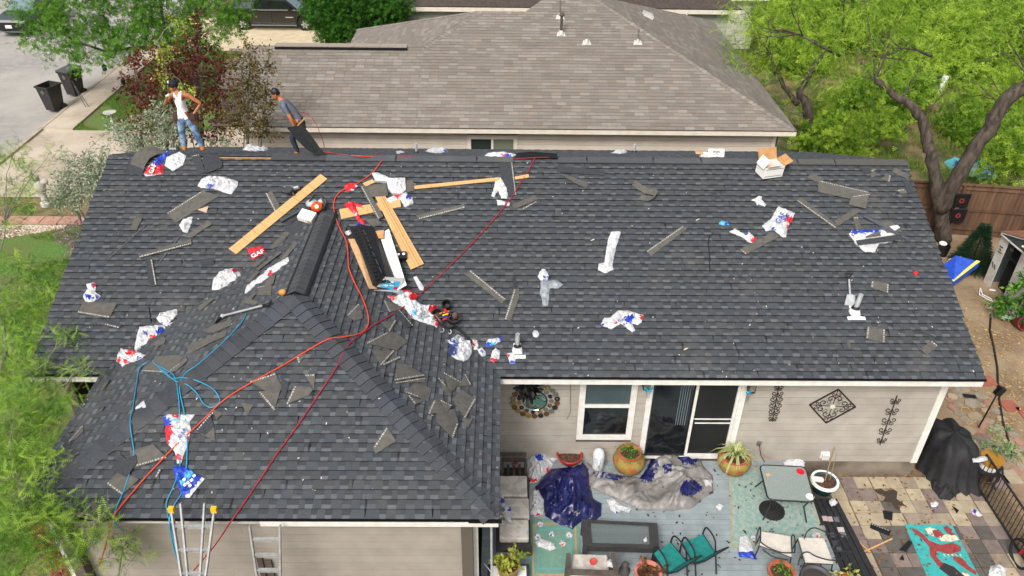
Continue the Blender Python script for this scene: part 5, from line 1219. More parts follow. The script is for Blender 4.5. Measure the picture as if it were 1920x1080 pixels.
def head(parent, c, fdir, up=(0, 0, 1), hair='short', bare=True):
    """head with face: fdir is where the face looks"""
    c = Vector(c); f = Vector(fdir).normalized(); u = Vector(up).normalized(); s = f.cross(u).normalized(); u = s.cross(f); R_ = Matrix((s, f, u)).transposed()
    mb = MB(); mb.ball(c, .1, 18, 14, 0, (.78, .97, 1.18), R_); mb.ball(c+f*.035-u*.065, .062, 12, 9, 0, (.95, .95, .9), R_)
    mb.mesh([c+f*.09+u*.015, c+f*.118-u*.022, c+f*.09-u*.028+s*.017, c+f*.09-u*.028-s*.017], [(0, 1, 2), (0, 3, 1), (1, 3, 2)])
    for k in (-1, 1): mb.ball(c+s*.08*k-u*.01-f*.005, .026, 8, 6, 0, (.35, .7, 1.1), R_)
    h = mb.build('head', SKIN, parent, smooth=True)
    mb = MB(); [mb.ball(c+f*.089+s*.03*k+u*.012, .009, 8, 6) for k in (-1, 1)]; mb.build('eye', M_INKB, h)
    mb = MB(); [mb.bar(c+f*.093+s*.015*k+u*.032, c+f*.086+s*.048*k+u*.03, .006, .006) for k in (-1, 1)]; mb.build('eyebrow', HAIR, h)
    mb = MB(); mb.bar(c+f*.098-s*.02-u*.062, c+f*.098+s*.02-u*.062, .006, .01); mb.build('mouth', mat('lips', '8a4038', .6), h)
    mb = MB(); mb.ball(c-f*.012+u*.03, .108, 16, 12, 0, (.80, .95, 1.05), R_, jit=.03); hr = mb
    if bare:
        mb.ball(c+f*.03+u*.085, .06, 10, 7, 0, (1.1, 1.1, .6), R_, jit=.06)
    mb.build('hair', HAIR, parent, smooth=True)
    return h, (f, s, u)
# man in a white tank top on the ridge, drinking, hand on hip
Y0 = YE+D+.12; zf = ZR-.0
F0 = hitY(364, 283, Y0); fx = F0.x; z0 = F0.z
m1 = thing('person', 'man in a white tank top, black cap and ripped blue jeans drinking on the ridge', 'person', (fx, Y0, z0))
def W1(x, z, y=0): return (fx+x, Y0+y, z0+z)
# photo: faces the camera, turned a little left; left of picture arm raised with a can, other hand on hip
J = {'pelvis': (W1(-.04, .93), (.145, .11)), 'waist': (W1(-.05, 1.08), (.135, .1)), 'chest': (W1(-.06, 1.28), (.175, .125)), 'neckb': (W1(-.07, 1.45), (.085, .08)), 'neck': (W1(-.08, 1.53), .055), 'skull': (W1(-.1, 1.60), .05),
     'hL': (W1(-.13, .86), .115), 'kL': (W1(-.18, .50, -.04), .085), 'aL': (W1(-.2, .13), .068), 'tL': (W1(-.21, .03, -.06), .048),
     'hR': (W1(.05, .86), .115), 'kR': (W1(.15, .50, -.03), .085), 'aR': (W1(.22, .13), .068), 'tR': (W1(.25, .03, -.07), .048),
     'sL': (W1(-.25, 1.42), .06), 'eL': (W1(-.42, 1.20, -.08), .042), 'wL': (W1(-.27, 1.40, -.2), .028),
     'sR': (W1(.14, 1.42), .062), 'eR': (W1(.40, 1.2, .04), .045), 'wR': (W1(.23, 1.0, .0), .03)}
B = [('pelvis', 'waist'), ('waist', 'chest'), ('chest', 'neckb'), ('neckb', 'neck'), ('neck', 'skull'), ('pelvis', 'hL'), ('hL', 'kL'), ('kL', 'aL'), ('aL', 'tL'), ('pelvis', 'hR'), ('hR', 'kR'), ('kR', 'aR'), ('aR', 'tR'),
     ('neckb', 'sL'), ('sL', 'eL'), ('eL', 'wL'), ('neckb', 'sR'), ('sR', 'eR'), ('eR', 'wR'), ('wL', 'Lpalm'), ('wR', 'Rpalm')]
hand(J, B, J['wL'][0], (.35, -.1, .9), (.1, -1, 0), 1.0, 'L'); hand(J, B, J['wR'][0], (-.5, -.35, -.6), (0, -.3, 1), .7, 'R')
def mf1(a, b, t, c):
    z = c.z-z0; x = c.x-fx
    if 'palm' in (a+b) or a[0] in 'LR' and a[1:2] in ('f', 't'): return 0
    if a in ('sL', 'eL', 'sR', 'eR', 'neck') or b == 'skull': return 0
    if a in ('neckb',):
        if b == 'neck': return 0
        return 1 if t < .45 else 0
    if a in ('aL', 'aR'): return 3
    if z > .88: return 1 if (z < 1.39 or .05 < abs(x+.07) < .14) else 0
    if z < .13: return 3
    return 2
skin_body('body', J, B, m1, [SKIN, TANK, DEN, BOOT], mf1)
hc = Vector(W1(-.12, 1.66, -.03)); _, (f_, s_, u_) = head(m1, hc, (-.75, -.6, .1), bare=False)
mb = MB(); R_ = Matrix((s_, f_, u_)).transposed(); mb.ball(hc+u_*.035, .118, 16, 10, 0, (.86, 1.0, .9), R_); 
mb.prism([hc+f_*.08+s_*.08+u_*.06, hc+f_*.2+s_*.05+u_*.045, hc+f_*.2-s_*.05+u_*.045, hc+f_*.08-s_*.08+u_*.06], .012, u_); cp_ = mb.build('cap', mat('black_cloth', '15161a', .8), m1, smooth=False)
mb = MB(); c_ = hc+f_*.095+u_*.1; mb.face([c_-s_*.03-u_*.03+f_*.022, c_+s_*.03-u_*.03+f_*.022, c_+s_*.025+u_*.028+f_*.012, c_-s_*.025+u_*.028+f_*.012]); mb.build('badge', M_INKW, cp_)
mb = MB(); mb.lathe([(.135, -.03), (.14, .03)], (fx-.045, Y0, z0+.985), 20, 0, Matrix.Diagonal((1.12, .86, 1)), False); bl = mb.build('belt', M_LEATH, m1)
for x, m_, w_ in ((.17, mat('brown_leather', '54352a', .7, '3f2820', 10), .2), (-.22, mat('brown_leather', '54352a', .7), .11)):
    mb = MB(); mb.box(W1(x, .86, -.02), (w_, .13, .24), m=0, taper=1.15); mb.box(W1(x, .93, -.1), (w_*.8, .06, .13)); mb.build('pouch', m_, bl)
mb = MB(); cpos = Vector(J['wL'][0])+Vector((.06, -.05, .10)); mb.lathe([(.0, -.05), (.03, -.05), (.032, .04), (.022, .055), (0, .055)], cpos, 12, 0, Vector((.8, -.2, .5)).to_track_quat('Z', 'Y').to_matrix()); tag(mb.build('drink_can', mat('pale_can', 'd9a08a', .35, 'e8e2dc', 30, lo=.4, hi=.5), smooth=True), 'pale drink can held to the mouth of the man in the tank top', 'can')
# man in a grey shirt bending forward, dragging a black sheet
Y1 = YE+D+.25; F1 = hitY(566, 290, Y1); gx, z1 = F1.x, F1.z
m2 = thing('person', 'man in a grey polo shirt leaning forward and dragging a dark sheet along the ridge', 'person', (gx, Y1, z1))
def W2(x, z, y=0): return (gx+x, Y1+y, z1+z)
J = {'pelvis': (W2(.06, .84), (.13, .15)), 'waist': (W2(-.01, .98), (.12, .14)), 'chest': (W2(-.17, 1.21), (.135, .165)), 'neckb': (W2(-.27, 1.37), (.08, .09)), 'neck': (W2(-.32, 1.45), .055), 'skull': (W2(-.37, 1.50), .05),
     'hL': (W2(.07, .80, -.09), .105), 'kL': (W2(-.16, .48, -.10), .08), 'aL': (W2(-.06, .13, -.1), .055), 'tL': (W2(-.15, .04, -.1), .048),
     'hR': (W2(.1, .80, .09), .105), 'kR': (W2(.0, .42, .12), .08), 'aR': (W2(.22, .14, .12), .055), 'tR': (W2(.15, .04, .12), .048),
     'sL': (W2(-.21, 1.31, -.18), .066), 'eL': (W2(-.07, 1.04, -.24), .048), 'wL': (W2(-.01, .80, -.22), .032),
     'sR': (W2(-.24, 1.31, .18), .066), 'eR': (W2(-.15, 1.04, .24), .048), 'wR': (W2(-.08, .81, .2), .032)}
B = [('pelvis', 'waist'), ('waist', 'chest'), ('chest', 'neckb'), ('neckb', 'neck'), ('neck', 'skull'), ('pelvis', 'hL'), ('hL', 'kL'), ('kL', 'aL'), ('aL', 'tL'), ('pelvis', 'hR'), ('hR', 'kR'), ('kR', 'aR'), ('aR', 'tR'),
     ('neckb', 'sL'), ('sL', 'eL'), ('eL', 'wL'), ('neckb', 'sR'), ('sR', 'eR'), ('eR', 'wR'), ('wL', 'Lpalm'), ('wR', 'Rpalm')]
hand(J, B, J['wL'][0], (-.05, 0, -1), (1, 0, 0), .8, 'L'); hand(J, B, J['wR'][0], (.0, 0, -1), (1, 0, 0), .8, 'R')
def mf2(a, b, t, c):
    if 'palm' in (a+b) or a[0] in 'LR' and a[1:2] in ('f', 't'): return 0
    if a in ('eL', 'eR', 'neck') or b in ('skull',): return 0
    if a in ('sL', 'sR'): return 1 if t < .62 else 0
    if a == 'neckb' and b == 'neck': return 0
    if a in ('neckb', 'chest', 'waist') or (a == 'pelvis' and b == 'waist' and t > .3): return 1
    if a in ('aL', 'aR') or c.z-z1 < .14: return 3
    return 2
skin_body('body', J, B, m2, [SKIN, GREY, DARKJ, BOOT], mf2)
head(m2, W2(-.41, 1.56), (-.97, -.12, -.3), (-.25, 0, 1))
mb = MB(); mb.lathe([(.125, -.03), (.13, .03)], W2(.03, .91), 20, 0, Vector((-.35, 0, 1)).to_track_quat('Z', 'Y').to_matrix()); bl = mb.build('belt', M_LEATH, m2)
mb = MB(); mb.box(W2(.1, .76, -.19), (.2, .1, .26), Matrix.Rotation(.25, 3, 'Y')); mb.box(W2(.17, .7, -.2), (.1, .09, .2), Matrix.Rotation(.25, 3, 'Y')); mb.build('pouch', M_LEATH, bl)
mb = MB(); mb.bar(W2(.06, .86, -.24), W2(.28, 1.06, -.2), .03, .03); mb.build('hammer_handle', mat('wood_handle', 'b08648', .6), bl)
# dark sheet in his hand: bent slab of shingles
sd = MB(); yb = Y1-.3
prof = [((538,240),(568,236)), ((548,252),(577,246)), ((556,262),(586,258)), ((567,273),(594,269)), ((577,282),(602,281)), ((588,288),(612,290))]
prof = [(hitY(*a, yb-.12), hitY(*b, yb+.02)) for a, b in prof]; yv = Vector((0, .012, 0))
for i in range(len(prof)-1):
    (a, b), (c, d) = prof[i], prof[i+1]
    m_ab, m_cd = (a+b)/2+Vector((0, .06, 0)), (c+d)/2+Vector((0, .06, 0))
    sd.face([a, c, m_cd, m_ab]); sd.face([m_ab, m_cd, d, b]); sd.face([m_ab+yv, m_cd+yv, c+yv, a+yv]); sd.face([b+yv, d+yv, m_cd+yv, m_ab+yv]); sd.face([a, a+yv, c+yv, c]); sd.face([b, d, d+yv, b+yv])
tag(sd.build('ridge_vent_strip', mat('black_shingle', '191b1b', .8, '24272a', 14, 4, .3, lo=.45, hi=.6)), 'long dark flexible strip held by the bending man, its end trailing on the roof', 'roofing strip')
# ------------------------------------------------------------------ vegetation
def tmpl(kind):
    if kind == 'leaf':   # folded pointed leaf, length 1 along y
        v = [(0, 0, 0), (.26, .4, .05), (0, 1, 0), (-.26, .4, .05), (0, .45, -.04)]; f = [(0, 1, 4), (1, 2, 4), (2, 3, 4), (3, 0, 4)]
    elif kind == 'spray':   # five leaflets on a stalk
        v, f = [], []
        for a, y in ((0, .5), (.9, .3), (-.9, .3), (1.3, .1), (-1.3, .1)):
            c, s = math.cos(a), math.sin(a); i = len(v)
            for x_, y_, z_ in ((0, 0, 0), (.11, .26, .03), (0, .55, -.04), (-.11, .26, .03)): v.append((x_*c+y_*s, y-x_*s+y_*c if a == 0 else y+y_*c-x_*s, z_))
            f += [(i, i+1, i+2), (i, i+2, i+3)]
    elif kind == 'frond':   # feathery leaf: paired thin leaflets
        v, f = [], []
        for k in range(7):
            y = .1+k*.13; w_ = .2*math.sin(math.pi*(k+1.2)/8.6)
            for s in (-1, 1):
                i = len(v); v += [(0, y, 0), (0, y+.05, 0), (s*w_, y+.1, -.05)]; f.append((i, i+1, i+2) if s < 0 else (i, i+2, i+1))
        i = len(v); v += [(-.012, 0, 0), (.012, 0, 0), (0, 1, -.02)]; f.append((i, i+1, i+2))
    elif kind == 'blade':
        v = [(-.035, 0, 0), (.035, 0, 0), (.02, .6, .06), (0, 1, .2)]; f = [(0, 1, 2), (0, 2, 3)]
    return np.array(v, float), np.array(f, int)
def scatter(name, pos, dirs, size, kind, m, parent=None, roll=True, kindtag=None, flat=0., colv=None):
    """many small leaves: pos (N,3), dirs (N,3) pointing along each leaf"""
    V, F = tmpl(kind); N = len(pos)
    d = dirs/np.linalg.norm(dirs, axis=1, keepdims=True)
    r = RNG.normal(size=(N, 3)); r[:, 2] += flat*3
    x = np.cross(d, r); x /= np.linalg.norm(x, axis=1, keepdims=True)+1e-9; z = np.cross(x, d)
    s = size*RNG.uniform(.65, 1.35, N)
    P = pos[:, None, :]+(V[None, :, 0:1]*x[:, None, :]+V[None, :, 1:2]*d[:, None, :]+V[None, :, 2:3]*z[:, None, :])*s[:, None, None]
    P = P.reshape(-1, 3); FF = (F[None]+np.arange(N)[:, None, None]*len(V)).reshape(-1, 3)
    off = wloc(parent) if parent is not None else Vector()
    P = P-np.array(off)
    me = bpy.data.meshes.new(name); me.vertices.add(len(P)); me.vertices.foreach_set('co', P.ravel())
    me.loops.add(FF.size); me.loops.foreach_set('vertex_index', FF.ravel().astype(np.int32)); me.polygons.add(len(FF))
    me.polygons.foreach_set('loop_start', np.arange(0, FF.size, 3, dtype=np.int32)); me.update(calc_edges=True)
    c = colv if colv is not None else RNG.uniform(0, 1, N); c = np.clip(c, 0, 1)
    cc = np.repeat(c, len(V)); at = me.color_attributes.new('Col', 'FLOAT_COLOR', 'POINT'); at.data.foreach_set('color', np.stack([cc, cc, cc, np.ones_like(cc)], 1).ravel())
    me.materials.append(m); o = bpy.data.objects.new(name, me); COL.objects.link(o)
    if parent is not None: o.parent = parent
    if kindtag: o['kind'] = kindtag
    return o
KD = 4.2
def clumps(blobs, dens, twigs=26, per=14, droop=.3, spread=.28):
    """blobs (centre, (rx, ry, rz)) -> leaf positions gathered on twigs, directions, tone"""
    P, Dd, T = [], [], []
    for c, r in blobs:
        r = np.array(r); nt_ = max(6, int(KD*dens*twigs*(r[0]*r[1]*r[2])**(2/3)))
        u = RNG.normal(size=(nt_, 3)); u /= np.linalg.norm(u, axis=1, keepdims=True); rad = RNG.uniform(.25, 1, (nt_, 1))**.5
        a = np.array(c)+u*rad*r; out = u*r; out /= np.linalg.norm(out, axis=1, keepdims=True); out[:, 2] += .25
        tone = RNG.uniform(0, 1, nt_)
        for i in range(nt_):
            t = RNG.uniform(-.5, 1, (per, 1)); L = spread*RNG.uniform(.7, 1.4)
            p = a[i]+out[i]*t*L+RNG.normal(size=(per, 3))*L*.28; p[:, 2] -= droop*L*np.clip(t[:, 0], 0, 1)**2
            dd = out[i]*.6+RNG.normal(size=(per, 3))*.6; dd[:, 2] -= droop
            P.append(p); Dd.append(dd); T.append(np.clip(tone[i]+RNG.normal(size=per)*.18, 0, 1))
    return np.concatenate(P), np.concatenate(Dd), np.concatenate(T)
def limb(mb, pts, r0, r1, sides=8, wig=.05):
    pts = [Vector(p) for p in pts]; pts = cr_(pts, 4); n = len(pts)
    pts = [p+Vector([random.uniform(-wig, wig)*(0 < i < n-1) for _ in range(3)]) for i, p in enumerate(pts)]
    mb.tube(pts, [(r0+(r1-r0)*i/(n-1))*random.uniform(.86, 1.14) for i in range(n)], sides); return pts
def twiggy(mb, p, d, L, r, depth=2):
    d = Vector(d).normalized(); q = Vector(p)+d*L; mid = Vector(p)+d*L*.5+Vector([random.uniform(-.08, .08)*L for _ in range(3)])
    mb.tube([p, mid, q], [r, r*.75, r*.4], 4)
    if depth:
        for _ in range(3):
            s = random.choice((mid, q, q)); twiggy(mb, s, d+Vector([random.uniform(-.8, .8) for _ in range(3)]), L*random.uniform(.45, .75), r*.5, depth-1)
BARK = mat('dark_bark', '2c2621', .95, '5a5046', 9, 8, 1., 26, stretch=(1, 1, .3)); BARKG = mat('grey_bark', '6f675d', .95, '8c857a', 9, 6, .8, 30, stretch=(1, 1, .35)); TWIG = mat('bare_twig', 'a09a92', .9, '7d766d', 20)
def tree(name, label, base, limbs, blobs, dens, size, kind, lm, bark=BARK, cat='tree', per=14, droop=.3, spread=.28, twig=None, group=None, twigs=26):
    t = thing(name, label, cat, base, 0, group); mb = MB()
    for l in limbs: limb(mb, l[0], l[1], l[2])
    if twig:
        for p, d, L, r in twig: twiggy(mb, p, d, L, r, 3)
    for c, r in blobs:   # limbs reaching into the crown
        src = min((q for l in limbs for q in l[0]), key=lambda q: (Vector(q)-Vector(c)).length+.4*abs(Vector(q).z-c[2])); s = Vector(src)
        limb(mb, [s, s.lerp(Vector(c), .5)+Vector((0, 0, .12)), c], .012+.012*min(3, r[0]), .006, 5, .04)
    mb.build('trunk', bark, t, smooth=True)
    P, Dd, T = clumps(blobs, dens, twigs, per, droop, spread)
    scatter('crown', P, Dd, size, kind, lm, t, colv=T); return t
L_OAK = leafmat('street_tree_leaf', '39661a', '76a83a', .38); L_MES = leafmat('feathery_leaf', '4f7a1c', 'b2cf4a', .36); L_MESD = leafmat('feathery_leaf_left', '376a18', 'afd057', .36)
L_RED = leafmat('bronze_leaf', '4a241d', '7d463a', .3); L_BRZ = leafmat('olive_bronze_leaf', '4c4a22', '7b6a3c', .3); L_SAGE = leafmat('silver_leaf', '7d8a6e', 'b3baa2', .3)
L_DEN = leafmat('dense_leaf', '234a14', '4b8026', .3); L_FIR = leafmat('fir_needle', '12291a', '26452b', .15); L_BRUSH = leafmat('brush_leaf', '4a781e', '9cbc44', .4); L_GRASS = leafmat('grass_blade', '3c6a1c', '7c9c3a', .35); L_DRY = leafmat('dry_grass_blade', '7b6f40', 'b09c66', .3); L_LIME = leafmat('yellow_green_leaf', '7c8f24', 'd3d36a', .4)
def PB(lst): return [(tuple(hitY(x, y, Y)), (rx, ry, rz)) for x, y, Y, rx, ry, rz in lst]
# street tree at the upper left
b0 = Vector((-14.6, 36.5, 0))
bl = PB([(310,20,37,1.7,1.5,1.1),(390,40,36.5,1.5,1.3,1.0),(425,45,36,.6,.7,.5),(230,30,36.5,1.6,1.5,.9),(150,25,36,1.4,1.3,.8),(90,40,35.8,1.0,1,.6),(180,85,35,1.3,1.1,.55),(110,85,34.5,.9,.8,.45),(250,70,36,1.3,1.2,.7),(330,70,36.5,1.2,1.2,.7),(60,70,35,.55,.7,.35),(150,120,34,.5,.6,.3),(215,110,35,.7,.7,.35),(420,10,37.5,1.4,1.2,.8),(60,0,36,1.2,1.2,.7),(330,-30,37.5,2.2,1.8,.9),(180,-30,37,2.2,1.8,.9),(285,60,37,.9,.9,.6),(360,95,36.2,.8,.8,.6),(130,60,35.4,.8,.8,.5),(405,95,36,.4,.4,.3)])
tree('street_tree', 'green leafy tree over the street at the upper left corner', b0, [([b0, b0+Vector((-.1, 0, 2.2)), hitY(312,70,36.6), hitY(300,0,37)], .2, .07), ([b0+Vector((-.1, 0, 2.6)), hitY(250,90,36), hitY(180,92,35.2), hitY(110,60,35)], .09, .03), ([hitY(312,70,36.6), hitY(380,20,36.6)], .1, .04)], bl, .95, .17, 'spray', L_OAK, cat='tree', per=8, spread=.34, twigs=22)
# dense tree behind the pale brown roof
b0 = Vector((-8.2, 39.5, 0)); bl = PB([(622,45,39.5,.9,1.1,1.0),(650,30,39.8,1.4,1.4,1.2),(710,25,40,1.3,1.3,1.0),(610,15,39.6,1.1,1.2,.8),(670,-5,40,1.6,1.5,.9),(740,10,40.2,1.0,1.1,.7),(640,60,39,.8,1.0,.7),(592,5,39.8,.6,.8,.5)])
tree('garden_tree', 'dense dark green tree beside the black pickup, behind the pale brown roof', b0, [([b0, b0+Vector((.05, 0, 1.4)), b0+Vector((.3, .2, 3.2))], .16, .08)], bl, 1.7, .17, 'spray', L_DEN, per=9, twigs=26)
# bronze and olive tall shrubs between the houses
def shrub(name, label, base, blobs, dens, size, lm, kind='leaf', stems=6, cat='shrub', bark=BARKG, **k):
    base = Vector(base); ls = []
    for i in range(stems):
        c = Vector(random.choice(blobs)[0]); ls.append(([base+Vector((random.uniform(-.15, .15), random.uniform(-.15, .15), 0)), base.lerp(c, .5)+Vector((random.uniform(-.1, .1), 0, .1)), c], .035, .012))
    return tree(name, label, base, ls, blobs, dens, size, kind, lm, bark, cat, **k)
shrub('bronze_shrub', 'tall dark red shrub left of the man in the tank top', (-12.3, 24.9, 0), PB([(290,130,25,.55,.5,.5),(265,165,25,.5,.5,.5),(300,175,25,.5,.5,.5),(335,120,25.2,.4,.4,.6),(275,215,24.8,.5,.5,.5),(320,225,25,.5,.5,.5),(260,245,24.8,.4,.4,.4),(250,110,25.1,.2,.2,.25)]), 1.2, .12, L_RED, spread=.3)
shrub('bronze_shrub', 'tallest dark red shrub rising behind the man in the tank top', (-10.6, 25.2, 0), PB([(365,60,25.6,.22,.25,.45),(375,95,25.5,.4,.4,.5),(400,120,25.4,.45,.45,.5),(360,140,25.4,.4,.4,.5),(420,165,25.3,.4,.4,.5),(385,190,25.2,.5,.4,.5),(355,205,25.3,.4,.4,.4),(410,230,25.2,.4,.4,.5),(375,250,25,.4,.4,.4)]), 1.15, .12, L_RED, spread=.3)
shrub('olive_shrub', 'tall olive and rust shrub between the two roofs, right of the dark red ones', (-9.0, 24.4, 0), PB([(468,100,24.4,.22,.22,.4),(455,130,24.4,.35,.35,.4),(490,150,24.4,.35,.35,.5),(460,180,24.4,.4,.4,.5),(495,205,24.3,.35,.35,.4),(470,235,24.3,.45,.4,.4),(500,240,24.3,.25,.25,.3),(505,110,24.4,.16,.16,.3),(440,215,24.4,.35,.35,.4)]), 1.5, .11, L_BRZ, spread=.25)
tree('yellow_twig', 'thin yellow-green shoots weaving through the dark red shrubs', Vector((-11.6, 25, 0)), [([Vector((-11.6, 25, 0)), hitY(310,130,24.8), hitY(290,80,24.9)], .02, .01)], PB([(310,150,24.6,.15,.15,.2),(330,165,24.6,.2,.2,.15),(300,90,24.8,.15,.15,.15),(340,40,24.9,.15,.15,.15),(350,170,24.6,.2,.15,.1),(305,110,24.7,.12,.12,.12)]), 1.6, .11, 'leaf', L_LIME, TWIG, 'shrub')
shrub('silver_shrub', 'silvery sage bush behind the ridge beside the man in the tank top', (-11.9, 23.9, 0), PB([(240,255,24,.5,.5,.4),(290,235,24,.45,.45,.5),(320,262,24,.5,.5,.4),(270,280,23.8,.6,.5,.3),(330,225,24.2,.25,.3,.35),(215,245,24.3,.3,.3,.25),(410,268,24.2,.3,.3,.2),(300,205,24.2,.2,.2,.3)]), 2.4, .085, L_SAGE, spread=.2)
shrub('silver_shrub', 'silvery bush at the left end of the roof beside the driveway', (-13.6, 22.6, 0), PB([(150,320,22.6,.6,.5,.5),(190,300,22.8,.4,.4,.4),(130,350,22.3,.5,.5,.4),(170,365,22,.5,.4,.4),(185,340,22.3,.4,.4,.4),(120,375,22,.4,.4,.3)]), 3.2, .085, L_SAGE, spread=.2)
# feathery tree filling the left edge, close to the camera
def PZ(lst): return [(tuple(hit(x, y, z)), (rx, ry, rz)) for x, y, z, rx, ry, rz in lst]
b0 = Vector((-13.4, 11.5, 0))
bl = PZ([(20,290,2.6,.45,.5,.3),(60,320,2.4,.4,.3,.25),(95,285,2.2,.2,.2,.12),(10,350,2.6,.4,.4,.3),(50,375,2.4,.35,.3,.2),(5,420,2.6,.25,.3,.2),(15,520,2.8,.5,.5,.3),(60,500,2.5,.35,.3,.2),(95,540,2.4,.2,.2,.14),(20,590,3.0,.5,.5,.35),(70,580,2.6,.3,.3,.2),(20,660,3.5,.5,.5,.4),(75,650,3.4,.3,.35,.25),(30,720,3.6,.5,.5,.4),(85,705,3.5,.25,.3,.2),(125,625,3.9,.13,.13,.08),(20,790,3.7,.55,.5,.4),(75,770,3.5,.28,.3,.2),(120,745,3.5,.16,.16,.1),(155,690,3.9,.12,.12,.08),(25,860,3.8,.5,.5,.4),(70,850,3.8,.26,.3,.25),(30,930,3.9,.45,.5,.4),(80,905,3.8,.2,.25,.2),(60,975,3.8,.3,.3,.25),(105,975,3.6,.25,.25,.2),(20,1010,3.7,.5,.5,.4),(75,1040,3.5,.4,.35,.3),(125,1010,3.5,.25,.22,.2),(155,965,3.7,.18,.18,.1),(190,980,3.5,.14,.1,.08),(170,1005,3.4,.14,.14,.1),(120,1065,3.2,.28,.25,.2)])
tree('feathery_tree', 'bright green feathery tree filling the left edge in front of the roof', b0, [([b0, b0+Vector((.2, .1, 1.6)), hit(0,700,3.2), hit(-10,560,2.6), hit(10,420,2.5)], .07, .012), ([b0+Vector((.1, 0, 1.4)), hit(30,900,3.1), hit(90,960,3.2), hit(200,975,3.4)], .06, .012), ([hit(20,700,3.2), hit(90,690,3.4), hit(160,690,3.9)], .04, .01)], bl, 1.5, .2, 'frond', L_MESD, BARKG, per=15, droop=.25, spread=.24, twigs=26)
b0 = Vector((-6.6, 7.6, 0)); bl = PZ([(225,1020,2.6,.2,.2,.14),(250,1010,2.7,.16,.16,.1),(235,1050,2.3,.22,.2,.12),(200,1045,2.4,.16,.15,.1),(265,1040,2.3,.14,.12,.08)])
tree('young_feathery_tree', 'small feathery sapling in front of the garage siding', b0, [([b0, b0+Vector((0, 0, 1.2)), hit(230,1030,2.3)], .03, .012)], bl, 1.5, .13, 'frond', L_MESD, BARKG, per=12, spread=.16, twigs=40)
# feathery trees beyond the fence on the right
def hang(name, label, base, limbs, blobs, dens=.65, twig=None, size=.24): return tree(name, label, base, limbs, blobs, dens, size, 'frond', L_MES, BARK, per=13, droop=.55, spread=.42, twig=twig, twigs=20)
b0 = Vector((12.6, 31.0, 0))
hang('feathery_tree', 'dark-trunked feathery tree overhanging the right end of the pale brown roof', b0, [([b0, b0+Vector((-.1, 0, 1.8)), hitY(1500,170,31.2), hitY(1545,100,31.4)], .26, .09), ([hitY(1495,195,31), hitY(1462,150,31), hitY(1440,100,31)], .12, .05)],
     PB([(1400,60,31,.9,1,.7),(1440,30,32,1.2,1.3,.8),(1400,120,30.4,.65,.7,.5),(1450,110,31,.8,.9,.6),(1500,60,32,1.3,1.2,.9),(1390,10,32,.7,1,.6),(1560,90,31,1,1,.7),(1430,165,30.6,.45,.5,.4),(1540,150,31,.9,.9,.5),(1370,95,30.2,.35,.5,.3),(1500,5,33,1.6,1.5,.8),(1380,145,30,.25,.3,.25),(1600,40,32,1.2,1.2,.8),(1470,200,31,.5,.5,.35),(1400,185,30.4,.2,.3,.2)]),
     twig=[(hitY(1575,105,29), (-1, 0, .45), 1.9, .06), (hitY(1500,65,29), (-1, 0, .1), .8, .03), (hitY(1505,68,29), (-.6, 0, .9), .8, .03), (hitY(1580,60,29), (-.2, 0, 1), .8, .035)])
b0 = Vector((15.25, 23.55, 0))
hang('feathery_tree', 'large forked feathery tree with two thick trunks in front of the wooden fence', b0, [([b0, hitY(1762,385,23.5), hitY(1748,300,23.6), hitY(1738,262,23.8), hitY(1722,215,24), hitY(1690,185,24.2), hitY(1642,152,24.4)], .25, .10), ([hitY(1760,395,23.5), hitY(1800,320,23.3), hitY(1850,250,23.2), hitY(1880,195,23.2), hitY(1935,150,23.2)], .26, .2), ([hitY(1722,215,24), hitY(1740,240,23.9), hitY(1745,290,23.8)], .08, .06)],
     PB([(1640,120,25,.9,.9,.5),(1700,100,25.5,1.1,1,.6),(1760,70,26,1.2,1.1,.7),(1830,60,26,1.2,1.1,.7),(1890,90,25.5,.9,.9,.6),(1900,30,26,1.2,1.1,.7),(1600,150,26,.7,.7,.4),(1670,40,27,1.3,1.2,.7),(1780,140,25,.9,.8,.45),(1850,140,25,.9,.8,.45),(1900,200,24.5,.6,.6,.4),(1700,5,28,1.8,1.5,.8),(1830,0,28,1.8,1.5,.8),(1720,150,25,.7,.6,.35),(1660,175,26,.5,.5,.3),(1590,100,27,.8,.8,.5),(1910,150,24.5,.6,.6,.4),(1800,180,25,.6,.6,.3),(1620,0,28,1.3,1.3,.7)]),
     twig=[(hitY(1748,106,24), (-1, 0, .25), 1.0, .045), (hitY(1690,112,24), (-1, 0, .1), .8, .03), (hitY(1690,92,24), (-.8, 0, .6), .55, .025), (hitY(1880,100,24), (-.7, 0, -.3), .5, .02), (hitY(1735,215,23.9), (.5, 0, .9), .7, .02)], dens=.6, size=.22)
# brush beyond the fence
BR = [('low green bush left of the forked tree beyond the fence', 1600, 250, 29, .9), ('pale green bush under the dark-trunked tree', 1560, 215, 32, 1.0), ('bush at the foot of the dark-trunked tree', 1530, 265, 30, .7), ('bright bush right of the forked tree beyond the fence', 1890, 290, 27, .9), ('bush in the gap of the forked tree', 1800, 210, 33, 1.0), ('far bush at the top right corner', 1880, 180, 34, 1.2), ('rounded bush behind the blue tarpaulin', 1830, 240, 32, .9), ('bush behind the gap between the trees', 1650, 190, 34, 1.3), ('taller bush left of the white post', 1690, 160, 36, 1.5), ('yellowish bush by the right end of the pale brown roof', 1640, 225, 31, .8), ('thicket clump right behind the forked tree', 1760, 130, 40, 2.2), ('thicket clump at the very top', 1560, 60, 46, 2.6), ('thicket clump above the white post', 1680, 80, 44, 2.6), ('thicket clump far right', 1880, 60, 42, 2.6), ('thicket clump behind the neighbour eave corner', 1480, 130, 42, 2.2), ('bush at the right edge above the tarpaulin', 1910, 240, 30, .8)]
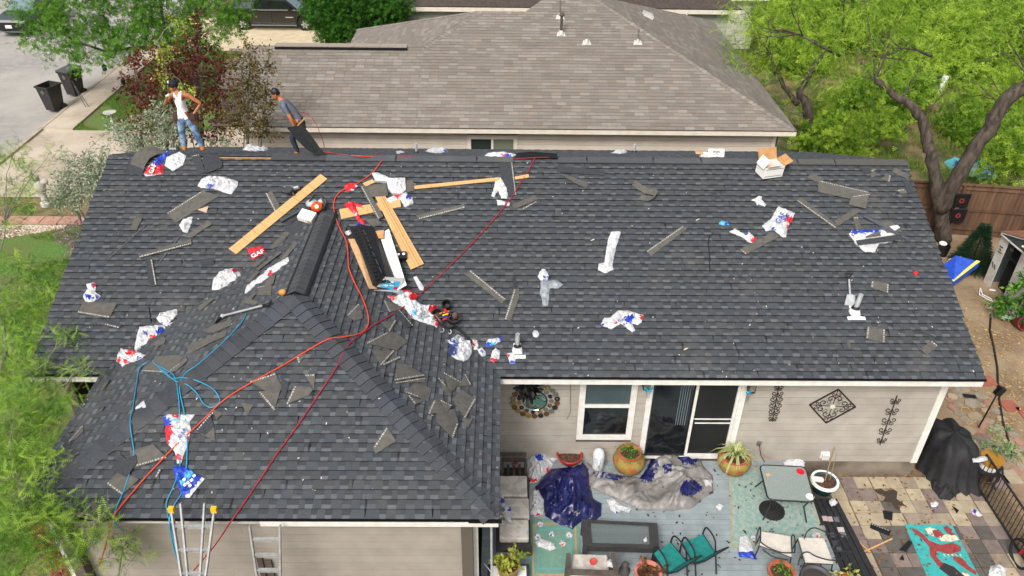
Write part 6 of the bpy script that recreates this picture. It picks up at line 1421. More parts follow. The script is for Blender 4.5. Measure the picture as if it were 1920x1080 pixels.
for lab, x, y, Y, r in BR:
    c = hitY(x, y, Y); base = (c.x, Y, 0); z = max(c.z, r*.6)
    shrub('brush', lab, base, [((c.x+random.uniform(-.5, .5)*r, Y+random.uniform(-.5, .5)*r, max(.3, z+random.uniform(-.5, .4)*r)), (r*.7, r*.7, r*.55)) for _ in range(5)]+[((c.x, Y, z*.5), (r*.8, r*.7, max(.3, z*.45)))], .55 if r < 1.3 else .32, .17 if r < 1.3 else .3, L_BRUSH if random.random() < .6 else L_MES, kind='spray', stems=4, spread=.3)
# far tree wall
far = []
for i in range(46): x = 10+i*1.9+random.uniform(-1, 1); far.append(((x, 52+random.uniform(0, 8), random.uniform(1.5, 4)), (2.4, 2, 1.9)))
P, Dd, T = clumps(far, .15, 14, 10, .2, .8); scatter('far_thicket', P, Dd, .45, 'spray', L_BRUSH, colv=T, kindtag='stuff')
# grass
def grass(name, poly, n, size, lm, ztop=.02, tone=None, cover=.0):
    xs = [p[0] for p in poly]; ys = [p[1] for p in poly]; P = []
    while len(P) < n:
        x, y = random.uniform(min(xs), max(xs)), random.uniform(min(ys), max(ys))
        if inside(x, y, poly) and MN.noise(Vector((x*.55, y*.55, 3))) > cover: P.append((x, y, ztop))
    P = np.array(P); d = RNG.normal(size=(len(P), 3))*.5; d[:, 2] = 1
    T = np.array([MN.noise(Vector((p[0]*.8, p[1]*.8, 7)))*.8+.5 for p in P])+RNG.normal(size=len(P))*.15
    return scatter(name, P, d, size, 'blade', lm, colv=T, kindtag='stuff')
grass('lawn_grass', [(-18.7, 32.4), (-13, 32.4), (-13, 43), (-18.7, 43)], 16000, .14, L_GRASS)
grass('front_lawn_grass', [(-19.5, 9), (-9.7, 9), (-9.7, 23.4), (-15.2, 23.8), (-19.5, 21.5)], 26000, .15, L_GRASS)
grass('brush_grass', [(10.4, 24.6), (26, 24.6), (34, 50), (10.4, 50)], 26000, .3, L_BRUSH, 0, cover=-.05)
grass('dry_brush_grass', [(10.4, 24.6), (26, 24.6), (34, 44), (10.4, 44)], 9000, .28, L_DRY, 0, cover=-.2)
fl = []
for x, y in ((130,455),(150,430),(120,440),(140,470),(135,450),(150,415)):
    c = hit(x, y, .3); fl.append((tuple(c), (.3, .3, .15)))
P, Dd, T = clumps(fl, 2, 26, 12, .1, .2); scatter('mauve_flowers', P, Dd, .06, 'leaf', leafmat('mauve_petal', '8d6a80', 'b79bb0', .3), colv=T, kindtag='stuff')
# ------------------------------------------------------------------ street things
def bin_(px, py, rz, label, lid):
    p = hit(px, py, 'G'); b = thing('wheelie_bin', label, 'bin', (p.x, p.y, .0), rz, 'dark wheeled bins by the kerb'); M_BIN = mat('bin_plastic', '2e2d2d', .55, '262525', 6)
    mb = MB(); mb.mesh([(-.25, -.3, .1), (.25, -.3, .1), (.25, .25, .1), (-.25, .25, .1), (-.34, -.42, 1.2), (.34, -.42, 1.2), (.34, .36, 1.2), (-.34, .36, 1.2)], [(0, 3, 2, 1), (0, 1, 5, 4), (1, 2, 6, 5), (2, 3, 7, 6), (3, 0, 4, 7)])
    mb.mesh([(-.31, -.38, 1.19), (.31, -.38, 1.19), (.31, .32, 1.19), (-.31, .32, 1.19), (-.23, -.28, .15), (.23, -.28, .15), (.23, .22, .15), (-.23, .22, .15)], [(4, 5, 6, 7), (1, 0, 4, 5), (2, 1, 5, 6), (3, 2, 6, 7), (0, 3, 7, 4)]); mb.build('body', M_BIN, b, local=True)
    mb = MB(); [mb.box(c, s) for c, s in (((0, -.43, 1.2), (.74, .06, .07)), ((0, .37, 1.2), (.74, .06, .07)), ((-.36, -.03, 1.2), (.05, .84, .07)), ((.36, -.03, 1.2), (.05, .84, .07)))]; mb.build('rim', M_BIN, b, local=True)
    for s in (-1, 1): mb = MB(); mb.lathe([(0, -.05), (.15, -.05), (.15, .05), (0, .05)], (s*.27, .24, .15), 14, 0, Matrix.Rotation(math.pi/2, 3, 'Y')); mb.build('wheel', M_BLACK, b, local=True)
    if lid: mb = MB(); mb.prism([(-.37, -.46, 1.25), (.37, -.46, 1.25), (.37, .42, 1.3), (-.37, .42, 1.3)], .04); mb.build('lid', mat('grey_lid', '55555a', .5), b, local=True)
    mb = MB(); [mb.lathe([(0, 0), (.045, 0)], (x, -.425-.0, z), 8, 0, Matrix.Rotation(math.radians(96), 3, 'X')) for x, z in ((-.06, .98), (.06, .98), (0, .92), (0, 1.04))]; mb.build('printed_emblem', M_SLV, b, local=True)
    return b
bin_(106, 207, -.35, 'open dark wheeled bin nearest the driveway', False); bin_(144, 178, -.35, 'dark wheeled bin with closed grey lid, farther up the kerb', True)
M_CARB = mat('black_car_paint', '0b0c0e', .25, spec=.7, coat=.5); M_CARG = mat('grey_green_car_paint', '30363a', .3, spec=.6, coat=.5); M_CGL = mat('car_glass', '6d7f86', .1, spec=.8); M_TYRE = mat('tyre', '141414', .85); M_RIM = mat('bright_rim', 'c9c9c9', .3, metal=.7); M_CHR = mat('chrome', 'dcdcdc', .2, metal=.8)
def wheel(parent, c, ax='Y', r=.39):
    R_ = Matrix.Rotation(math.pi/2, 3, 'X') if ax == 'Y' else Matrix.Rotation(math.pi/2, 3, 'Y')
    mb = MB(); mb.lathe([(r*.6, -.12), (r, -.11), (r, .11), (r*.6, .12)], c, 20, 0, R_); w = mb.build('wheel', M_TYRE, parent, local=True)
    mb = MB(); mb.lathe([(r*.6, .11), (.08, .125), (0, .13)] , c, 20, 0, R_); mb.lathe([(r*.62, -.115), (.0, -.1)], c, 20, 0, R_); rm = mb.build('rim', mat('rim_dark', '3a3a3a', .5), w, local=True); rm.parent = w
    mb = MB()
    for k in range(6):
        a = k*math.pi/3; d = R_ @ Vector((math.cos(a), math.sin(a), 0)); o = R_ @ Vector((0, 0, .135)); o = o if o.y < 0 or ax != 'Y' else -o
        mb.bar(Vector(c)+o+d*.02, Vector(c)+o+d*r*.56, .075, .02, R_ @ Vector((0, 0, 1)))
    s = mb.build('spokes', M_RIM, w, local=True)
# black pickup, side on, nose right
pk0 = G0 = hit(519, 58, 'G'); tk = thing('parked_pickup', 'black crew-cab pickup truck parked on the pale driveway at the top', 'pickup truck', (G0.x, G0.y+.95, 0))
def carbody(name, prof, w_, m, parent, inset=.0, ax=None):
    mb = MB(); mb.prism([(x, -w_/2, z) for x, z in prof], w_, (0, 1, 0)); o = mb.build(name, m, parent, local=True)
    bv = o.modifiers.new('b', 'BEVEL'); bv.width = .05; bv.segments = 3; bv.limit_method = 'ANGLE'; return o
carbody('body', [(-2.75, .5), (-2.35, .5), (-2.25, .85), (-1.95, .98), (-1.6, .85), (-1.5, .42), (1.25, .42), (1.35, .85), (1.7, .98), (2.05, .85), (2.15, .45), (2.6, .5), (2.65, .95), (2.5, 1.12), (1.3, 1.2), (-2.75, 1.22)], 1.9, M_CARB, tk)
cb2 = carbody('cab', [(-1.35, 1.18), (1.35, 1.18), (.65, 1.78), (-1.05, 1.8)], 1.7, M_CARB, tk)
for x0, x1, x2, x3 in ((-1.2, -.25, -.3, -1.0), (-.12, 1.1, .58, -.12)):
    mb = MB(); mb.prism([(x0, -.86, 1.24), (x1, -.86, 1.24), (x2, -.84, 1.7), (x3, -.84, 1.7)], .01, (0, -1, 0)); mb.build('side_window', mat('tinted_glass', '1c2422', .1, spec=.8), tk, local=True)
mb = MB(); mb.prism([(1.33, -.75, 1.22), (1.33, .75, 1.22), (.72, .7, 1.75), (.72, -.7, 1.75)], .02, (.6, 0, .5)); mb.build('windscreen', M_CGL, tk, local=True)
mb = MB(); mb.box((-2.0, -.93, 1.24), (1.35, .05, .06)); mb.box((-2.0, .93, 1.24), (1.35, .05, .06)); mb.box((-2.0, 0, 1.0), (1.3, 1.7, .03)); mb.build('bed_rail', M_CARB, tk, local=True)
mb = MB(); mb.bar((-1.35, -.955, 1.205), (1.25, -.955, 1.205), .03, .03); mb.build('trim_strip', M_CHR, tk, local=True)
mb = MB(); mb.bar((-1.4, -1.02, .36), (1.25, -1.02, .36), .12, .06); mb.build('running_board', M_SLV, tk, local=True)
mb = MB(); mb.box((.95, -1.03, 1.27), (.16, .16, .2)); mb.build('wing_mirror', M_CARB, tk, local=True)
mb = MB(); mb.box((2.52, -.75, .92), (.2, .35, .2)); mb.build('headlight', M_CHR, tk, local=True); mb = MB(); mb.box((2.52, .75, .92), (.2, .35, .2)); mb.build('headlight', M_CHR, tk, local=True)
mb = MB(); mb.box((.85, -.956, .8), (.45, .008, .05)); mb.build('door_badge', M_CHR, tk, local=True)
mb = MB(); [mb.box((x, -.954, .82), (.015, .006, .75)) for x in (-1.3, -.18, 1.2)]; mb.build('door_gap', mat('gap_black', '08080a', 1), tk, local=True)
for x in (-1.93, 1.72):
    for y in (-.86, .86): wheel(tk, (x, y, .39))
G0 = hit(28, 70, 'G'); sv = thing('parked_car', 'dark grey car facing the camera at the upper left corner', 'car', (G0.x, G0.y+2.4, 0)); 
def car2(name, prof, w_, m): 
    mb = MB(); mb.prism([(-w_/2, y, z) for y, z in prof], w_, (1, 0, 0)); o = mb.build(name, m, sv, local=True); bv = o.modifiers.new('b', 'BEVEL'); bv.width = .07; bv.segments = 3; bv.limit_method = 'ANGLE'
car2('body', [(-2.4, .35), (-2.45, .75), (-2.3, .98), (-1.1, 1.12), (2.3, 1.15), (2.4, .4)], 1.9, M_CARG); car2('cab', [(-1.15, 1.1), (-.35, 1.62), (1.7, 1.62), (2.2, 1.1)], 1.6, M_CARG)
mb = MB(); mb.prism([(-.74, -1.12, 1.14), (.74, -1.12, 1.14), (.68, -.42, 1.6), (-.68, -.42, 1.6)], .02, (0, -.6, .5)); mb.build('windscreen', M_CGL, sv, local=True)
mb = MB(); mb.box((0, -2.46, .72), (1.5, .05, .26)); mb.box((0, -2.46, .45), (1.3, .05, .14)); mb.build('grille', M_BLACK, sv, local=True)
mb = MB(); mb.box((0, -2.49, .88), (1.7, .03, .05)); mb.build('chrome_bar', M_CHR, sv, local=True)
for s in (-1, 1): mb = MB(); mb.box((s*.78, -2.44, .86), (.34, .1, .12)); mb.build('headlight', M_CHR, sv, local=True); wheel(sv, (s*.86, -1.5, .34), 'X', .34); wheel(sv, (s*.86, 1.5, .34), 'X', .34)
mb = MB(); mb.box((-.1, -2.5, .62), (.36, .02, .17)); mb.build('number_plate', M_CARTW, sv, local=True)
mb = MB(); mb.box((0, -2.47, .33), (1.6, .04, .05)); mb.build('lower_lip', M_SLV, sv, local=True)
p = hit(88, 385, 'G'); st = thing('garden_statue', 'pale stone statue among the leaves left of the driveway', 'statue', (p.x, p.y, 0)); M_STN = mat('pale_stone', 'bdb9b0', .85, 'a8a49b', 9, 5, .3)
mb = MB(); mb.lathe([(.2, 0), (.2, .12), (.12, .16), (.1, .5), (.15, .55), (.0, .56)], (p.x, p.y, 0), 14); mb.build('pedestal', M_STN, st)
mb = MB(); mb.ball((p.x, p.y, .78), .2, 12, 9, 0, (1, .8, 1.3)); mb.ball((p.x-.05, p.y-.03, 1.1), .12, 10, 8); mb.ball((p.x-.2, p.y, .95), .13, 9, 7, 0, (1.2, .6, .8)); mb.ball((p.x+.2, p.y, .95), .13, 9, 7, 0, (1.2, .6, .8)); mb.build('figure', M_STN, st, smooth=True)
p = hit(212, 232, 'G'); mb = MB(); mb.lathe([(.06, 0), (.09, .1), (.04, .2), (.05, .42), (.27, .52), (.29, .56), (.22, .53), (0, .52)], (p.x, p.y, 0), 18); tag(mb.build('bird_bath', M_STN, smooth=True), 'small round bird bath on the grass behind the dark red shrubs', 'bird bath')
for x, y, l in ((232, 158, 'on the pavement edge above the grass'), (197, 132, 'hanging below the street tree branch')):
    p = hit(x, y, .3 if y > 140 else 1.5); mb = MB(); mb.lathe([(.0, 0), (.1, .0), (.11, .2), (.05, .28), (0, .3)], p, 8); mb.tube([p+Vector((0, 0, .28)), p+Vector((0, 0, .55))], .01, 4); tag(mb.build('lantern', M_BLACK), 'small dark lantern '+l, 'lantern')
p0 = hit(163, 205, 'G'); sk = MB(); sk.tube([p0, p0+Vector((-.25, 0, 1.1))], .02, 5); sk.tube([p0+Vector((.1, .1, 0)), p0+Vector((-.35, .1, 1.3))], .018, 5); tag(sk.build('garden_stake', M_ROD), 'pair of thin bare stakes at the kerb in front of the farther bin', 'stake')

# ------------------------------------------------------------------ deck, pavers and the back yard
dk = thing('deck', 'pale blue-grey painted wooden deck behind the house', 'deck', (3.4, 11, 0)); dk['kind'] = 'structure'
M_DK = mat('grey_blue_paint', '8f9a9d', .7, '838d8f', 4, 5, .12, 30, rnd=.05); M_DKW = mat('bare_edge', '6f6a60', .9)
def deck_right(y): p, q = hit(1515, 935, .45), hit(1590, 1080, .45); return p.x+(q.x-p.x)*(p.y-y)/(p.y-q.y)
y = YW-.02; k = 0
while y > 7.6:
    cuts = [WR-.35]+sorted(random.uniform(1, 5.5) for _ in range(1))+[min(6.75, deck_right(min(y, 11.6)))]
    for a, b in zip(cuts, cuts[1:]): mb = MB(); mb.box(((a+b)/2, y-.07, .43), (b-a-.004, .133, .04)); mb.build('deck_board', M_DK, dk)
    y -= .14
mb = MB(); mb.box((3.1, 10.2, .2), (6.9, 5.1, .38)); mb.build('deck_frame', M_DKW, dk)
bs_ = thing('black_step', 'black painted board step with loose tiles along the right edge of the deck', 'step', (7, 10.5, 0)); M_BB = mat('black_paint', '1b1c1e', .7, '26272a', 9, 4, .2)
for i in range(5):
    P = [hit(1517+i*10.6, 937, .3), hit(1526+i*10.6, 937, .3), hit(1600+i*13.4, 1100, .3), hit(1588+i*13.4, 1100, .3)]; mb = MB(); mb.prism(P, .035); mb.build('board', M_BB, bs_)
mb = MB(); P = [hit(1518, 938, .3), hit(1566, 938, .3), hit(1650, 1098, .3), hit(1592, 1098, .3)]; mb.prism([q-Vector((0, 0, .28)) for q in P], .27); mb.build('step_frame', M_DKW, bs_)
for x, y, w_, m_ in ((1545,972,9,'b09a98'),(1555,973,9,'ab9797'),(1567,974,9,'5b6067'),(1542,990,7,'8f8583'),(1575,993,12,'b9b3ad'),(1580,1003,10,'6a6d70'),(1559,1003,8,'45484b'),(1563,1018,9,'3a3c3f'),(1572,1030,9,'50504f')):
    P = [hit(x-w_/2, y-4, .34), hit(x+w_/2, y-4, .34), hit(x+w_/2+3, y+5, .34), hit(x-w_/2+3, y+5, .34)]; mb = MB(); mb.prism(P, .012); mb.build('tile', mat('tile_'+m_, m_, .7), bs_)
# pavers
pv = thing('paved_patio', 'checkered patio of beige, mauve and slate square pavers', 'patio', (9, 11, 0)); pv['kind'] = 'structure'
PVM = [mat('beige_paver', 'aa9d85', .9, '9a8d76', 6, 5, .15, 50, rnd=.08), mat('mauve_paver', '80726b', .9, '736660', 6, 5, .15, 50, rnd=.1), mat('slate_paver', '514d49', .9, '5c5854', 6, 5, .15, 50, rnd=.1), mat('tan_paver', '958878', .9, '857969', 6, 5, .15, 50, rnd=.1)]
def fx_(y): p, q = hit(1838, 927, 0), hit(1902, 1027, 0); return q.x+(y-q.y)*(p.x-q.x)/(p.y-q.y)
def mural(p, ex=0):
    x, y = p; return 8.6-ex < x < 10.02+ex and y < 10.9+ex
PS = .352; i = 0
xl0 = hit(1567, 938, 0).x+.12
for i in range(20):
    y = YW-.1-PS*(i+.5)
    if y < 7.2: break
    for j in range(16):
        x = 7.08+.02*random.uniform(-1, 1)+PS*(j+.5)-.04*i*.0
        if x < deck_right(min(y, 11.6))+1.0-(.9 if y > 11.7 else .25) or x > fx_(y)+PS*.3: continue
        if x > 9.45 and y > 12.0: pass
        a = random.random(); near = mural((x, y), .38)
        m_ = PVM[2] if (near and a < .8) else PVM[0] if a < .42 else PVM[3] if a < .62 else PVM[1] if a < .88 else PVM[2]
        mb = MB(); mb.box((x, y, .012+random.uniform(-.003, .003)), (PS-.012, PS-.012, .04), Matrix.Rotation(random.uniform(-.01, .01), 3, 'Z')); mb.build('paver', m_, pv)
sheet('patio_bed', [(6.2, 7), (fx_(7)+.6, 7), (fx_(13)+.6, 13), (6.2, YW)], .006, mat('sandy_joint', '77644b', .95, '5c4c39', 9, 5, .3))
mu = thing('painted_mural', 'turquoise painted rectangle with a red dragon-like creature on the pavers', 'mural', (9.3, 9.8, .036))
ML = [(1695,985),(1784,986),(1836,1085),(1738,1085)]
def mup(s, t, h=.037): a, b, c, d = [hit(x, y, .0, 0) for x, y in ML]; p = a.lerp(b, s).lerp(d.lerp(c, s), t); p.z = h; return p
mb = MB(); mb.face([mup(0, 0), mup(0, 1.6), mup(1, 1.6), mup(1, 0)]); mb.build('ground_colour', mat('turquoise_paint', '3aa8a5', .8, '2f9794', 8, 5), mu)
def blob(pts, m, h, name='painted_shape'): mb = MB(); mb.face([mup(s, t, h) for s, t in pts][::-1]); mb.build(name, m, mu)
M_RP, M_WP, M_DP = mat('brick_red_paint', '9c3c3f', .8, '7f2f33', 12, 5), mat('ivory_paint', 'd6d2bb', .8, 'bdb9a2', 14), mat('worn_black_paint', '2b2929', .85)
blob([(.12,.08),(.2,.1),(.3,.2),(.36,.32),(.55,.4),(.8,.36),(.95,.42),(.9,.52),(.65,.58),(.42,.52),(.36,.6),(.4,.72),(.6,.8),(.7,.95),(.6,1.1),(.45,.92),(.3,.8),(.24,.6),(.3,.44),(.24,.3),(.1,.14)], M_RP, .041)
blob([(.38,.09),(.5,.06),(.62,.1),(.62,.2),(.5,.24),(.4,.19)], M_WP, .043); blob([(.52,.12),(.66,.1),(.72,.2),(.62,.28),(.5,.24)], M_RP, .0445); blob([(.56,.26),(.75,.2),(.95,.2),(.98,.3),(.8,.34),(.6,.33)], M_WP, .0435)
blob([(.78,.06),(.88,.02),(.95,.1),(.9,.16),(1.0,.2),(.86,.22),(.8,.16)], M_RP, .0445); blob([(.68,.6),(.85,.66),(.9,.8),(1.0,.9),(.94,.96),(.8,.84),(.66,.68)], M_RP, .0445); blob([(.66,.93),(.78,.9),(.9,1.1),(.8,1.3),(.6,1.15)], M_WP, .044); blob([(.3,.84),(.45,.74),(.6,.82),(.72,.98),(.6,1.12),(.44,1.0)], M_DP, .046)
for k in range(5): s = .6+.07*k; blob([(s,.24),(s+.035,.24),(s+.018,.31)], M_WP, .047); blob([(.5+.08*k,.58),(.54+.08*k,.58),(.53+.08*k,.63)], M_WP, .047)
# flagstones, red squares, dirt edging in the side yard
fp = thing('flagstone_path', 'path of irregular flagstones in the dirt beside the house', 'path', (12, 17, 0)); fp['kind'] = 'structure'
FSM = [mat('flag_grey', '988c7b', .9, '857a6a', 5, 5, .3, rnd=.1), mat('flag_pink', 'a5826f', .9, '92705e', 5, 5, .3, rnd=.1), mat('flag_tan', 'a8977c', .9, '95846a', 5, 5, .3, rnd=.1)]
n_f = 0
for _ in range(2400):
    t = random.random(); y = 12.9+t*10.2; xa = hit(1770 if y < 16 else 1760, 700, 0).x
    x = random.uniform(10.1, 12.55+max(0, y-17)*.32) if y > 15.6 else random.uniform(11.55, 12.7)
    r = random.uniform(.1, .22)
    if any((x-a)**2+(y-b)**2 < (r+c)**2*.62 for a, b, c in getattr(bpy, '_fs', [])): continue
    if y < 14.6 and x < 11.6: continue
    bpy._fs = getattr(bpy, '_fs', [])+[(x, y, r)]; k = random.randint(5, 8); mb = MB(); ph = random.random()*6
    mb.prism([(x+r*1.05*random.uniform(.8, 1.15)*math.cos(ph+2*math.pi*i/k), y+r*random.uniform(.8, 1.1)*math.sin(ph+2*math.pi*i/k), .0) for i in range(k)], random.uniform(.02, .035)); mb.build('flagstone', random.choice(FSM), fp); n_f += 1
    if n_f > 280: break
for x, y in ((1893,762),(1925,775),(1850,715),(1846,830),(1882,848),(1855,885),(1893,895),(1875,905)):
    p = hit(x, y, 0); mb = MB(); mb.box((p.x, p.y, .016), (.4, .4, .04), Matrix.Rotation(.06, 3, 'Z')); mb.build('red_slab' if y < 900 else 'slab', mat('red_slab', 'a2614e', .9, '8d5141', 6, 4, .2) if y < 800 else random.choice(PVM[:2]), fp)
mb = MB(); mb.tube([hit(x, y, .02) for x, y in ((1858,590),(1856,620),(1864,655),(1870,690),(1872,740),(1880,790),(1895,840),(1896,860))], .03, 5); tag(mb.build('garden_edging', mat('black_edging', '25221f', .8)), 'dark garden edging strip between the flagstones and bare dirt', 'edging')
def leaves_on(name, n, poly, z, m, size): 
    P = []
    xs = [p[0] for p in poly]; ys = [p[1] for p in poly]
    while len(P) < n:
        x, y = random.uniform(min(xs), max(xs)), random.uniform(min(ys), max(ys))
        if inside(x, y, poly): P.append(tuple(hit(x, y, z)+Vector((0, 0, .01))))
    P = np.array(P); d = RNG.normal(size=(n, 3)); d[:, 2] *= .12; scatter(name, P, d, size, 'leaf', m, kindtag='stuff', flat=3)
leaves_on('fallen_leaves', 260, [(1560,885),(1760,890),(1900,1080),(1640,1080)], .035, leafmat('dry_leaf', '5a3d22', '9a6a35', .1), .07)
leaves_on('deck_leaves', 150, [(1330,870),(1515,870),(1590,1080),(1250,1080),(1150,960)], .46, leafmat('dark_leaf', '211a14', '4e3a28', .1), .07)
leaves_on('yard_straw', 700, [(1770,560),(1920,560),(1920,860),(1850,850)], .01, leafmat('straw', '9c7a4c', 'c9ad78', .1), .09)
# wet stain, torn black pieces, lath crosses on the pavers
mb = MB(); mb.face([hit(x, y, .0345+.0) for x, y in ((1638,918),(1652,916),(1660,921),(1675,917),(1683,922),(1681,935),(1700,949),(1688,948),(1687,957),(1678,953),(1672,943),(1655,940),(1660,932),(1645,925))][::-1]); tag(mb.build('wet_stain', mat('wet_stone', '3b332c', .35)), 'dark splash-shaped wet stain on the pavers', 'stain')
for P, l in (([(1655,957),(1674,960),(1673,976),(1658,973)], 'black torn square on the pavers, nearest the wet stain'), ([(1633,981),(1671,995),(1667,1005),(1631,990)], 'black strip with white line on the pavers right of the black step'), ([(1704,1013),(1711,1018),(1699,1035),(1686,1031)], 'dark piece overlapping the left edge of the mural'), ([(1693,1040),(1695,1051),(1686,1049)], 'small black triangle left of the mural'), ([(1785,948),(1798,957),(1794,963)], 'small black triangle above the mural'), ([(1804,738),(1829,741),(1832,747),(1808,745)], 'black strip on the dirt beside the white corner board')):
    S_(P, l, 0 if 'line' in l else None, True, pl='G', h=.04, cat='roofing scrap', grp='black scraps fallen on the ground', m=M_BLACK)
for P, l in ((((1596,1002),(1631,1036)), 'pale lath lying on the pavers, pointing down-right'), (((1619,1035),(1673,1010)), 'pale lath lying on the pavers, crossing the other one')):
    mb = MB(); mb.bar(hit(*P[0], .05), hit(*P[1], .05), .03, .015); tag(mb.build('lath', M_OSB), l, 'lath')
hose([(1514,903,'G'),(1530,925,'G'),(1560,928,'G'),(1600,922,'G'),(1640,910,'G'),(1680,902,'G'),(1702,889,'G')], .009, 'thin orange cord running over the pavers to the house corner', mat('orange_cord', 'b9803a', .6), 'extension_cord', 'cord')
hose([(1800,765,'G'),(1812,790,'G'),(1825,785,'G'),(1815,765,'G'),(1802,768,'G'),(1815,795,'G'),(1830,790,'G'),(1845,805,'G')], .01, 'loose yellow cord on the flagstones behind the black cover', mat('yellow_cord', 'c59a4a', .6), 'extension_cord', 'cord')

# ------------------------------------------------------------------ tarpaulins and bags on the deck
M_TBL = mat('blue_tarpaulin', '171c58', .33, '121642', 5, 3, .1, spec=.6); M_TGR = mat('grey_tarpaulin', '86837f', .42, '726f6c', 6, 3, .1, spec=.4)
TM = [M_TBL, M_TGR, M_BAG, M_RED]
def tarp(P, H, label, patches=(), base=0, **k): return crumple(P, H, label, patches, pl='D', base=base, name='tarpaulin', cat='tarpaulin', mats=TM, res=.035, smooth=True, group=None, **k)
tarp([(1036,880),(1056,878),(1078,876),(1095,868),(1108,884),(1104,905),(1112,935),(1128,945),(1127,968),(1115,977),(1090,978),(1074,993),(1050,985),(1022,968),(1018,940),(1003,915),(1025,888)], .30, 'dark blue crumpled tarpaulin heap on the left of the deck', [(1082,962,5,1)], h0=.02, freq=6, folds=1.2)
tarp([(1092,866),(1102,868),(1120,885),(1150,890),(1200,897),(1212,880),(1222,858),(1245,848),(1262,845),(1290,846),(1310,858),(1322,880),(1336,893),(1337,925),(1318,935),(1300,952),(1265,958),(1200,957),(1160,938),(1130,925),(1108,915),(1100,890)], .30, 'large crumpled silver-grey tarpaulin with dark blue folds across the deck', [([(1196,890),(1206,864),(1226,858),(1236,868),(1222,902),(1206,905)], 0), ([(1262,846),(1302,848),(1312,862),(1298,872),(1278,868)], 0), ([(1272,918),(1282,902),(1302,898),(1318,915),(1300,930),(1280,928)], 0), ([(1112,884),(1150,890),(1180,896),(1150,900),(1118,893)], 0), ([(1240,872),(1256,868),(1262,884),(1246,890)], 0), (1328,905,8,2), (1335,925,5,0)], base=1, h0=.02, freq=6, folds=.25)
C_([(990,862),(1005,855),(1035,846),(1054,855),(1040,866),(1030,885),(1020,892),(1008,905),(992,908),(988,885)], .25, 'pale white-blue plastic sheet with red bits beside the blue tarpaulin', [(1000,900,6,1), (1028,882,5,1), (1010,858,7,2), (1020,895,5,2)], pl='D', group='plastic wrappers on the deck', base=0)
C_([(991,922),(1010,920),(1020,940),(1019,965),(1003,970),(992,965)], .15, 'pale plastic bag with blue foot left of the blue tarpaulin', [(1010,965,5,1), (997,968,6,2)], pl='D', group='plastic wrappers on the deck')
C_([(1137,938),(1150,937),(1165,948),(1184,955),(1180,963),(1166,958),(1155,965),(1145,958)], .08, 'printed white bag on the deck under the edge of the silver tarpaulin', [(1157,962,4,2)], pl='D', group='plastic wrappers on the deck')
for x, y, r, l, pt in ((1013,984,6,'small wad nearest the blue tarpaulin, on the striped rug', 3),(1008,1008,6,'small blue and white wad left of the others on the striped rug', 2),(1035,1003,6,'small wad with a dark blue centre on the striped rug', 2),(1068,1004,7,'small wad above the post of the wooden armchair', 3),(1055,1020,7,'small wad behind the left post of the wooden armchair', 1),(1349,952,7,'small white wad alone on the deck boards right of the silver tarpaulin', 0),(1413,1010,6,'crumpled wad behind the left cream cushion', 3),(1530,1006,8,'red and white wad behind the right cream cushion', 1),(1562,943,8,'small white wad on the black step', 0)):
    C_([(x-r, y), (x-r*.5, y-r*.8), (x+r*.4, y-r*.7), (x+r, y), (x+r*.5, y+r*.7), (x-r*.4, y+r*.8)], .12, l, [(x, y, r*.4, pt)], pl='D', res=.022, freq=16, sharp=2, cat='wad', name='plastic_wad', group='plastic wrappers on the deck')
C_([(1004,1018),(1012,1012),(1024,1014),(1040,1020),(1042,1030),(1032,1034),(1018,1028),(1008,1026)], .14, 'cream crumpled cloth on the striped rug', base=0, pl='D', res=.04, cat='cloth', name='cloth', group='plastic wrappers on the deck')
C_([(1387,1008),(1400,1006),(1412,1033),(1408,1040),(1385,1036)], .03, 'flat white bag with blue lower end beside the left cream chair', [([(1384,1036),(1412,1036),(1418,1050),(1390,1050)], 2)], pl='D', sharp=.3, group='plastic wrappers on the deck')
C_([(1384,1037),(1410,1034),(1419,1050),(1400,1046),(1386,1045)], .05, 'dark blue end of the flat white bag beside the left cream chair', base=2, pl='D', group='plastic wrappers on the deck')
C_([(1744,945),(1752,940),(1759,945),(1757,955),(1745,956)], .09, 'white and blue crumpled cap-like wad on the pavers below the black cover', [([(1743,951),(1760,951),(1760,958),(1743,958)], 2)], pl='G', res=.03, group='wrappers on the pavers')
C_([(1820,957),(1830,955),(1841,968),(1835,971),(1822,965)], .08, 'blue, white and red wad on the pavers near the iron fence', [(1827,958,4,2), (1831,968,4,1)], pl='G', res=.03, group='wrappers on the pavers')
C_([(1853,1072),(1856,1064),(1870,1059),(1886,1068),(1884,1085),(1852,1090)], .16, 'white plastic bag on the pavers by the red bicycle', pl='G', group='wrappers on the pavers')

# ------------------------------------------------------------------ pots and plants
M_TER = mat('terracotta', 'a85c42', .8, '934d37', 8, 4, .1); M_MOSS = mat('mossy_clay', '8a7f3c', .85, '9b4f2e', 5, 5, .3, lo=.45, hi=.62); M_SOIL = mat('potting_soil', '3d2a1e', .95, '6b4a34', 30, 5, .8, 60, lo=.45, hi=.6)
def pot(x, y, z, prof, label, m, soil=None, rim=None, name='plant_pot', cat='plant pot', sides=22):
    p = hit(x, y, z); t = thing(name, label, cat, p); mb = MB(); r_, h_ = prof[-1]
    mb.lathe([(0, .005)]+prof+[(r_*.88, h_), (r_*.8, h_-.07)], p, sides); mb.build('pot', m, t, smooth=True)
    if rim: mb = MB(); mb.lathe([(r_*.85, h_+.003), (r_*1.03, h_+.006), (r_*1.05, h_-.045), (r_*.98, h_-.05)], p, sides); mb.build('rim', rim, t)
    if soil is not None: mb = MB(); mb.lathe([(0, h_-.045), (r_*.5, h_-.05), (r_*.87, h_-.065)], p, sides); mb.build('soil', soil, t)
    return t, p, h_, r_
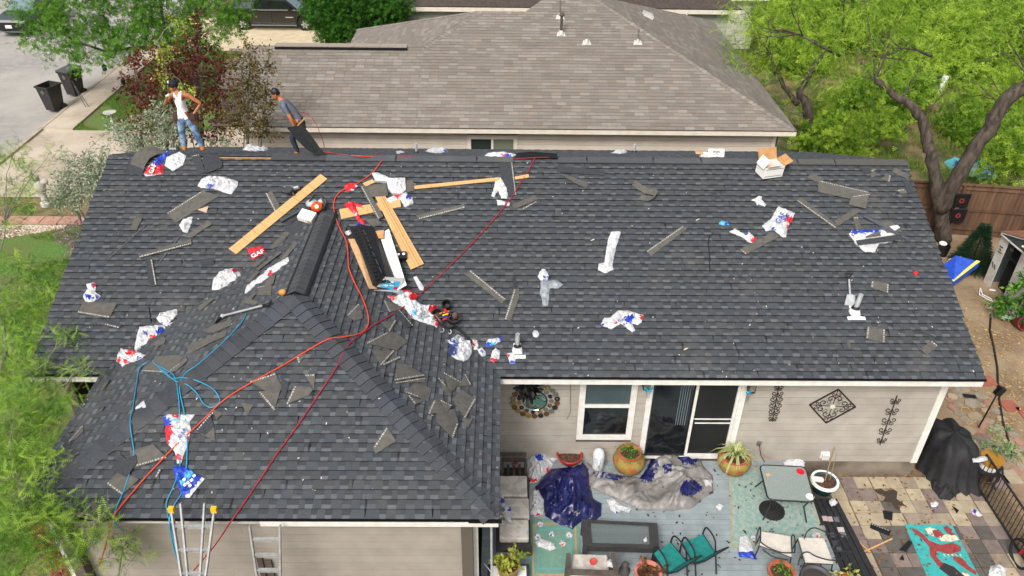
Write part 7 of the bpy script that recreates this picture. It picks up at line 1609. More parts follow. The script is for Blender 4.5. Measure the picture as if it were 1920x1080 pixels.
def plant(t, p, h_, blobs, size, kind, lm, per=10, dens=1.5, droop=.1, spread=.1):
    P, Dd, T = clumps([((p.x+a, p.y+b, p.z+c), r) for a, b, c, r in blobs], dens, 26, per, droop, spread); scatter('foliage', P, Dd, size, kind, lm, t, colv=T)
L_GRN = leafmat('green_leaf', '2b5a1b', '6fa03a', .3); L_VAR = leafmat('variegated_leaf', '5f8138', 'cdd08c', .3); L_BRN = leafmat('brown_leaf', '4a2d1d', '7c5a36', .2); L_DUS = leafmat('dusty_leaf', '55733f', '8fa873', .3)
t, p, h_, r_ = pot(1177, 880, 'D', [(.17, 0), (.32, .14), (.37, .3), (.33, .42), (.25, .5), (.26, .56)], 'round mossy clay urn with orange rim and small green plant by the window', M_MOSS, M_SOIL, M_TER); plant(t, p, h_, [(0, 0, .57, (.18, .18, .08))], .06, 'leaf', L_GRN, dens=9)
t, p, h_, r_ = pot(1372, 882, 'D', [(.14, 0), (.28, .1), (.36, .26), (.37, .38), (.3, .48)], 'rounded clay pot with a striped spider plant right of the sliding door', M_MOSS, M_SOIL, M_TER)
def spider(t, p, h_, n, L, m, w_=.025, z=.5):
    mb = MB()
    for _ in range(n):
        a = random.random()*6.28; l = L*random.uniform(.6, 1.1); k = random.uniform(.25, 1); d = Vector((math.cos(a), math.sin(a), 0)); s = Vector((-d.y, d.x, 0))
        pts = [p+Vector((0, 0, h_-.02))+d*l*q*k+Vector((0, 0, l*(1.15*q-(.35+1.0*k)*q*q))) for q in (0, .25, .5, .75, 1)]
        for i in range(4):
            w0, w1 = w_*(1-i/4.6), w_*(1-(i+1)/4.6)
            for u0, u1, c in ((-1, -.45, 1), (-.45, .45, 0), (.45, 1, 1)): mb.face([pts[i]+s*w0*u0, pts[i]+s*w0*u1, pts[i+1]+s*w1*u1, pts[i+1]+s*w1*u0], c)
    mb.build('foliage', m, t)
spider(t, p, h_, 90, .62, [mat('leaf_green', '3f6a2a', .5), mat('leaf_cream', 'c9c98a', .5)])
t, p, h_, r_ = pot(1067, 866, 'D', [(.16, 0), (.25, .14), (.3, .26)], 'wide dark red bowl of soil with leaf litter left of the window', mat('red_glaze', 'a02a26', .4), M_SOIL)
t, p, h_, r_ = pot(1541, 918, 'D', [(.2, 0), (.27, .26), (.29, .3)], 'dark green pot with white rim, full of leaf litter, by the foundation', mat('green_glaze', '1f4a4a', .4), M_SOIL, M_CARTW)
mb = MB(); mb.lathe([(0, -.12), (.06, -.12), (.065, .12), (.05, .14), (0, .14)], p+Vector((-.18, -.02, h_+.05)), 12, 0, Vector((1, .3, -.5)).to_track_quat('Z', 'Y').to_matrix()); tag(mb.build('white_cup', M_CARTW), 'white paper cup lying on the rim of the green pot', 'cup')
mb = MB(); b = p+Vector((0, 0, h_)); mb.tube([b, b+Vector((.02, .1, .9))], .012, 6); mb.tube([b+Vector((.1, 0, 0)), b+Vector((.12, .1, .7))], .008, 5); twiggy(mb, b+Vector((.2, 0, 0)), (.6, .1, .7), .25, .008, 2); mb.build('stems', mat('dry_stem', '8f7a58', .9), t)
p = hit(1120, 880, 'D'); M_MAR = mat('white_ceramic', 'd5d8da', .25, 'c9cdd0', 5); hb = thing('ceramic_head', 'white glazed ceramic head sculpture standing on the deck under the window', 'sculpture', p)
mb = MB(); mb.lathe([(.0, 0), (.13, 0), (.125, .1), (.13, .25), (.14, .4), (.13, .52), (.09, .6), (.03, .64), (0, .645)], p, 24); mb.prism([p+Vector((-.012, -.13, .22)), p+Vector((.012, -.13, .22)), p+Vector((.02, -.13, .42)), p+Vector((-.02, -.13, .42))], .035, (0, -1, 0)); mb.build('head', M_MAR, hb, smooth=True)
mb = MB()
for s in (-1, 1): mb.tube([p+Vector((s*.02, -.135, .43)), p+Vector((s*.06, -.13, .455)), p+Vector((s*.105, -.095, .43))], .008, 5); mb.tube([p+Vector((s*.03, -.135, .36)), p+Vector((s*.06, -.132, .35)), p+Vector((s*.095, -.1, .365))], .008, 5)
mb.tube([p+Vector((-.045, -.13, .17)), p+Vector((0, -.14, .18)), p+Vector((.045, -.13, .17))], .012, 5); mb.build('carved_features', mat('ceramic_shadow', '9da3a6', .35), hb)
t, p, h_, r_ = pot(1212, 1092, 'D', [(.16, 0), (.24, .3), (.26, .34)], 'pink terracotta pot with a brown leafy plant at the bottom edge', mat('pink_terracotta', 'c98072', .8, 'b56d60', 8), M_SOIL, mat('pink_terracotta', 'c98072', .8)); plant(t, p, h_, [(0, 0, .42, (.16, .16, .14))], .13, 'leaf', L_BRN, dens=3)
t, p, h_, r_ = pot(1460, 1090, 'D', [(.16, 0), (.24, .28), (.26, .32)], 'terracotta pot with moss and a pale weed, centre bottom edge', M_TER, M_SOIL, M_TER); plant(t, p, h_, [(.06, -.02, .3, (.1, .1, .05)), (-.02, .05, .36, (.1, .06, .08))], .06, 'leaf', L_GRN, dens=8)
t, p, h_, r_ = pot(1525, 1100, 'D', [(.2, 0), (.29, .26), (.3, .3)], 'empty dark grey plastic pot at the bottom edge', mat('grey_pot', '45454a', .6), mat('pot_inside', '3a3634', .9))
t, p, h_, r_ = pot(1582, 1105, 'D', [(.12, 0), (.18, .26), (.19, .28)], 'pot with a yellow-green leafy plant right of the empty grey pot', M_TER, M_SOIL); plant(t, p, h_, [(0, 0, .42, (.2, .2, .14))], .09, 'leaf', L_LIME, dens=5)
t, p, h_, r_ = pot(953, 1080, .62, [(.16, 0), (.18, .1), (.2, .2), (.22, .33), (.23, .36)], 'ribbed tan pot with a yellow-green plant on the low bench at the left', mat('tan_pot', '8d7245', .8, '7b6238', 8), M_SOIL); plant(t, p, h_, [(-.03, .02, .5, (.22, .2, .15)), (-.14, .0, .42, (.12, .1, .1)), (.12, .02, .52, (.12, .1, .1))], .1, 'leaf', L_LIME, dens=4)
# plant stand at the iron fence
p = hit(1838, 905, 0); ps = thing('plant_stand', 'black metal stand beside the iron fence with scrolled legs', 'plant stand', (p.x, p.y, 0)); mb = MB()
mb.prism([(p.x+.32*math.cos(a)*1.1, p.y+.3*math.sin(a), .5) for a in np.linspace(0, 6.28, 9)[:-1]], .025); mb.build('tray', M_BLACK, ps)
for a in (.7, 2.3, 3.9, 5.5): mb = MB(); c, s = math.cos(a), math.sin(a); mb.tube([(p.x+.28*c, p.y+.28*s, .5), (p.x+.3*c, p.y+.3*s, .3), (p.x+.24*c, p.y+.24*s, .1), (p.x+.34*c, p.y+.34*s, .0)], .014, 6); mb.build('leg', M_BLACK, ps)
mb = MB(); mb.tube([(p.x+.27*math.cos(a), p.y+.27*math.sin(a), .25) for a in np.linspace(0, 6.28, 17)], .01, 5); mb.build('ring', M_BLACK, ps)
pp_ = Vector((p.x, p.y, .527)); t = thing('plant_pot', 'ochre and white pot with a bushy dusty green plant on the black stand', 'plant pot', pp_); mb = MB(); mb.lathe([(0, 0), (.19, 0), (.2, .14), (.22, .15)], pp_, 20, 0); mb.build('pot', M_CARTW, t)
mb = MB(); mb.lathe([(.22, .15), (.245, .3), (.22, .3), (.0, .27)], pp_, 20); mb.build('rim', mat('ochre_glaze', 'a5782c', .5), t); plant(t, pp_, .3, [(.05, .1, .5, (.3, .25, .25)), (.25, .05, .4, (.2, .2, .2)), (-.3, .2, .55, (.14, .12, .12)), (.1, .25, .75, (.2, .2, .16)), (.45, 0, .45, (.18, .18, .14))], .075, 'leaf', L_DUS, dens=2.4)
crumple([(1822,862),(1838,857),(1854,858),(1857,863),(1840,867),(1824,868)], .03, 'white wrapper caught on the rim of the ochre pot', pl=pp_.z+.31, res=.04)
p2 = Vector((p.x, p.y, 0)); mb = MB(); mb.lathe([(0, 0), (.18, .01), (.22, .24), (.2, .24), (.18, .1)], p2, 18); tag(mb.build('clay_pot', mat('brown_clay', '6e5543', .85)), 'empty brown pot stored under the black plant stand', 'plant pot')
q = hit(1853, 830, .0); mb = MB(); sp = thing('garden_spotlight', 'black floodlight on a short stake behind the bushy potted plant', 'light', (q.x, q.y+.5, 0)); q = Vector((q.x, q.y+.5, 0)); mb.tube([q, q+Vector((.15, .1, 1.0))], .02, 6); mb.build('stake', M_BLACK, sp); mb = MB(); mb.box(q+Vector((.2, .12, 1.12)), (.16, .12, .24), Matrix.Rotation(.4, 3, 'Y')); mb.build('lamp_head', M_BLACK, sp)

# ------------------------------------------------------------------ furniture
M_IRON = mat('black_iron', '222325', .5); M_TGL = mat('frosted_table_glass', '9fa9a6', .12, '8c9693', 40, 4, .15, 60, spec=.7, alpha=.72)
# glass table
tt = thing('patio_table', 'rectangular glass-topped patio table with a round black umbrella base', 'table', hit(1450, 960, 'D'))
TZ = 1.12; q = [hit(1424, 872, TZ), hit(1510, 876, TZ), hit(1528, 942, TZ), hit(1440, 937, TZ)]
def shrinkq(q, k): c = sum(q, Vector())/len(q); return [c+(p-c)*k for p in q]
mb = MB(); mb.prism(shrinkq(q, .97), .008); mb.build('glass_top', M_TGL, tt)
mb = MB(); rq = []; 
for i in range(4):
    a, b, c = q[i-1], q[i], q[(i+1) % 4]; rq += [b.lerp(a, .1), b.lerp(a, .03).lerp(c, .03), b.lerp(c, .1)]
mb.tube(rq+[rq[0]], .018, 6); mb.build('rim', M_IRON, tt)
for k in (.3, .72): mb = MB(); mb.tube([q[0].lerp(q[1], k)-Vector((0, 0, .03)), q[3].lerp(q[2], k)-Vector((0, 0, .03))], .015, 6); mb.build('crossbar', M_IRON, tt)
c = sum(q, Vector())/4
for i in range(4): mb = MB(); f = Vector((q[i].x, q[i].y, .45)); mb.tube([q[i].lerp(c, .15)-Vector((0, 0, .03)), q[i].lerp(c, .28)-Vector((0, 0, .3)), Vector((f.x, f.y, .46)).lerp(Vector((c.x, c.y, .46)), .05)], .016, 6); mb.build('leg', M_IRON, tt)
b = hit(1447, 958, 'D'); ub = thing('umbrella_base', 'round black umbrella base under the glass table', 'umbrella base', b); mb = MB(); mb.lathe([(0, .0), (.27, 0), (.27, .03), (.08, .08), (.0, .08)], b, 28); mb.build('base', mat('cast_black', '1a1a1b', .6), ub); mb = MB(); mb.tube([b+Vector((0, 0, .06)), b+Vector((0, 0, .42))], .035, 10); mb.build('tube', M_IRON, ub)
for x, y, r, m_, l in ((1501,884,9,M_RED,'round red sticker on the glass table top'), (1519,931,9,M_CARTW,'round white apple-shaped sticker at the table corner'),):
    p = hit(x, y, TZ+.013); mb = MB(); mb.lathe([(0, 0), (r*.0098, 0), (r*.0098, -.003)], p, 16); o = tag(mb.build('sticker', m_), l, 'sticker')
p = hit(1440, 890, TZ+.012); mb = MB(); mb.box(p, (.09, .08, .006), Matrix.Rotation(.5, 3, 'Z')); tag(mb.build('wood_chip', M_OSB), 'small square wood chip on the glass table', 'wood chip')
C_([(1468,868),(1480,861),(1500,863),(1509,870),(1508,876),(1470,874)], .12, 'white plastic behind the glass table by the wall', pl='D', group='plastic wrappers on the deck')
# coffee table
q = [hit(1090, 976, .85), hit(1232, 983, .85), hit(1236, 1030, .85), hit(1093, 1026, .85)]; cf = thing('coffee_table', 'low dark wooden coffee table with a glass top', 'coffee table', hit(1163, 1030, 'D')); M_DW = mat('charcoal_wood', '3b3a3a', .6, '2f2e2e', 9)
inn = [q[0].lerp(q[2], .12)+Vector((0, 0, 0)), q[1].lerp(q[3], .12), q[2].lerp(q[0], .12), q[3].lerp(q[1], .12)]; mb = MB()
for i in range(4): mb.prism([q[i], q[(i+1) % 4], inn[(i+1) % 4], inn[i]], .04)
mb.build('frame', M_DW, cf); mb = MB(); mb.prism(inn, .02); mb.build('glass_top', mat('table_glass', '6e7878', .08, spec=.7, alpha=.6), cf)
for i in range(4): mb = MB(); p = q[i].lerp(sum(q, Vector())/4, .06); mb.box((p.x, p.y, .65), (.08, .08, .4)); mb.build('leg', M_DW, cf)
mb = MB(); mb.bar(q[3]-Vector((0, -.04, .08)), q[2]-Vector((0, -.04, .08)), .03, .14); mb.build('apron', M_DW, cf)
C_([(1206,1014),(1211,1009),(1213,1016),(1208,1018)], .02, 'tiny white scrap on the coffee table', pl=.9, res=.03, cat='scrap', name='paper_scrap', group=None)
# wooden armchair with pale patterned cushion
M_WW = mat('weathered_wood', '5b5149', .9, '463e37', 10, 5, .3, 40, stretch=(1, .3, 1)); M_CUSH = mat('patterned_cushion', 'c6c0b6', .9, 'b1aba1', 5, 2, lo=.47, hi=.53)
ac = thing('armchair', 'weathered wooden armchair with a pale patterned cushion at the bottom edge', 'armchair', hit(1105, 1070, 'D')); a0, a1 = hit(1066, 1040, 1.05), hit(1150, 1040, 1.05)
for P, Q_ in ((a0, hit(1062, 1085, 1.05)), (a1, hit(1158, 1085, 1.05))): mb = MB(); mb.bar(P, Q_, .09, .04); mb.build('armrest', M_WW, ac); mb = MB(); mb.box((P.x, P.y, .75), (.08, .08, .6)); mb.build('post', M_WW, ac)
mb = MB(); mb.bar(hit(1062, 1072, 1.1), hit(1158, 1076, 1.1), .06, .12); mb.build('back_rail', M_WW, ac)
q = [hit(1073, 1037, .9), hit(1139, 1039, .9), hit(1143, 1080, .9), hit(1070, 1080, .9)]; mb = MB(); mb.prism([v-Vector((0, 0, .12)) for v in q], .12); o = mb.build('cushion', M_CUSH, ac); bv = o.modifiers.new('b', 'BEVEL'); bv.width = .04; bv.segments = 3
p = hit(1112, 1055, .92); mb = MB(); mb.lathe([(0, 0), (.06, 0), (.075, .04), (.065, .04), (.05, .015), (0, .012)], p, 14); tag(mb.build('red_bowl', mat('red_white_bowl', 'c94a48', .4)), 'small red and white dish on the armchair cushion', 'dish')
C_([(1135,1055),(1148,1049),(1154,1058),(1152,1066),(1138,1064)], .08, 'white cloth wad at the right end of the armchair cushion', pl=.92, res=.035, cat='cloth', name='cloth', group=None)
p = hit(1170, 1075, 'D'); mb = MB(); mb.lathe([(0, 0), (.1, 0), (.11, .1), (.06, .18), (.05, .22), (.07, .27), (.04, .33), (0, .34)], p, 14); tag(mb.build('stone_figure', mat('dark_stone', '4c4744', .85), smooth=True), 'small dark stone figure right of the wooden armchair', 'figurine')
# cushioned bench on the left
sf_ = thing('outdoor_sofa', 'dark wooden bench with three pale patterned cushions by the wing wall', 'sofa', hit(960, 1010, 'D'))
for y0_, y1_, xr in ((891, 929, 988), (933, 969, 992), (973, 1010, 991)):
    q = [hit(936, y0_, .82), hit(xr, y0_, .82), hit(xr+1, y1_, .82), hit(936, y1_, .82)]; mb = MB(); mb.prism([v-Vector((0, 0, .14)) for v in q], .14); o = mb.build('cushion', M_CUSH, sf_); bv = o.modifiers.new('b', 'BEVEL'); bv.width = .035; bv.segments = 3
mb = MB(); mb.prism([v-Vector((0, 0, .22)) for v in (hit(930, 888, .82), hit(992, 888, .82), hit(996, 1022, .82), hit(930, 1022, .82))], .07); mb.build('seat_frame', M_DW, sf_)
for x, y in ((990, 892), (994, 1018)): mb = MB(); p = hit(x, y, .8); mb.box((p.x, p.y, .55), (.08, .08, .3)); mb.build('leg', M_DW, sf_)
mb = MB(); p, q = hit(938, 852, 1.15), hit(987, 852, 1.15); mb.bar(p, q, .1, .04); mb.build('arm_rail', M_WW, sf_)
C_([(937,935),(944,928),(946,945),(958,952),(957,968),(962,985),(950,978),(938,960)], .06, 'pale blue plastic lying over the bench cushions', [(945,940,6,2), (955,955,5,2), (942,957,5,3)], pl=.84, group='plastic wrappers on the deck', base=0)
wk = thing('wooden_planter', 'wooden slatted planter box full of debris behind the bench', 'planter', hit(965, 888, 'D'))
q = [hit(942, 862, .8), hit(985, 862, .8), hit(986, 886, .8), hit(942, 886, .8)]
mb = MB(); mb.prism([v-Vector((0, 0, .3)) for v in q], .05); mb.build('bottom', mat('dark_compost', '2a211b', .95, '4a382c', 20), wk)
for i in range(5): mb = MB(); a, b = q[0].lerp(q[1], i/4), q[3].lerp(q[2], i/4); mb.bar(a-Vector((0, 0, .16)), b-Vector((0, 0, .1)), .05, .03); mb.build('slat', M_WW, wk)
for a, b in ((0, 1), (1, 2), (3, 0)): mb = MB(); mb.bar(q[a], q[b], .05, .1); mb.build('side_board', M_WW, wk)
p = hit(960, 872, .75); mb = MB(); mb.bar(p, p+Vector((.12, .05, .04)), .06, .05); tag(mb.build('brick_shard', M_BRICK), 'orange brick shard in the wooden planter', 'brick')
p = hit(982, 855, 'D'); mb = MB(); mb.lathe([(0, 0), (.1, 0), (.1, .25), (.07, .3), (0, .3)], p, 14); mb.ball(p+Vector((0, 0, .38)), .1, 12, 9); tag(mb.build('grey_canister', mat('slate_ceramic', '56626b', .4), smooth=True), 'slate-coloured round-topped jar behind the bench', 'jar')
p = hit(945, 850, 'D', 0); mb = MB(); 
for s in range(3): mb.tube([p, p+Vector((-.1+.08*s, -.02, .5)), p+Vector((-.15+.1*s, -.1, .85+.05*s))], .015, 5); mb.ball(p+Vector((-.15+.1*s, -.1, .8+.1*s)), .08, 8, 6, 0, (1.4, .5, .8))
tag(mb.build('iron_ornament', M_IRON), 'black iron garden ornament at the inner house corner', 'ornament')
# low white bench under the plant
lb = thing('low_bench', 'low white-topped dark bench at the bottom left of the deck', 'bench', hit(950, 1090, 'D')); q = [hit(915, 1058, .6), hit(992, 1058, .6), hit(994, 1110, .6), hit(912, 1110, .6)]
mb = MB(); mb.prism([v-Vector((0, 0, .04)) for v in q], .035); mb.build('frame', M_DW, lb); mb = MB(); mb.prism(shrinkq(q, .86), .01); mb.build('white_top', M_CARTW, lb)
mb = MB(); mb.tube([hit(908, 1057, .66), hit(914, 1064, .66), hit(920, 1072, .6)], .012, 6); mb.build('handle', M_CARTW, lb)
# teal sling chairs
M_TEAL = mat('teal_sling', '16827c', .7, '127069', 12, 3, .1)
def curve_tube(mb, P, r=.014): mb.tube(cr_([Vector(p) for p in P], 4), r, 6)
def sling(pl, label):
    (sx, s1, s2, s3), (b1, b2) = pl; c = thing('sling_chair', label, 'chair', hit(*s3, 'D'), 0, 'teal sling chairs')
    q = [hit(*sx, .86), hit(*s1, .86), hit(*s2, .86), hit(*s3, .86)]; mb = MB(); mb.prism(q, .012); mb.build('seat', M_TEAL, c)
    bk = [q[3], q[2], hit(*b1, 1.15), hit(*b2, 1.15)]; mb = MB(); mb.prism(bk, .012, (0, -.5, .5)); mb.build('backrest', M_TEAL, c)
    for a, d in ((q[0], q[3]), (q[1], q[2])):
        mb = MB(); curve_tube(mb, [Vector((a.x, a.y, .46)), a+Vector((0, 0, .1)), a.lerp(d, .2)+Vector((0, 0, .3)), a.lerp(d, .8)+Vector((0, 0, .3)), d+Vector((0, 0, .1)), Vector((d.x+.05, d.y-.2, .46))], .018); mb.build('arm_frame', M_IRON, c)
    mb = MB(); mb.tube([q[0], q[3]], .016, 6); mb.tube([q[1], q[2]], .016, 6); mb.tube([bk[1], bk[2]], .016, 6); mb.tube([bk[0], bk[3]], .016, 6); mb.tube([bk[2], bk[3]], .016, 6); mb.build('side_rail', M_IRON, c); return c
sling((((1225,1038),(1258,1018),(1286,1052),(1250,1076)), ((1316,1042),(1270,1072))), 'teal sling chair on the left of the pair near the coffee table')
sling((((1278,1020),(1318,1002),(1340,1036),(1302,1058)), ((1366,1026),(1322,1052))), 'teal sling chair on the right of the pair near the coffee table')
M_SEAT = mat('cream_seat_pad', 'cfc8bd', .9, 'c1baae', 7, 3, .05)
def cream(q4, back, label):
    q = [hit(x, y, .9) for x, y in q4]; c = thing('metal_chair', label, 'chair', hit(*q4[3], 'D'), 0, 'black metal chairs with cream pads'); mb = MB(); mb.prism([v-Vector((0, 0, .04)) for v in q], .045); o = mb.build('seat_pad', M_SEAT, c)
    mb = MB(); mb.tube([v-Vector((0, 0, .05)) for v in q]+[q[0]-Vector((0, 0, .05))], .012, 6); mb.build('seat_frame', M_IRON, c)
    for v in q: mb = MB(); d = (v-sum(q, Vector())/4)*.12; mb.tube([v-Vector((0, 0, .05)), Vector((v.x+d.x, v.y+d.y, .46))], .012, 6); mb.build('leg', M_IRON, c)
    for P in back: mb = MB(); curve_tube(mb, [hit(x, y, z) for x, y, z in P], .014); mb.build('back_frame', M_IRON, c)
    return c
cream([(1428,997),(1482,1006),(1484,1042),(1425,1020)], [[(1416,1024,1.0),(1420,1000,1.15),(1425,988,1.15),(1426,1000,1.1),(1426,1016,1.0)],[(1485,1036,1.0),(1484,1008,1.15),(1489,1004,1.15),(1491,1020,1.1),(1490,1036,1.1)],[(1426,1016,1.1),(1440,1026,1.1),(1465,1036,1.1),(1490,1036,1.1)],[(1430,1030,1.0),(1450,1044,1.0),(1478,1050,1.0)]], 'black metal chair with a cream pad, left of the pair below the glass table')
cream([(1497,1008),(1545,1010),(1562,1055),(1510,1052)], [[(1508,1010,1.0),(1515,995,1.15),(1530,990,1.15),(1560,1003,1.15),(1580,1003,1.15),(1590,1015,1.1),(1590,1035,1.1),(1575,1048,1.1),(1555,1050,1.1),(1530,1043,1.1),(1515,1035,1.1),(1503,1040,1.0),(1496,1060,.8)],[(1560,1030,1.0),(1572,1015,1.1),(1588,1004,1.12)],[(1562,1033,1.0),(1598,1034,1.0)]], 'black metal armchair with a cream pad, right of the pair below the glass table')
# rugs
def rug(P, label, m, bands=(), h=.455):
    q = [hit(x, y, h) for x, y in P]; t = thing('rug', label, 'rug', sum(q, Vector())/4); mb = MB(); mb.prism([v-Vector((0, 0, .004)) for v in q], .008); mb.build('pile', m, t)
    for k0, k1, m2 in bands:
        a, b = shrinkq(q, k0), shrinkq(q, k1); mb = MB(); [mb.face([a[i]+Vector((0, 0, .006)), a[(i+1) % 4]+Vector((0, 0, .006)), b[(i+1) % 4]+Vector((0, 0, .006)), b[i]+Vector((0, 0, .006))][::-1]) for i in range(4)]; mb.build('border', m2, t)
M_RG1 = mat('faded_teal_pile', '7a9892', .95, '94a095', 11, 2, .2, 60, lo=.44, hi=.56); M_RG2 = mat('green_pile', '6f9483', .95, '64897a', 8); M_RGB = mat('beige_band', 'a89878', .95, '988868', 10)
rug([(1367,878),(1503,872),(1548,1012),(1369,1028)], 'faded teal rug with beige lattice pattern under the glass table', M_RG1, ((.97, .94, M_RGB),))
rug([(993,975),(1086,968),(1092,1090),(990,1090)], 'green rug with beige border stripes at the left of the deck', M_RG2, ((.86, .78, M_RGB), (.66, .60, mat('teal_band', '5f9a94', .95))))

# ------------------------------------------------------------------ things hanging on the patio wall
YH = YW-.03
mc = hitY(1003, 751, YH); mr = thing('ring_mirror', 'oval wall mirror framed by two rows of bronze and grey rings', 'mirror', mc); Rx = Matrix.Rotation(math.pi/2, 3, 'X')
mb = MB(); mb.lathe([(0, .02), (.25, .02), (.26, .03), (.27, .02), (.27, 0)], mc, 30, 0, Rx, ms=[0, 0, 1, 1]); mb.build('mirror_glass', [mat('mirror', 'aab7b4', .03, metal=1.), M_IRON], mr)
RM = [mat('bronze', '6b4a2a', .45, metal=.3), mat('pewter', '72716c', .45, metal=.3), M_IRON, mat('brass', '8d7338', .45, metal=.3)]
for n_, R0, sz in ((15, .325, .05), (22, .445, .062)):
    for i in range(n_):
        a = 2*math.pi*(i+.5*(n_ > 16))/n_; c = mc+Vector((R0*1.08*math.cos(a), -.01, R0*math.sin(a))); mb = MB(); mb.lathe([(sz*.42, .0), (sz*.55, .022), (sz*.9, .022), (sz*1.02, 0)], c, 14, 0, Rx); mb.lathe([(0, .004), (sz*.42, .004)], c, 10, 1 if random.random() < .5 else 0, Rx); mb.build('ring', [RM[random.randrange(4)], mat('mirror', 'aab7b4', .03, metal=1.)], mr)
p = hitY(988, 727, YH-.12); P = np.array(p)+RNG.normal(size=(420, 3))*np.array([.07, .05, .1]); d = RNG.normal(size=(420, 3))*.4+np.array([.25, -.2, -.7]); o = scatter('feather_bundle', P, d, .14, 'leaf', leafmat('black_feather', '0c0b0b', '1d1b1a', .05)); tag(o, 'black feathery bundle hanging over the top of the ring mirror', 'feathers')
def scroll(name, label, ctr, P, r=.009, parts=()):
    t = thing(name, label, 'wall ornament', ctr); 
    return t
def spiral(mb, c, r, a0, turns, y, s=1, th=.009):
    pts = [Vector((c[0]+r*(1-.8*k/14)*math.cos(a0+s*turns*6.28*k/14), y, c[1]+r*(1-.8*k/14)*math.sin(a0+s*turns*6.28*k/14))) for k in range(15)]; mb.tube(pts, th, 5)
M_WI = mat('wrought_iron', '2c211d', .6)
def long_scroll(x, y0, y1, wd, label, n):
    a, b = hitY(x[0], y0, YH), hitY(x[1], y1, YH); t = thing('scroll_ornament', label, 'wall ornament', (a+b)/2); mb = MB(); mb.tube([a, b], .012, 6); mb.build('stem', M_WI, t)
    for k in range(n):
        c = a.lerp(b, (k+.5)/n); w_ = wd*(.6+.4*math.sin(math.pi*(k+.5)/n)); mb = MB()
        for s in (-1, 1):
            spiral(mb, (c.x+s*w_*.5, c.z+w_*.2), w_*.42, 0 if s < 0 else math.pi, 1.1, YH-.01, s); spiral(mb, (c.x+s*w_*.35, c.z-w_*.35), w_*.3, math.pi if s < 0 else 0, .9, YH-.01, -s)
        mb.build('scroll', M_WI, t)
long_scroll((1461, 1448), 721, 790, .17, 'tall black iron scroll ornament right of the sliding door', 6)
long_scroll((1682, 1650), 742, 834, .19, 'tall brown iron scroll ornament nearest the right house corner', 5)
q = [hitY(x, y, YH) for x, y in ((1572,730),(1604,763),(1549,793),(1518,759))]; c = sum(q, Vector())/4; dm = thing('diamond_ornament', 'square black iron scrollwork panel hung as a diamond on the wall', 'wall ornament', c)
mb = MB(); [mb.bar(q[i], q[(i+1) % 4], .03, .02, (0, 1, 0)) for i in range(4)]; mb.build('frame', M_WI, dm)
mb = MB(); mb.lathe([(0, 0), (.06, 0), (.06, -.01)], c+Vector((0, -.02, 0)), 14, 0, Rx); mb.build('boss', mat('pale_boss', 'cfc8b8', .6), dm)
for i in range(4):
    v = q[i]-c; mb = MB(); e = c+v*.45
    for s in (-1, 1):
        w_ = Vector((-v.z, 0, v.x)).normalized()*s; spiral(mb, (e.x+w_.x*.09, e.z+w_.z*.09), .085, math.atan2(-w_.z, -w_.x), 1.1, YH-.01, s, .01); f = c+v*.72; spiral(mb, (f.x+w_.x*.06, f.z+w_.z*.06), .05, math.atan2(-w_.z, -w_.x), 1., YH-.01, -s, .008)
    mb.tube([c+v*.1, c+v*.95], .008, 5); mb.build('scrollwork', M_WI, dm)
    m_ = c+(q[i]+q[(i+1) % 4]-c*2)*.25; mb = MB(); spiral(mb, (m_.x, m_.z), .07, i*1.57, 1.0, YH-.01, 1, .007); mb.build('leaf_scroll', mat('verdigris', '4b6157', .7), dm)
for x, y, l in ((1212, 722, 'black wall lantern with a turquoise butterfly charm left of the sliding door'), (1409, 728, 'black wall lantern with clear glass and a blue bird charm right of the sliding door')):
    p = hitY(x, y, YH-.1); wl = thing('wall_lantern', l, 'wall lantern', p); mb = MB(); mb.box(p+Vector((0, .07, .05)), (.1, .05, .22)); mb.prism([p+Vector(v) for v in ((-.09, -.07, .14), (.09, -.07, .14), (.09, .07, .14), (-.09, .07, .14))], .03); mb.box(p+Vector((0, 0, -.09)), (.13, .11, .02)); [mb.box(p+Vector((a, b, .02)), (.012, .012, .22)) for a in (-.07, .07) for b in (-.05, .05)]; mb.build('housing', M_IRON, wl)
    mb = MB(); mb.box(p+Vector((0, 0, .02)), (.11, .09, .18)); mb.build('glass', mat('lantern_glass', '9a9482', .2, alpha=.6), wl)
    M_TQ = mat('turquoise_charm', '1fa3a8', .4, '1c6fb0', 30, 2, lo=.48, hi=.52); mb = MB(); b_ = p+Vector((.03 if x < 1300 else -.09, -.12, -.02))
    if x < 1300:
        for s in (-1, 1): mb.prism([b_, b_+Vector((s*.09, 0, .1)), b_+Vector((s*.1, 0, .02)), b_+Vector((s*.03, 0, -.02))], .008, (0, -1, 0)); mb.prism([b_, b_+Vector((s*.06, 0, -.03)), b_+Vector((s*.04, 0, -.09))], .008, (0, -1, 0))
    else: mb.ball(b_, .05, 9, 7, 0, (1.2, .6, .8))
    ch = mb.build('charm', M_TQ, wl); mb = MB(); [mb.tube([b_+Vector((dx, 0, -.05)), b_+Vector((dx, 0, -.24))], .006, 5) for dx in (-.03, 0, .03)]; mb.build('chime', M_SLV, ch)
p = hitY(1546, 853, YH); ev = thing('exhaust_hood', 'white louvred exhaust hood low on the siding above the foundation', 'exhaust hood', p); mb = MB(); mb.box(p, (.19, .04, .19)); mb.box(p+Vector((0, -.05, .01)), (.15, .09, .15)); mb.build('hood', M_CARTW, ev); mb = MB(); [mb.box(p+Vector((0, -.097, z)), (.13, .004, .008)) for z in (-.03, .01, .05)]; mb.build('louvre', M_SLV, ev)
p = hitY(1423, 831, YH); oc = thing('outlet_box', 'grey outdoor outlet box with plugged cords on the siding', 'outlet', p); mb = MB(); mb.box(p, (.09, .06, .12)); mb.build('cover', M_SLV, oc)
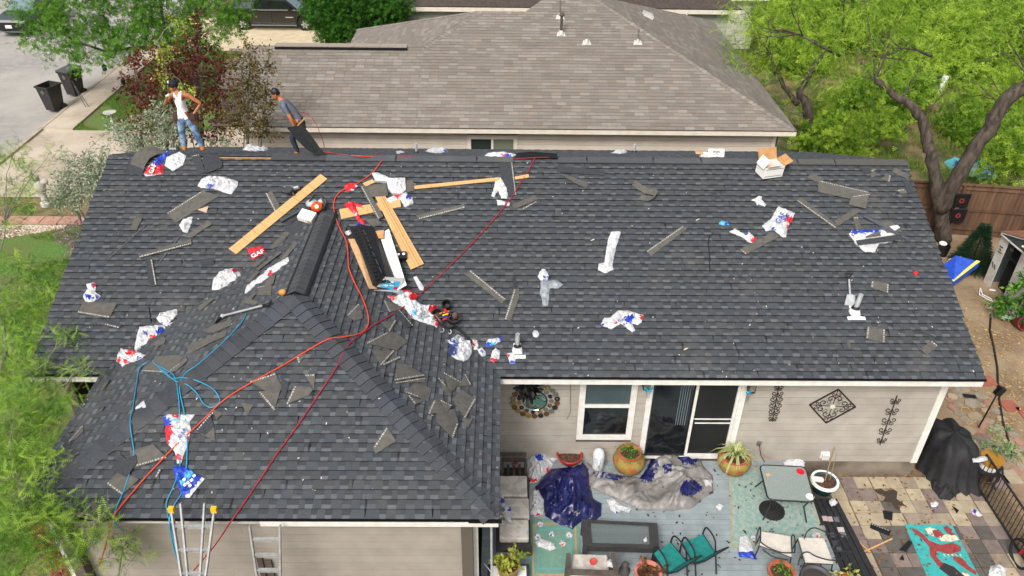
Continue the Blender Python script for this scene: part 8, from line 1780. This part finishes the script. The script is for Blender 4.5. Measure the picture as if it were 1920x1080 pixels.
hose([(0,0,p+Vector((0,-.05,0))),(0,0,p+Vector((.06,-.1,-.25))),(1433,866,'D'),(1434,880,'D')], .008, 'black cord dropping from the outlet box to the deck', M_BLACK, 'power_cord', 'cord')
hose([(0,0,p+Vector((.02,-.05,-.02))),(0,0,p+Vector((.15,-.1,-.3))),(1452,862,'D'),(1470,872,'D')], .006, 'thin orange cord dropping from the outlet box towards the glass table', mat('orange_cord', 'b9803a', .6), 'power_cord', 'cord')
mb = MB(); a = hitY(1070, 712, YH); mb.tube(cr_([a, a+Vector((.02, 0, -.5)), a+Vector((.04, 0, -.9)), a+Vector((-.03, 0, -1.15))], 4), .005, 5); tag(mb.build('hanging_wire', M_ROD), 'thin dangling wire on the siding left of the window', 'wire')

# ------------------------------------------------------------------ covered grill, iron fence, bicycle
gp = [hit(x, y, 0) for x, y in ((1738,875),(1745,910),(1775,940),(1800,925),(1815,880),(1822,840),(1770,800))]
gc = Vector((10.42, 13.1, 0)); mb = MB(); prof = [(.72, 0), (.66, .25), (.6, .6), (.56, .95), (.5, 1.25), (.36, 1.38), (.0, 1.42)]; sd = 48; vs = []
for i, (r, z) in enumerate(prof):
    for k in range(sd):
        a = 2*math.pi*k/sd; f = 1+.10*math.sin(k*1.9)*(1-z/1.5)+.07*math.sin(k*.8+1)*(1-z/2); sq = 1/max(abs(math.cos(a)), abs(math.sin(a)))**.55; vs.append(gc+Vector((r*.84*f*sq*math.cos(a)-.05*z, r*1.2*f*sq*math.sin(a)-(0 if z else .1), z*.76+random.uniform(-.01, .01)+(.05*math.sin(k*.9) if i in (4, 5) else 0))))
mb.mesh(vs, [(i*sd+k, i*sd+(k+1) % sd, (i+1)*sd+(k+1) % sd, (i+1)*sd+k) for i in range(len(prof)-1) for k in range(sd)])
tag(mb.build('grill_cover', mat('black_cover_cloth', '151517', .75, '1f1f22', 7, 5, .4, 12), smooth=True), 'black cloth cover draped over a tall grill beside the house corner', 'grill cover')
crumple([(1740,890),(1765,880),(1790,890),(1802,905),(1800,925),(1780,940),(1762,938),(1745,915)], .22, 'black cloth skirt of the cover spreading over the pavers, dusted with leaves', pl='G', mats=[mat('black_cover_cloth', '151517', .75), M_RED, M_BLU, M_SLV, M_SKY], name='cover_skirt', cat='cover', group=None, freq=5, smooth=False, h0=.05)
ifn = thing('iron_fence', 'black iron railing running down the right edge of the patio', 'fence', (11, 12, 0)); P0, P1 = hit(1838, 927, 0), hit(1902, 1027, 0); d = (P1-P0).normalized(); n_b = 34; FH_ = .92
tip = hitY(1876, 872, P0.y+.5)
A0 = P0-d*.35
for i in range(n_b): b = A0+d*i*.115; mb = MB(); mb.tube([b, b+Vector((0, 0, FH_))], .009 if i not in (5, 22) else .024, 6); mb.build('bar' if i not in (5, 22) else 'post', M_IRON, ifn)
for z in (FH_, .08): mb = MB(); mb.bar(A0+Vector((0, 0, z)), A0+d*n_b*.115+Vector((0, 0, z)), .035, .035); mb.build('rail', M_IRON, ifn)
mb = MB(); b = A0+d*5*.115; mb.lathe([(.03, 0), (.05, .03), (.0, .1)], b+Vector((0, 0, FH_+.02)), 8); mb.build('finial', M_IRON, ifn)
q = hit(1905, 1075, 0); bc = thing('red_bicycle', 'red bicycle or scooter with a round mirror at the lower right corner', 'bicycle', (q.x, q.y, 0)); M_RPT = mat('red_gloss_paint', 'a81522', .3, coat=.4)
for y in (-.35, .6): 
    mb = MB(); c = Vector((q.x+.1, q.y-y-.1, .3)); mb.tube([c+Vector((0, .29*math.cos(a), .29*math.sin(a))) for a in np.linspace(0, 6.28, 25)], .03, 6); mb.build('wheel', M_TYRE, bc)
c = Vector((q.x+.1, q.y, .0)); mb = MB(); mb.tube([c+Vector((0, .25, .3)), c+Vector((0, .12, .85))], .03, 8); mb.tube([c+Vector((0, .12, .7)), c+Vector((0, -.5, .5)), c+Vector((0, -.7, .3))], .035, 8); mb.tube([c+Vector((0, -.45, .5)), c+Vector((0, -.4, .8))], .025, 8); mb.ball(c+Vector((0, .02, .6)), .12, 10, 7, 0, (.6, 1.3, .8)); mb.build('frame', M_RPT, bc)
mb = MB(); mb.tube([c+Vector((-.32, .08, .98)), c+Vector((-.12, .14, .92)), c+Vector((.12, .14, .92)), c+Vector((.3, .08, .98))], .016, 6); mb.build('handlebar', M_IRON, bc)
for s in (-1, 1): mb = MB(); mb.tube([c+Vector((s*.22, .1, .95)), c+Vector((s*.35, .07, .99))], .024, 8); mb.build('grip', M_BLACK, bc)
mb = MB(); mb.tube([c+Vector((-.18, .12, .93)), c+Vector((-.22, .2, 1.15))], .008, 5); mb.lathe([(0, 0), (.065, 0), (.065, .02)], c+Vector((-.23, .2, 1.2)), 14, 0, Matrix.Rotation(math.radians(60), 3, 'X')); mb.build('mirror', M_CHR, bc)
mb = MB(); mb.ball(c+Vector((0, -.4, .86)), .14, 10, 7, 0, (.8, 1.3, .4)); mb.build('saddle', M_BLACK, bc)

# ------------------------------------------------------------------ wooden fence, shed and yard things
wf = thing('wooden_fence', 'weathered brown wooden fence behind the side yard', 'fence', (15.5, 24.1, 0)); M_FW = mat('weathered_fence', '6b4f3a', .9, '4f3a2b', 5, 6, .3, 30, stretch=(1, 1, .15), rnd=.14); FA, FB = Vector((12.6, 24.45, 0)), Vector((22.5, 23.1, 0)); fd_ = (FB-FA).normalized(); L = (FB-FA).length; x = 0
while x < L: w_ = .142; mb = MB(); mb.bar(FA+fd_*(x+w_/2), FA+fd_*(x+w_/2)+Vector((0, 0, 1.9+random.uniform(-.01, .01))), w_-.008, .018, Vector((fd_.y, -fd_.x, 0))); mb.build('picket', M_FW, wf); x += w_
sn_ = Vector((fd_.y, -fd_.x, 0))
for z in (.28, 1.0, 1.8): mb = MB(); mb.bar(FA+sn_*.035+Vector((0, 0, z)), FB+sn_*.035+Vector((0, 0, z)), .04, .09); mb.build('rail', M_FW, wf)
mb = MB(); mb.bar(FA+Vector((0, 0, 1.93)), FB+Vector((0, 0, 1.93)), .14, .03); mb.build('cap_rail', M_FW, wf)
for x in (.6, 3.0, 5.4, 7.8): mb = MB(); b = FA+fd_*x+sn_*.08; mb.box((b.x, b.y, .95), (.09, .09, 1.9)); mb.build('post', M_FW, wf)
mb = MB(); p = hitY(1772, 420, 23.9); mb.bar((p.x-.15, 23.85, .1), (p.x+.35, 23.9, 1.6), .1, .03, sn_); tag(mb.build('leaning_board', mat('light_fence_board', '86664a', .9, '6f5239', 6)), 'lighter board leaning on the fence by the forked trunk', 'board')
for z, l in ((1.35, 'upper'), (.8, 'lower')):
    p = hitY(1803 if z > 1 else 1796, 376 if z > 1 else 404, 23.85); ss = thing('rubber_panel', l+' of two black rubber panels with a red ring hanging on the fence', 'panel', p); mb = MB(); mb.box(p, (.55, .04, .53)); o = mb.build('panel', M_BLACK, ss); bv = o.modifiers.new('b', 'BEVEL'); bv.width = .02
    mb = MB(); mb.lathe([(.05, .024), (.085, .024), (.085, .02)], p, 18, 0, Rx); mb.build('red_ring', mat('dull_red', '9c2a2c', .6), ss); mb = MB(); [mb.box(p+Vector((0, -.022, s)), (.16, .006, .03)) for s in (-.17, .17)]; mb.build('slot', mat('gap_black', '08080a', 1), ss)
# shed, seen from its corner
sx = thing('garden_shed', 'small white and grey-green shed with a half-open door and black brush lettering', 'shed', (17, 20.5, 0)); M_SHG = mat('slate_green_panel', '3c4847', .7, '323d3c', 4); M_SHW = mat('aged_white_panel', 'c9c7c0', .6, 'b4b1a8', 3, 5, .1)
sA = hit(1845, 528, 0); sB = hit(1925, 605, 0); SH = 1.75
dS = Vector((sB.x-sA.x, sB.y-sA.y, 0)).normalized(); nS = Vector((-dS.y, dS.x, 0)); nS = nS if nS.x > 0 else -nS
sA = Vector((sA.x, sA.y, 0)); sC = sA+nS*2.2; Ls = 2.3; lean = Vector((0, 0, 0))
def SP(s, t, z): return sA+dS*s+nS*t+Vector((0, 0, z))
mb = MB(); mb.prism([SP(0, .0, 0), SP(0, 2.2, 0), SP(0, 2.2, SH), SP(0, .0, SH)], .04, dS); wl_ = mb.build('side_wall', M_SHG, sx)
for t in (.02, 1.1, 2.18): mb = MB(); mb.bar(SP(-.01, t, 0), SP(-.01, t, SH), .06, .03, -dS); mb.build('corner_trim', M_SHW, wl_)
mb = MB(); mb.prism([SP(.0, 0, 0), SP(.34, 0, 0), SP(.34, 0, SH), SP(0, 0, SH)], .03, -nS); mb.build('front_panel', M_SHW, sx)
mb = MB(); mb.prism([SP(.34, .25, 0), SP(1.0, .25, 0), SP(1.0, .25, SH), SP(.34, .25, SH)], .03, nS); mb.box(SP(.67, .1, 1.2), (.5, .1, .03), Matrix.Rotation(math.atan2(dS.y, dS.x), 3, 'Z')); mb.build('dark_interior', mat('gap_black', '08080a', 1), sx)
mb = MB(); mb.prism([SP(1.0, 0, 0), SP(2.3, 0, 0), SP(2.3, 0, SH), SP(1.0, 0, SH)], .03, -nS); fp_ = mb.build('door', M_SHW, sx)
mb = MB(); mb.prism([SP(0, -.03, SH), SP(2.3, -.03, SH), SP(2.3, -.03, SH+.08), SP(1.15, -.03, SH+.42), SP(0, -.03, SH+.08)], .03, -nS); mb.build('gable_panel', M_SHG, sx)
for a, b in (((0, SH+.05), (1.15, SH+.44)), ((1.15, SH+.44), (2.3, SH+.05)), ((0, SH), (2.3, SH))): mb = MB(); mb.bar(SP(a[0], -.07, a[1]), SP(b[0], -.07, b[1]), .03, .06, nS); mb.build('gable_trim', M_SHW, sx)
for s0, s1 in ((-.05, 1.15), (2.35, 1.15)): mb = MB(); mb.prism([SP(s0, -.1, SH+.06), SP(s0, 2.3, SH+.06), SP(s1, 2.3, SH+.46), SP(s1, -.1, SH+.46)], .03); mb.build('roof', mat('rusty_roof', '9a5f3e', .85, '6e5242', 4, 5, .2), sx)
def strokes(L_, s0, z0, k, parent):
    for P in L_: mb = MB(); mb.tube([SP(s0+x*k, -.035, z0+y*k) for x, y in P], [.016]*(len(P)), 5); mb.build('brush_stroke', M_INKB, parent)
strokes([[(0,.7),(1,.72)],[(.5,1.05),(.45,.6),(.0,.1)],[(.48,.6),(1,.05)]], 1.5, 1.32, .26, fp_)
strokes([[(0,.8),(1,.82)],[(.5,1.1),(.5,.6)],[(.2,.6),(.85,.6)],[(.2,.4),(.2,0),(.8,0),(.8,.42),(.2,.4)]], 1.35, .9, .26, fp_)
strokes([[(0,.8),(1,.82)],[(.5,1.1),(.5,0)],[(0,.5),(1,.5)],[(.1,.2),(.9,.05)]], 1.2, .5, .26, fp_)
strokes([[(0,.9),(.8,1)],[(.2,.5),(.6,.4)],[(.1,0),(.9,.1)]], .08, 1.2, .2, fp_); strokes([[(0,1),(.5,.2)],[(.6,.9),(1,.2)]], .06, .6, .2, fp_)
p = SP(-.08, .5, 1.25); mb = MB(); mb.lathe([(.03, 0), (.1, .14), (.13, .14), (.11, .02), (0, 0)], p+Vector((0, 0, -.1)), 14, 0, Matrix.Rotation(.5, 3, 'X')); tag(mb.build('metal_basin', M_STEELP), 'pale metal basin hanging on the side of the shed', 'basin')
p = SP(1.3, -.12, SH+.22); sk_ = thing('cow_skull', 'pale animal-skull ornament on the gable of the shed', 'ornament', p); mb = MB(); mb.ball(p, .12, 10, 7, 0, (.8, .5, .9)); mb.tube([p+Vector((-.02, 0, -.05)), p+Vector((-.06, -.03, -.28))], [.08, .04], 7); mb.tube([p+Vector((-.26, 0, .14)), p+Vector((0, 0, .04)), p+Vector((.26, 0, .1))], .03, 6); mb.build('skull', mat('bone', 'cfc6a8', .7), sk_, smooth=True)
mb = MB(); p = SP(.7, .8, SH+.42)
for k in range(4): mb.tube([p+Vector((.45*math.cos(a)*(1-.1*k), .32*math.sin(a), .03*k)) for a in np.linspace(0, 6.28, 19)], .018, 5)
tag(mb.build('cable_coil', M_BLACK), 'black coiled hose lying on the roof of the shed', 'coil')
# blue tarpaulin-wrapped board, pallet, dark fir, bucket
q = [hit(1772, 492, .75), hit(1838, 497, .62), hit(1843, 494, .35), hit(1785, 530, .1)]
bt = thing('blue_wrapped_board', 'blue tarpaulin-wrapped slab with a yellow edge leaning by the shed', 'wrapped slab', hit(1800, 540, 0)); M_BT = mat('bright_blue_tarpaulin', '1f4fbf', .5, '183f9f', 7, 4, .2)
q = [hit(1762, 500, .35), hit(1793, 478, .8), hit(1838, 490, .7), hit(1788, 528, .25)]; mb = MB(); mb.prism([v-Vector((0, 0, .22)) for v in q], .2); mb.build('slab', M_BT, bt); mb = MB(); mb.prism([v+Vector((0, 0, -.01)) for v in (q[2], q[3], q[3].lerp(q[0], .12), q[2].lerp(q[1], .16))], .015); mb.build('yellow_edge', mat('yellow_edge', 'c9c95a', .6), bt)
mb = MB(); mb.face([v+Vector((0, 0, .004)) for v in (q[0].lerp(q[3], .3), q[1].lerp(q[2], .2), q[1].lerp(q[2], .22), q[0].lerp(q[3], .33))]); mb.build('pale_cord', M_SLV, bt)
pl_ = thing('wood_pallet', 'pale wooden pallet behind the blue wrapped slab', 'pallet', hit(1785, 500, 0)); 
for i in range(4): a, b = hit(1766+4*i, 502-5*i, .25), hit(1785+4*i, 505-5*i, .25); mb = MB(); mb.bar(a, b, .09, .02); mb.build('slat', M_OSB, pl_)
for z in (.18, .08): mb = MB(); mb.bar(hit(1766, 503, z), hit(1784, 486, z), .08, .06); mb.build('stringer', M_OSB, pl_)
b0 = hit(1818, 500, 0); fir = thing('fir_tree', 'small dark green fir between the fence and the shed', 'tree', b0); mb = MB(); mb.tube([b0, b0+Vector((0, 0, 1.5))], [.04, .01], 6); mb.build('trunk', BARK, fir)
P, Dd = [], []
for _ in range(9000): z = random.random()**1.3; r = .62*(1-z)*random.uniform(.2, 1)**.6+.03; a = random.random()*6.28; P.append((b0.x+r*math.cos(a), b0.y+r*math.sin(a), .08+z*1.5-.12*r)); Dd.append((math.cos(a), math.sin(a), -.1+random.uniform(-.4, .4)))
scatter('needles', np.array(P), np.array(Dd), .13, 'frond', L_FIR, fir)
b0 = hit(1900, 600, 0); shrub('garden_shrub', 'bright green shrub with pale variegated leaves in front of the shed', (b0.x, b0.y, 0), [((b0.x-.1, b0.y, .5), (.4, .35, .35)), ((b0.x+.25, b0.y+.2, .9), (.45, .4, .3)), ((b0.x-.25, b0.y+.2, .35), (.3, .3, .2)), ((b0.x+.4, b0.y, .5), (.4, .4, .4)), ((b0.x+.1, b0.y+.1, 1.25), (.3, .3, .2))], 1.3, .13, L_GRN, spread=.15)
b0 = hit(1878, 595, 0); shrub('pale_leaf_plant', 'low pale-leaved plant at the foot of the bright green shrub', (b0.x, b0.y, 0), [((b0.x, b0.y, .18), (.3, .25, .12)), ((b0.x+.35, b0.y-.12, .15), (.25, .2, .1))], 2.2, .12, leafmat('pale_green_leaf', '5d8467', 'a9bfa4', .3), spread=.1, stems=2)
mb = MB(); p = hit(1910, 615, 0); mb.lathe([(.0, -.2), (.15, -.2), (.19, .1), (.2, .16), (.17, .16), (.13, -.12)], p+Vector((0, 0, .18)), 18, 0, Matrix.Rotation(math.radians(62), 3, 'X')); tag(mb.build('fallen_pot', mat('oxblood_glaze', '6b2020', .5)), 'dark red pot lying on its side in the dirt', 'plant pot')
mb = MB(); p = hit(1765, 478, 0); mb.lathe([(0, 0), (.16, 0), (.2, .38), (.17, .38), (.14, .1)], p, 16); bk_ = mb.build('bucket', M_BLACK); tag(bk_, 'black bucket with red and white bits by the right rake of the roof', 'bucket'); mb = MB(); mb.ball(p+Vector((-.05, .05, .42)), .13, 10, 7, 0, (1, 1, .5)); o = mb.build('contents', M_CARTW, bk_)
mb = MB(); P = [hit(x, y, .05) for x, y in ((1838,540),(1842,552),(1858,560),(1862,566),(1850,560),(1836,552),(1838,540))]; mb.tube(P, .018, 5); mb.tube([hit(1855, 543, .05), hit(1866, 545, .05)], .03, 6); tag(mb.build('plastic_hanger', M_CARTW), 'bent white plastic frame on the ground in front of the shed', 'frame')
# tarpaulin beyond the fence and a white post
crumple([(1770,305),(1785,298),(1800,303),(1830,303),(1850,310),(1868,322),(1873,336),(1840,337),(1812,330),(1795,325),(1778,318)], .25, 'turquoise and blue striped tarpaulin heap beyond the wooden fence', [(1850,318,9,1), (1812,318,8,1), (1795,308,7,2), (1858,328,6,2), (1830,312,7,3)], pl='G', mats=[mat('turquoise_tarp', '58a9b4', .6), mat('pale_blue_tarp', '8fb1d6', .6), mat('blue_tarp_dark', '2f4f9c', .6), M_BAGG, M_SKY], name='tarpaulin', cat='tarpaulin', group=None, res=.1, freq=4)
p = hitY(1760, 168, 38); mb = MB(); mb.tube([(p.x, 38, 0), (p.x+.15, 38, p.z+.7)], .16, 8); tag(mb.build('white_post', M_CARTW), 'white leaning post seen through the trees at the upper right', 'post')
p = hitY(1750, 152, 38); mb = MB(); mb.box((p.x, 38, p.z/2), (.55, .4, p.z+.5)); tag(mb.build('utility_box', mat('dark_green_box', '16392c', .6)), 'dark green box beside the white post at the upper right', 'box')

# ------------------------------------------------------------------ ladders at the front of the garage
def ladder(tops, bots, Yt, Yb, label, rungs, yel=True, inner=None):
    (ax, ay), (bx, by) = tops; (cx, cy), (dx, dy) = bots; A, B, C2, D2 = hitY(ax, ay, Yt), hitY(bx, by, Yt), hitY(cx, cy, Yb), hitY(dx, dy, Yb)
    C2 = A+(C2-A)*(A.z/(A.z-C2.z)); D2 = B+(D2-B)*(B.z/(B.z-D2.z)); t = thing('ladder', label, 'ladder', (A+B)/2*1.0)
    for p, q in ((A, C2), (B, D2)): mb = MB(); mb.bar(p, q, .07, .028, (1, 0, 0)); mb.build('rail', M_ALU, t)
    if inner:
        i0, i1 = [(A.lerp(B, k)+Vector((0, .06, inner[2])), C2.lerp(D2, k)+Vector((0, .06, 0))) for k in inner[:2]]
        for p, q in (i0, i1): mb = MB(); mb.bar(p, q, .06, .028, (1, 0, 0)); mb.build('inner_rail', M_ALU, t)
    for z in rungs:
        k = (A.z-z)/A.z; p, q = A.lerp(C2, k), B.lerp(D2, k); mb = MB(); mb.bar(p, q, .045, .035); mb.bar(p+Vector((0, 0, -.06)), q+Vector((0, 0, -.06)), .02, .02); mb.build('rung', M_ALU, t)
    if yel:
        for p in (A, B): mb = MB(); mb.box(p+Vector((0, 0, .03)), (.09, .07, .1)); mb.build('end_cap', M_YEL, t)
    return t
ladder(((322, 958), (402, 958)), ((341, 1080), (386, 1080)), WF-.12, WF-.66, 'tall aluminium ladder with yellow end caps reaching above the front eave', [3.42-.34*i for i in range(10)], inner=(.22, .78, .12))
ladder(((468, 985), (525, 985)), ((482, 1080), (526, 1080)), WF-.1, WF-.35, 'shorter aluminium ladder standing under the front eave right of the tall one', [3.0-.3*i for i in range(10)], yel=False)
p = hitY(500, 1060, YG-.1); mb = MB(); mb.bar(p+Vector((-.12, 0, -1.4)), p+Vector((-.12, .05, .25)), .1, .03, (0, 1, 0)); mb.bar(p+Vector((.03, 0, -1.4)), p+Vector((.02, .05, .08)), .12, .04, (0, 1, 0)); tag(mb.build('stacked_boards', M_WW), 'old brown boards standing behind the shorter ladder', 'board')
mb = MB(); p = hitY(937, 1030, WF+.2); mb.tube([(WR-.12, WF+.1, 0), (WR-.12, WF+.1, EZ-.3)], .02, 6); tag(mb.build('thin_pole', M_STEELP), 'thin pale pole standing at the right corner of the garage', 'pole')
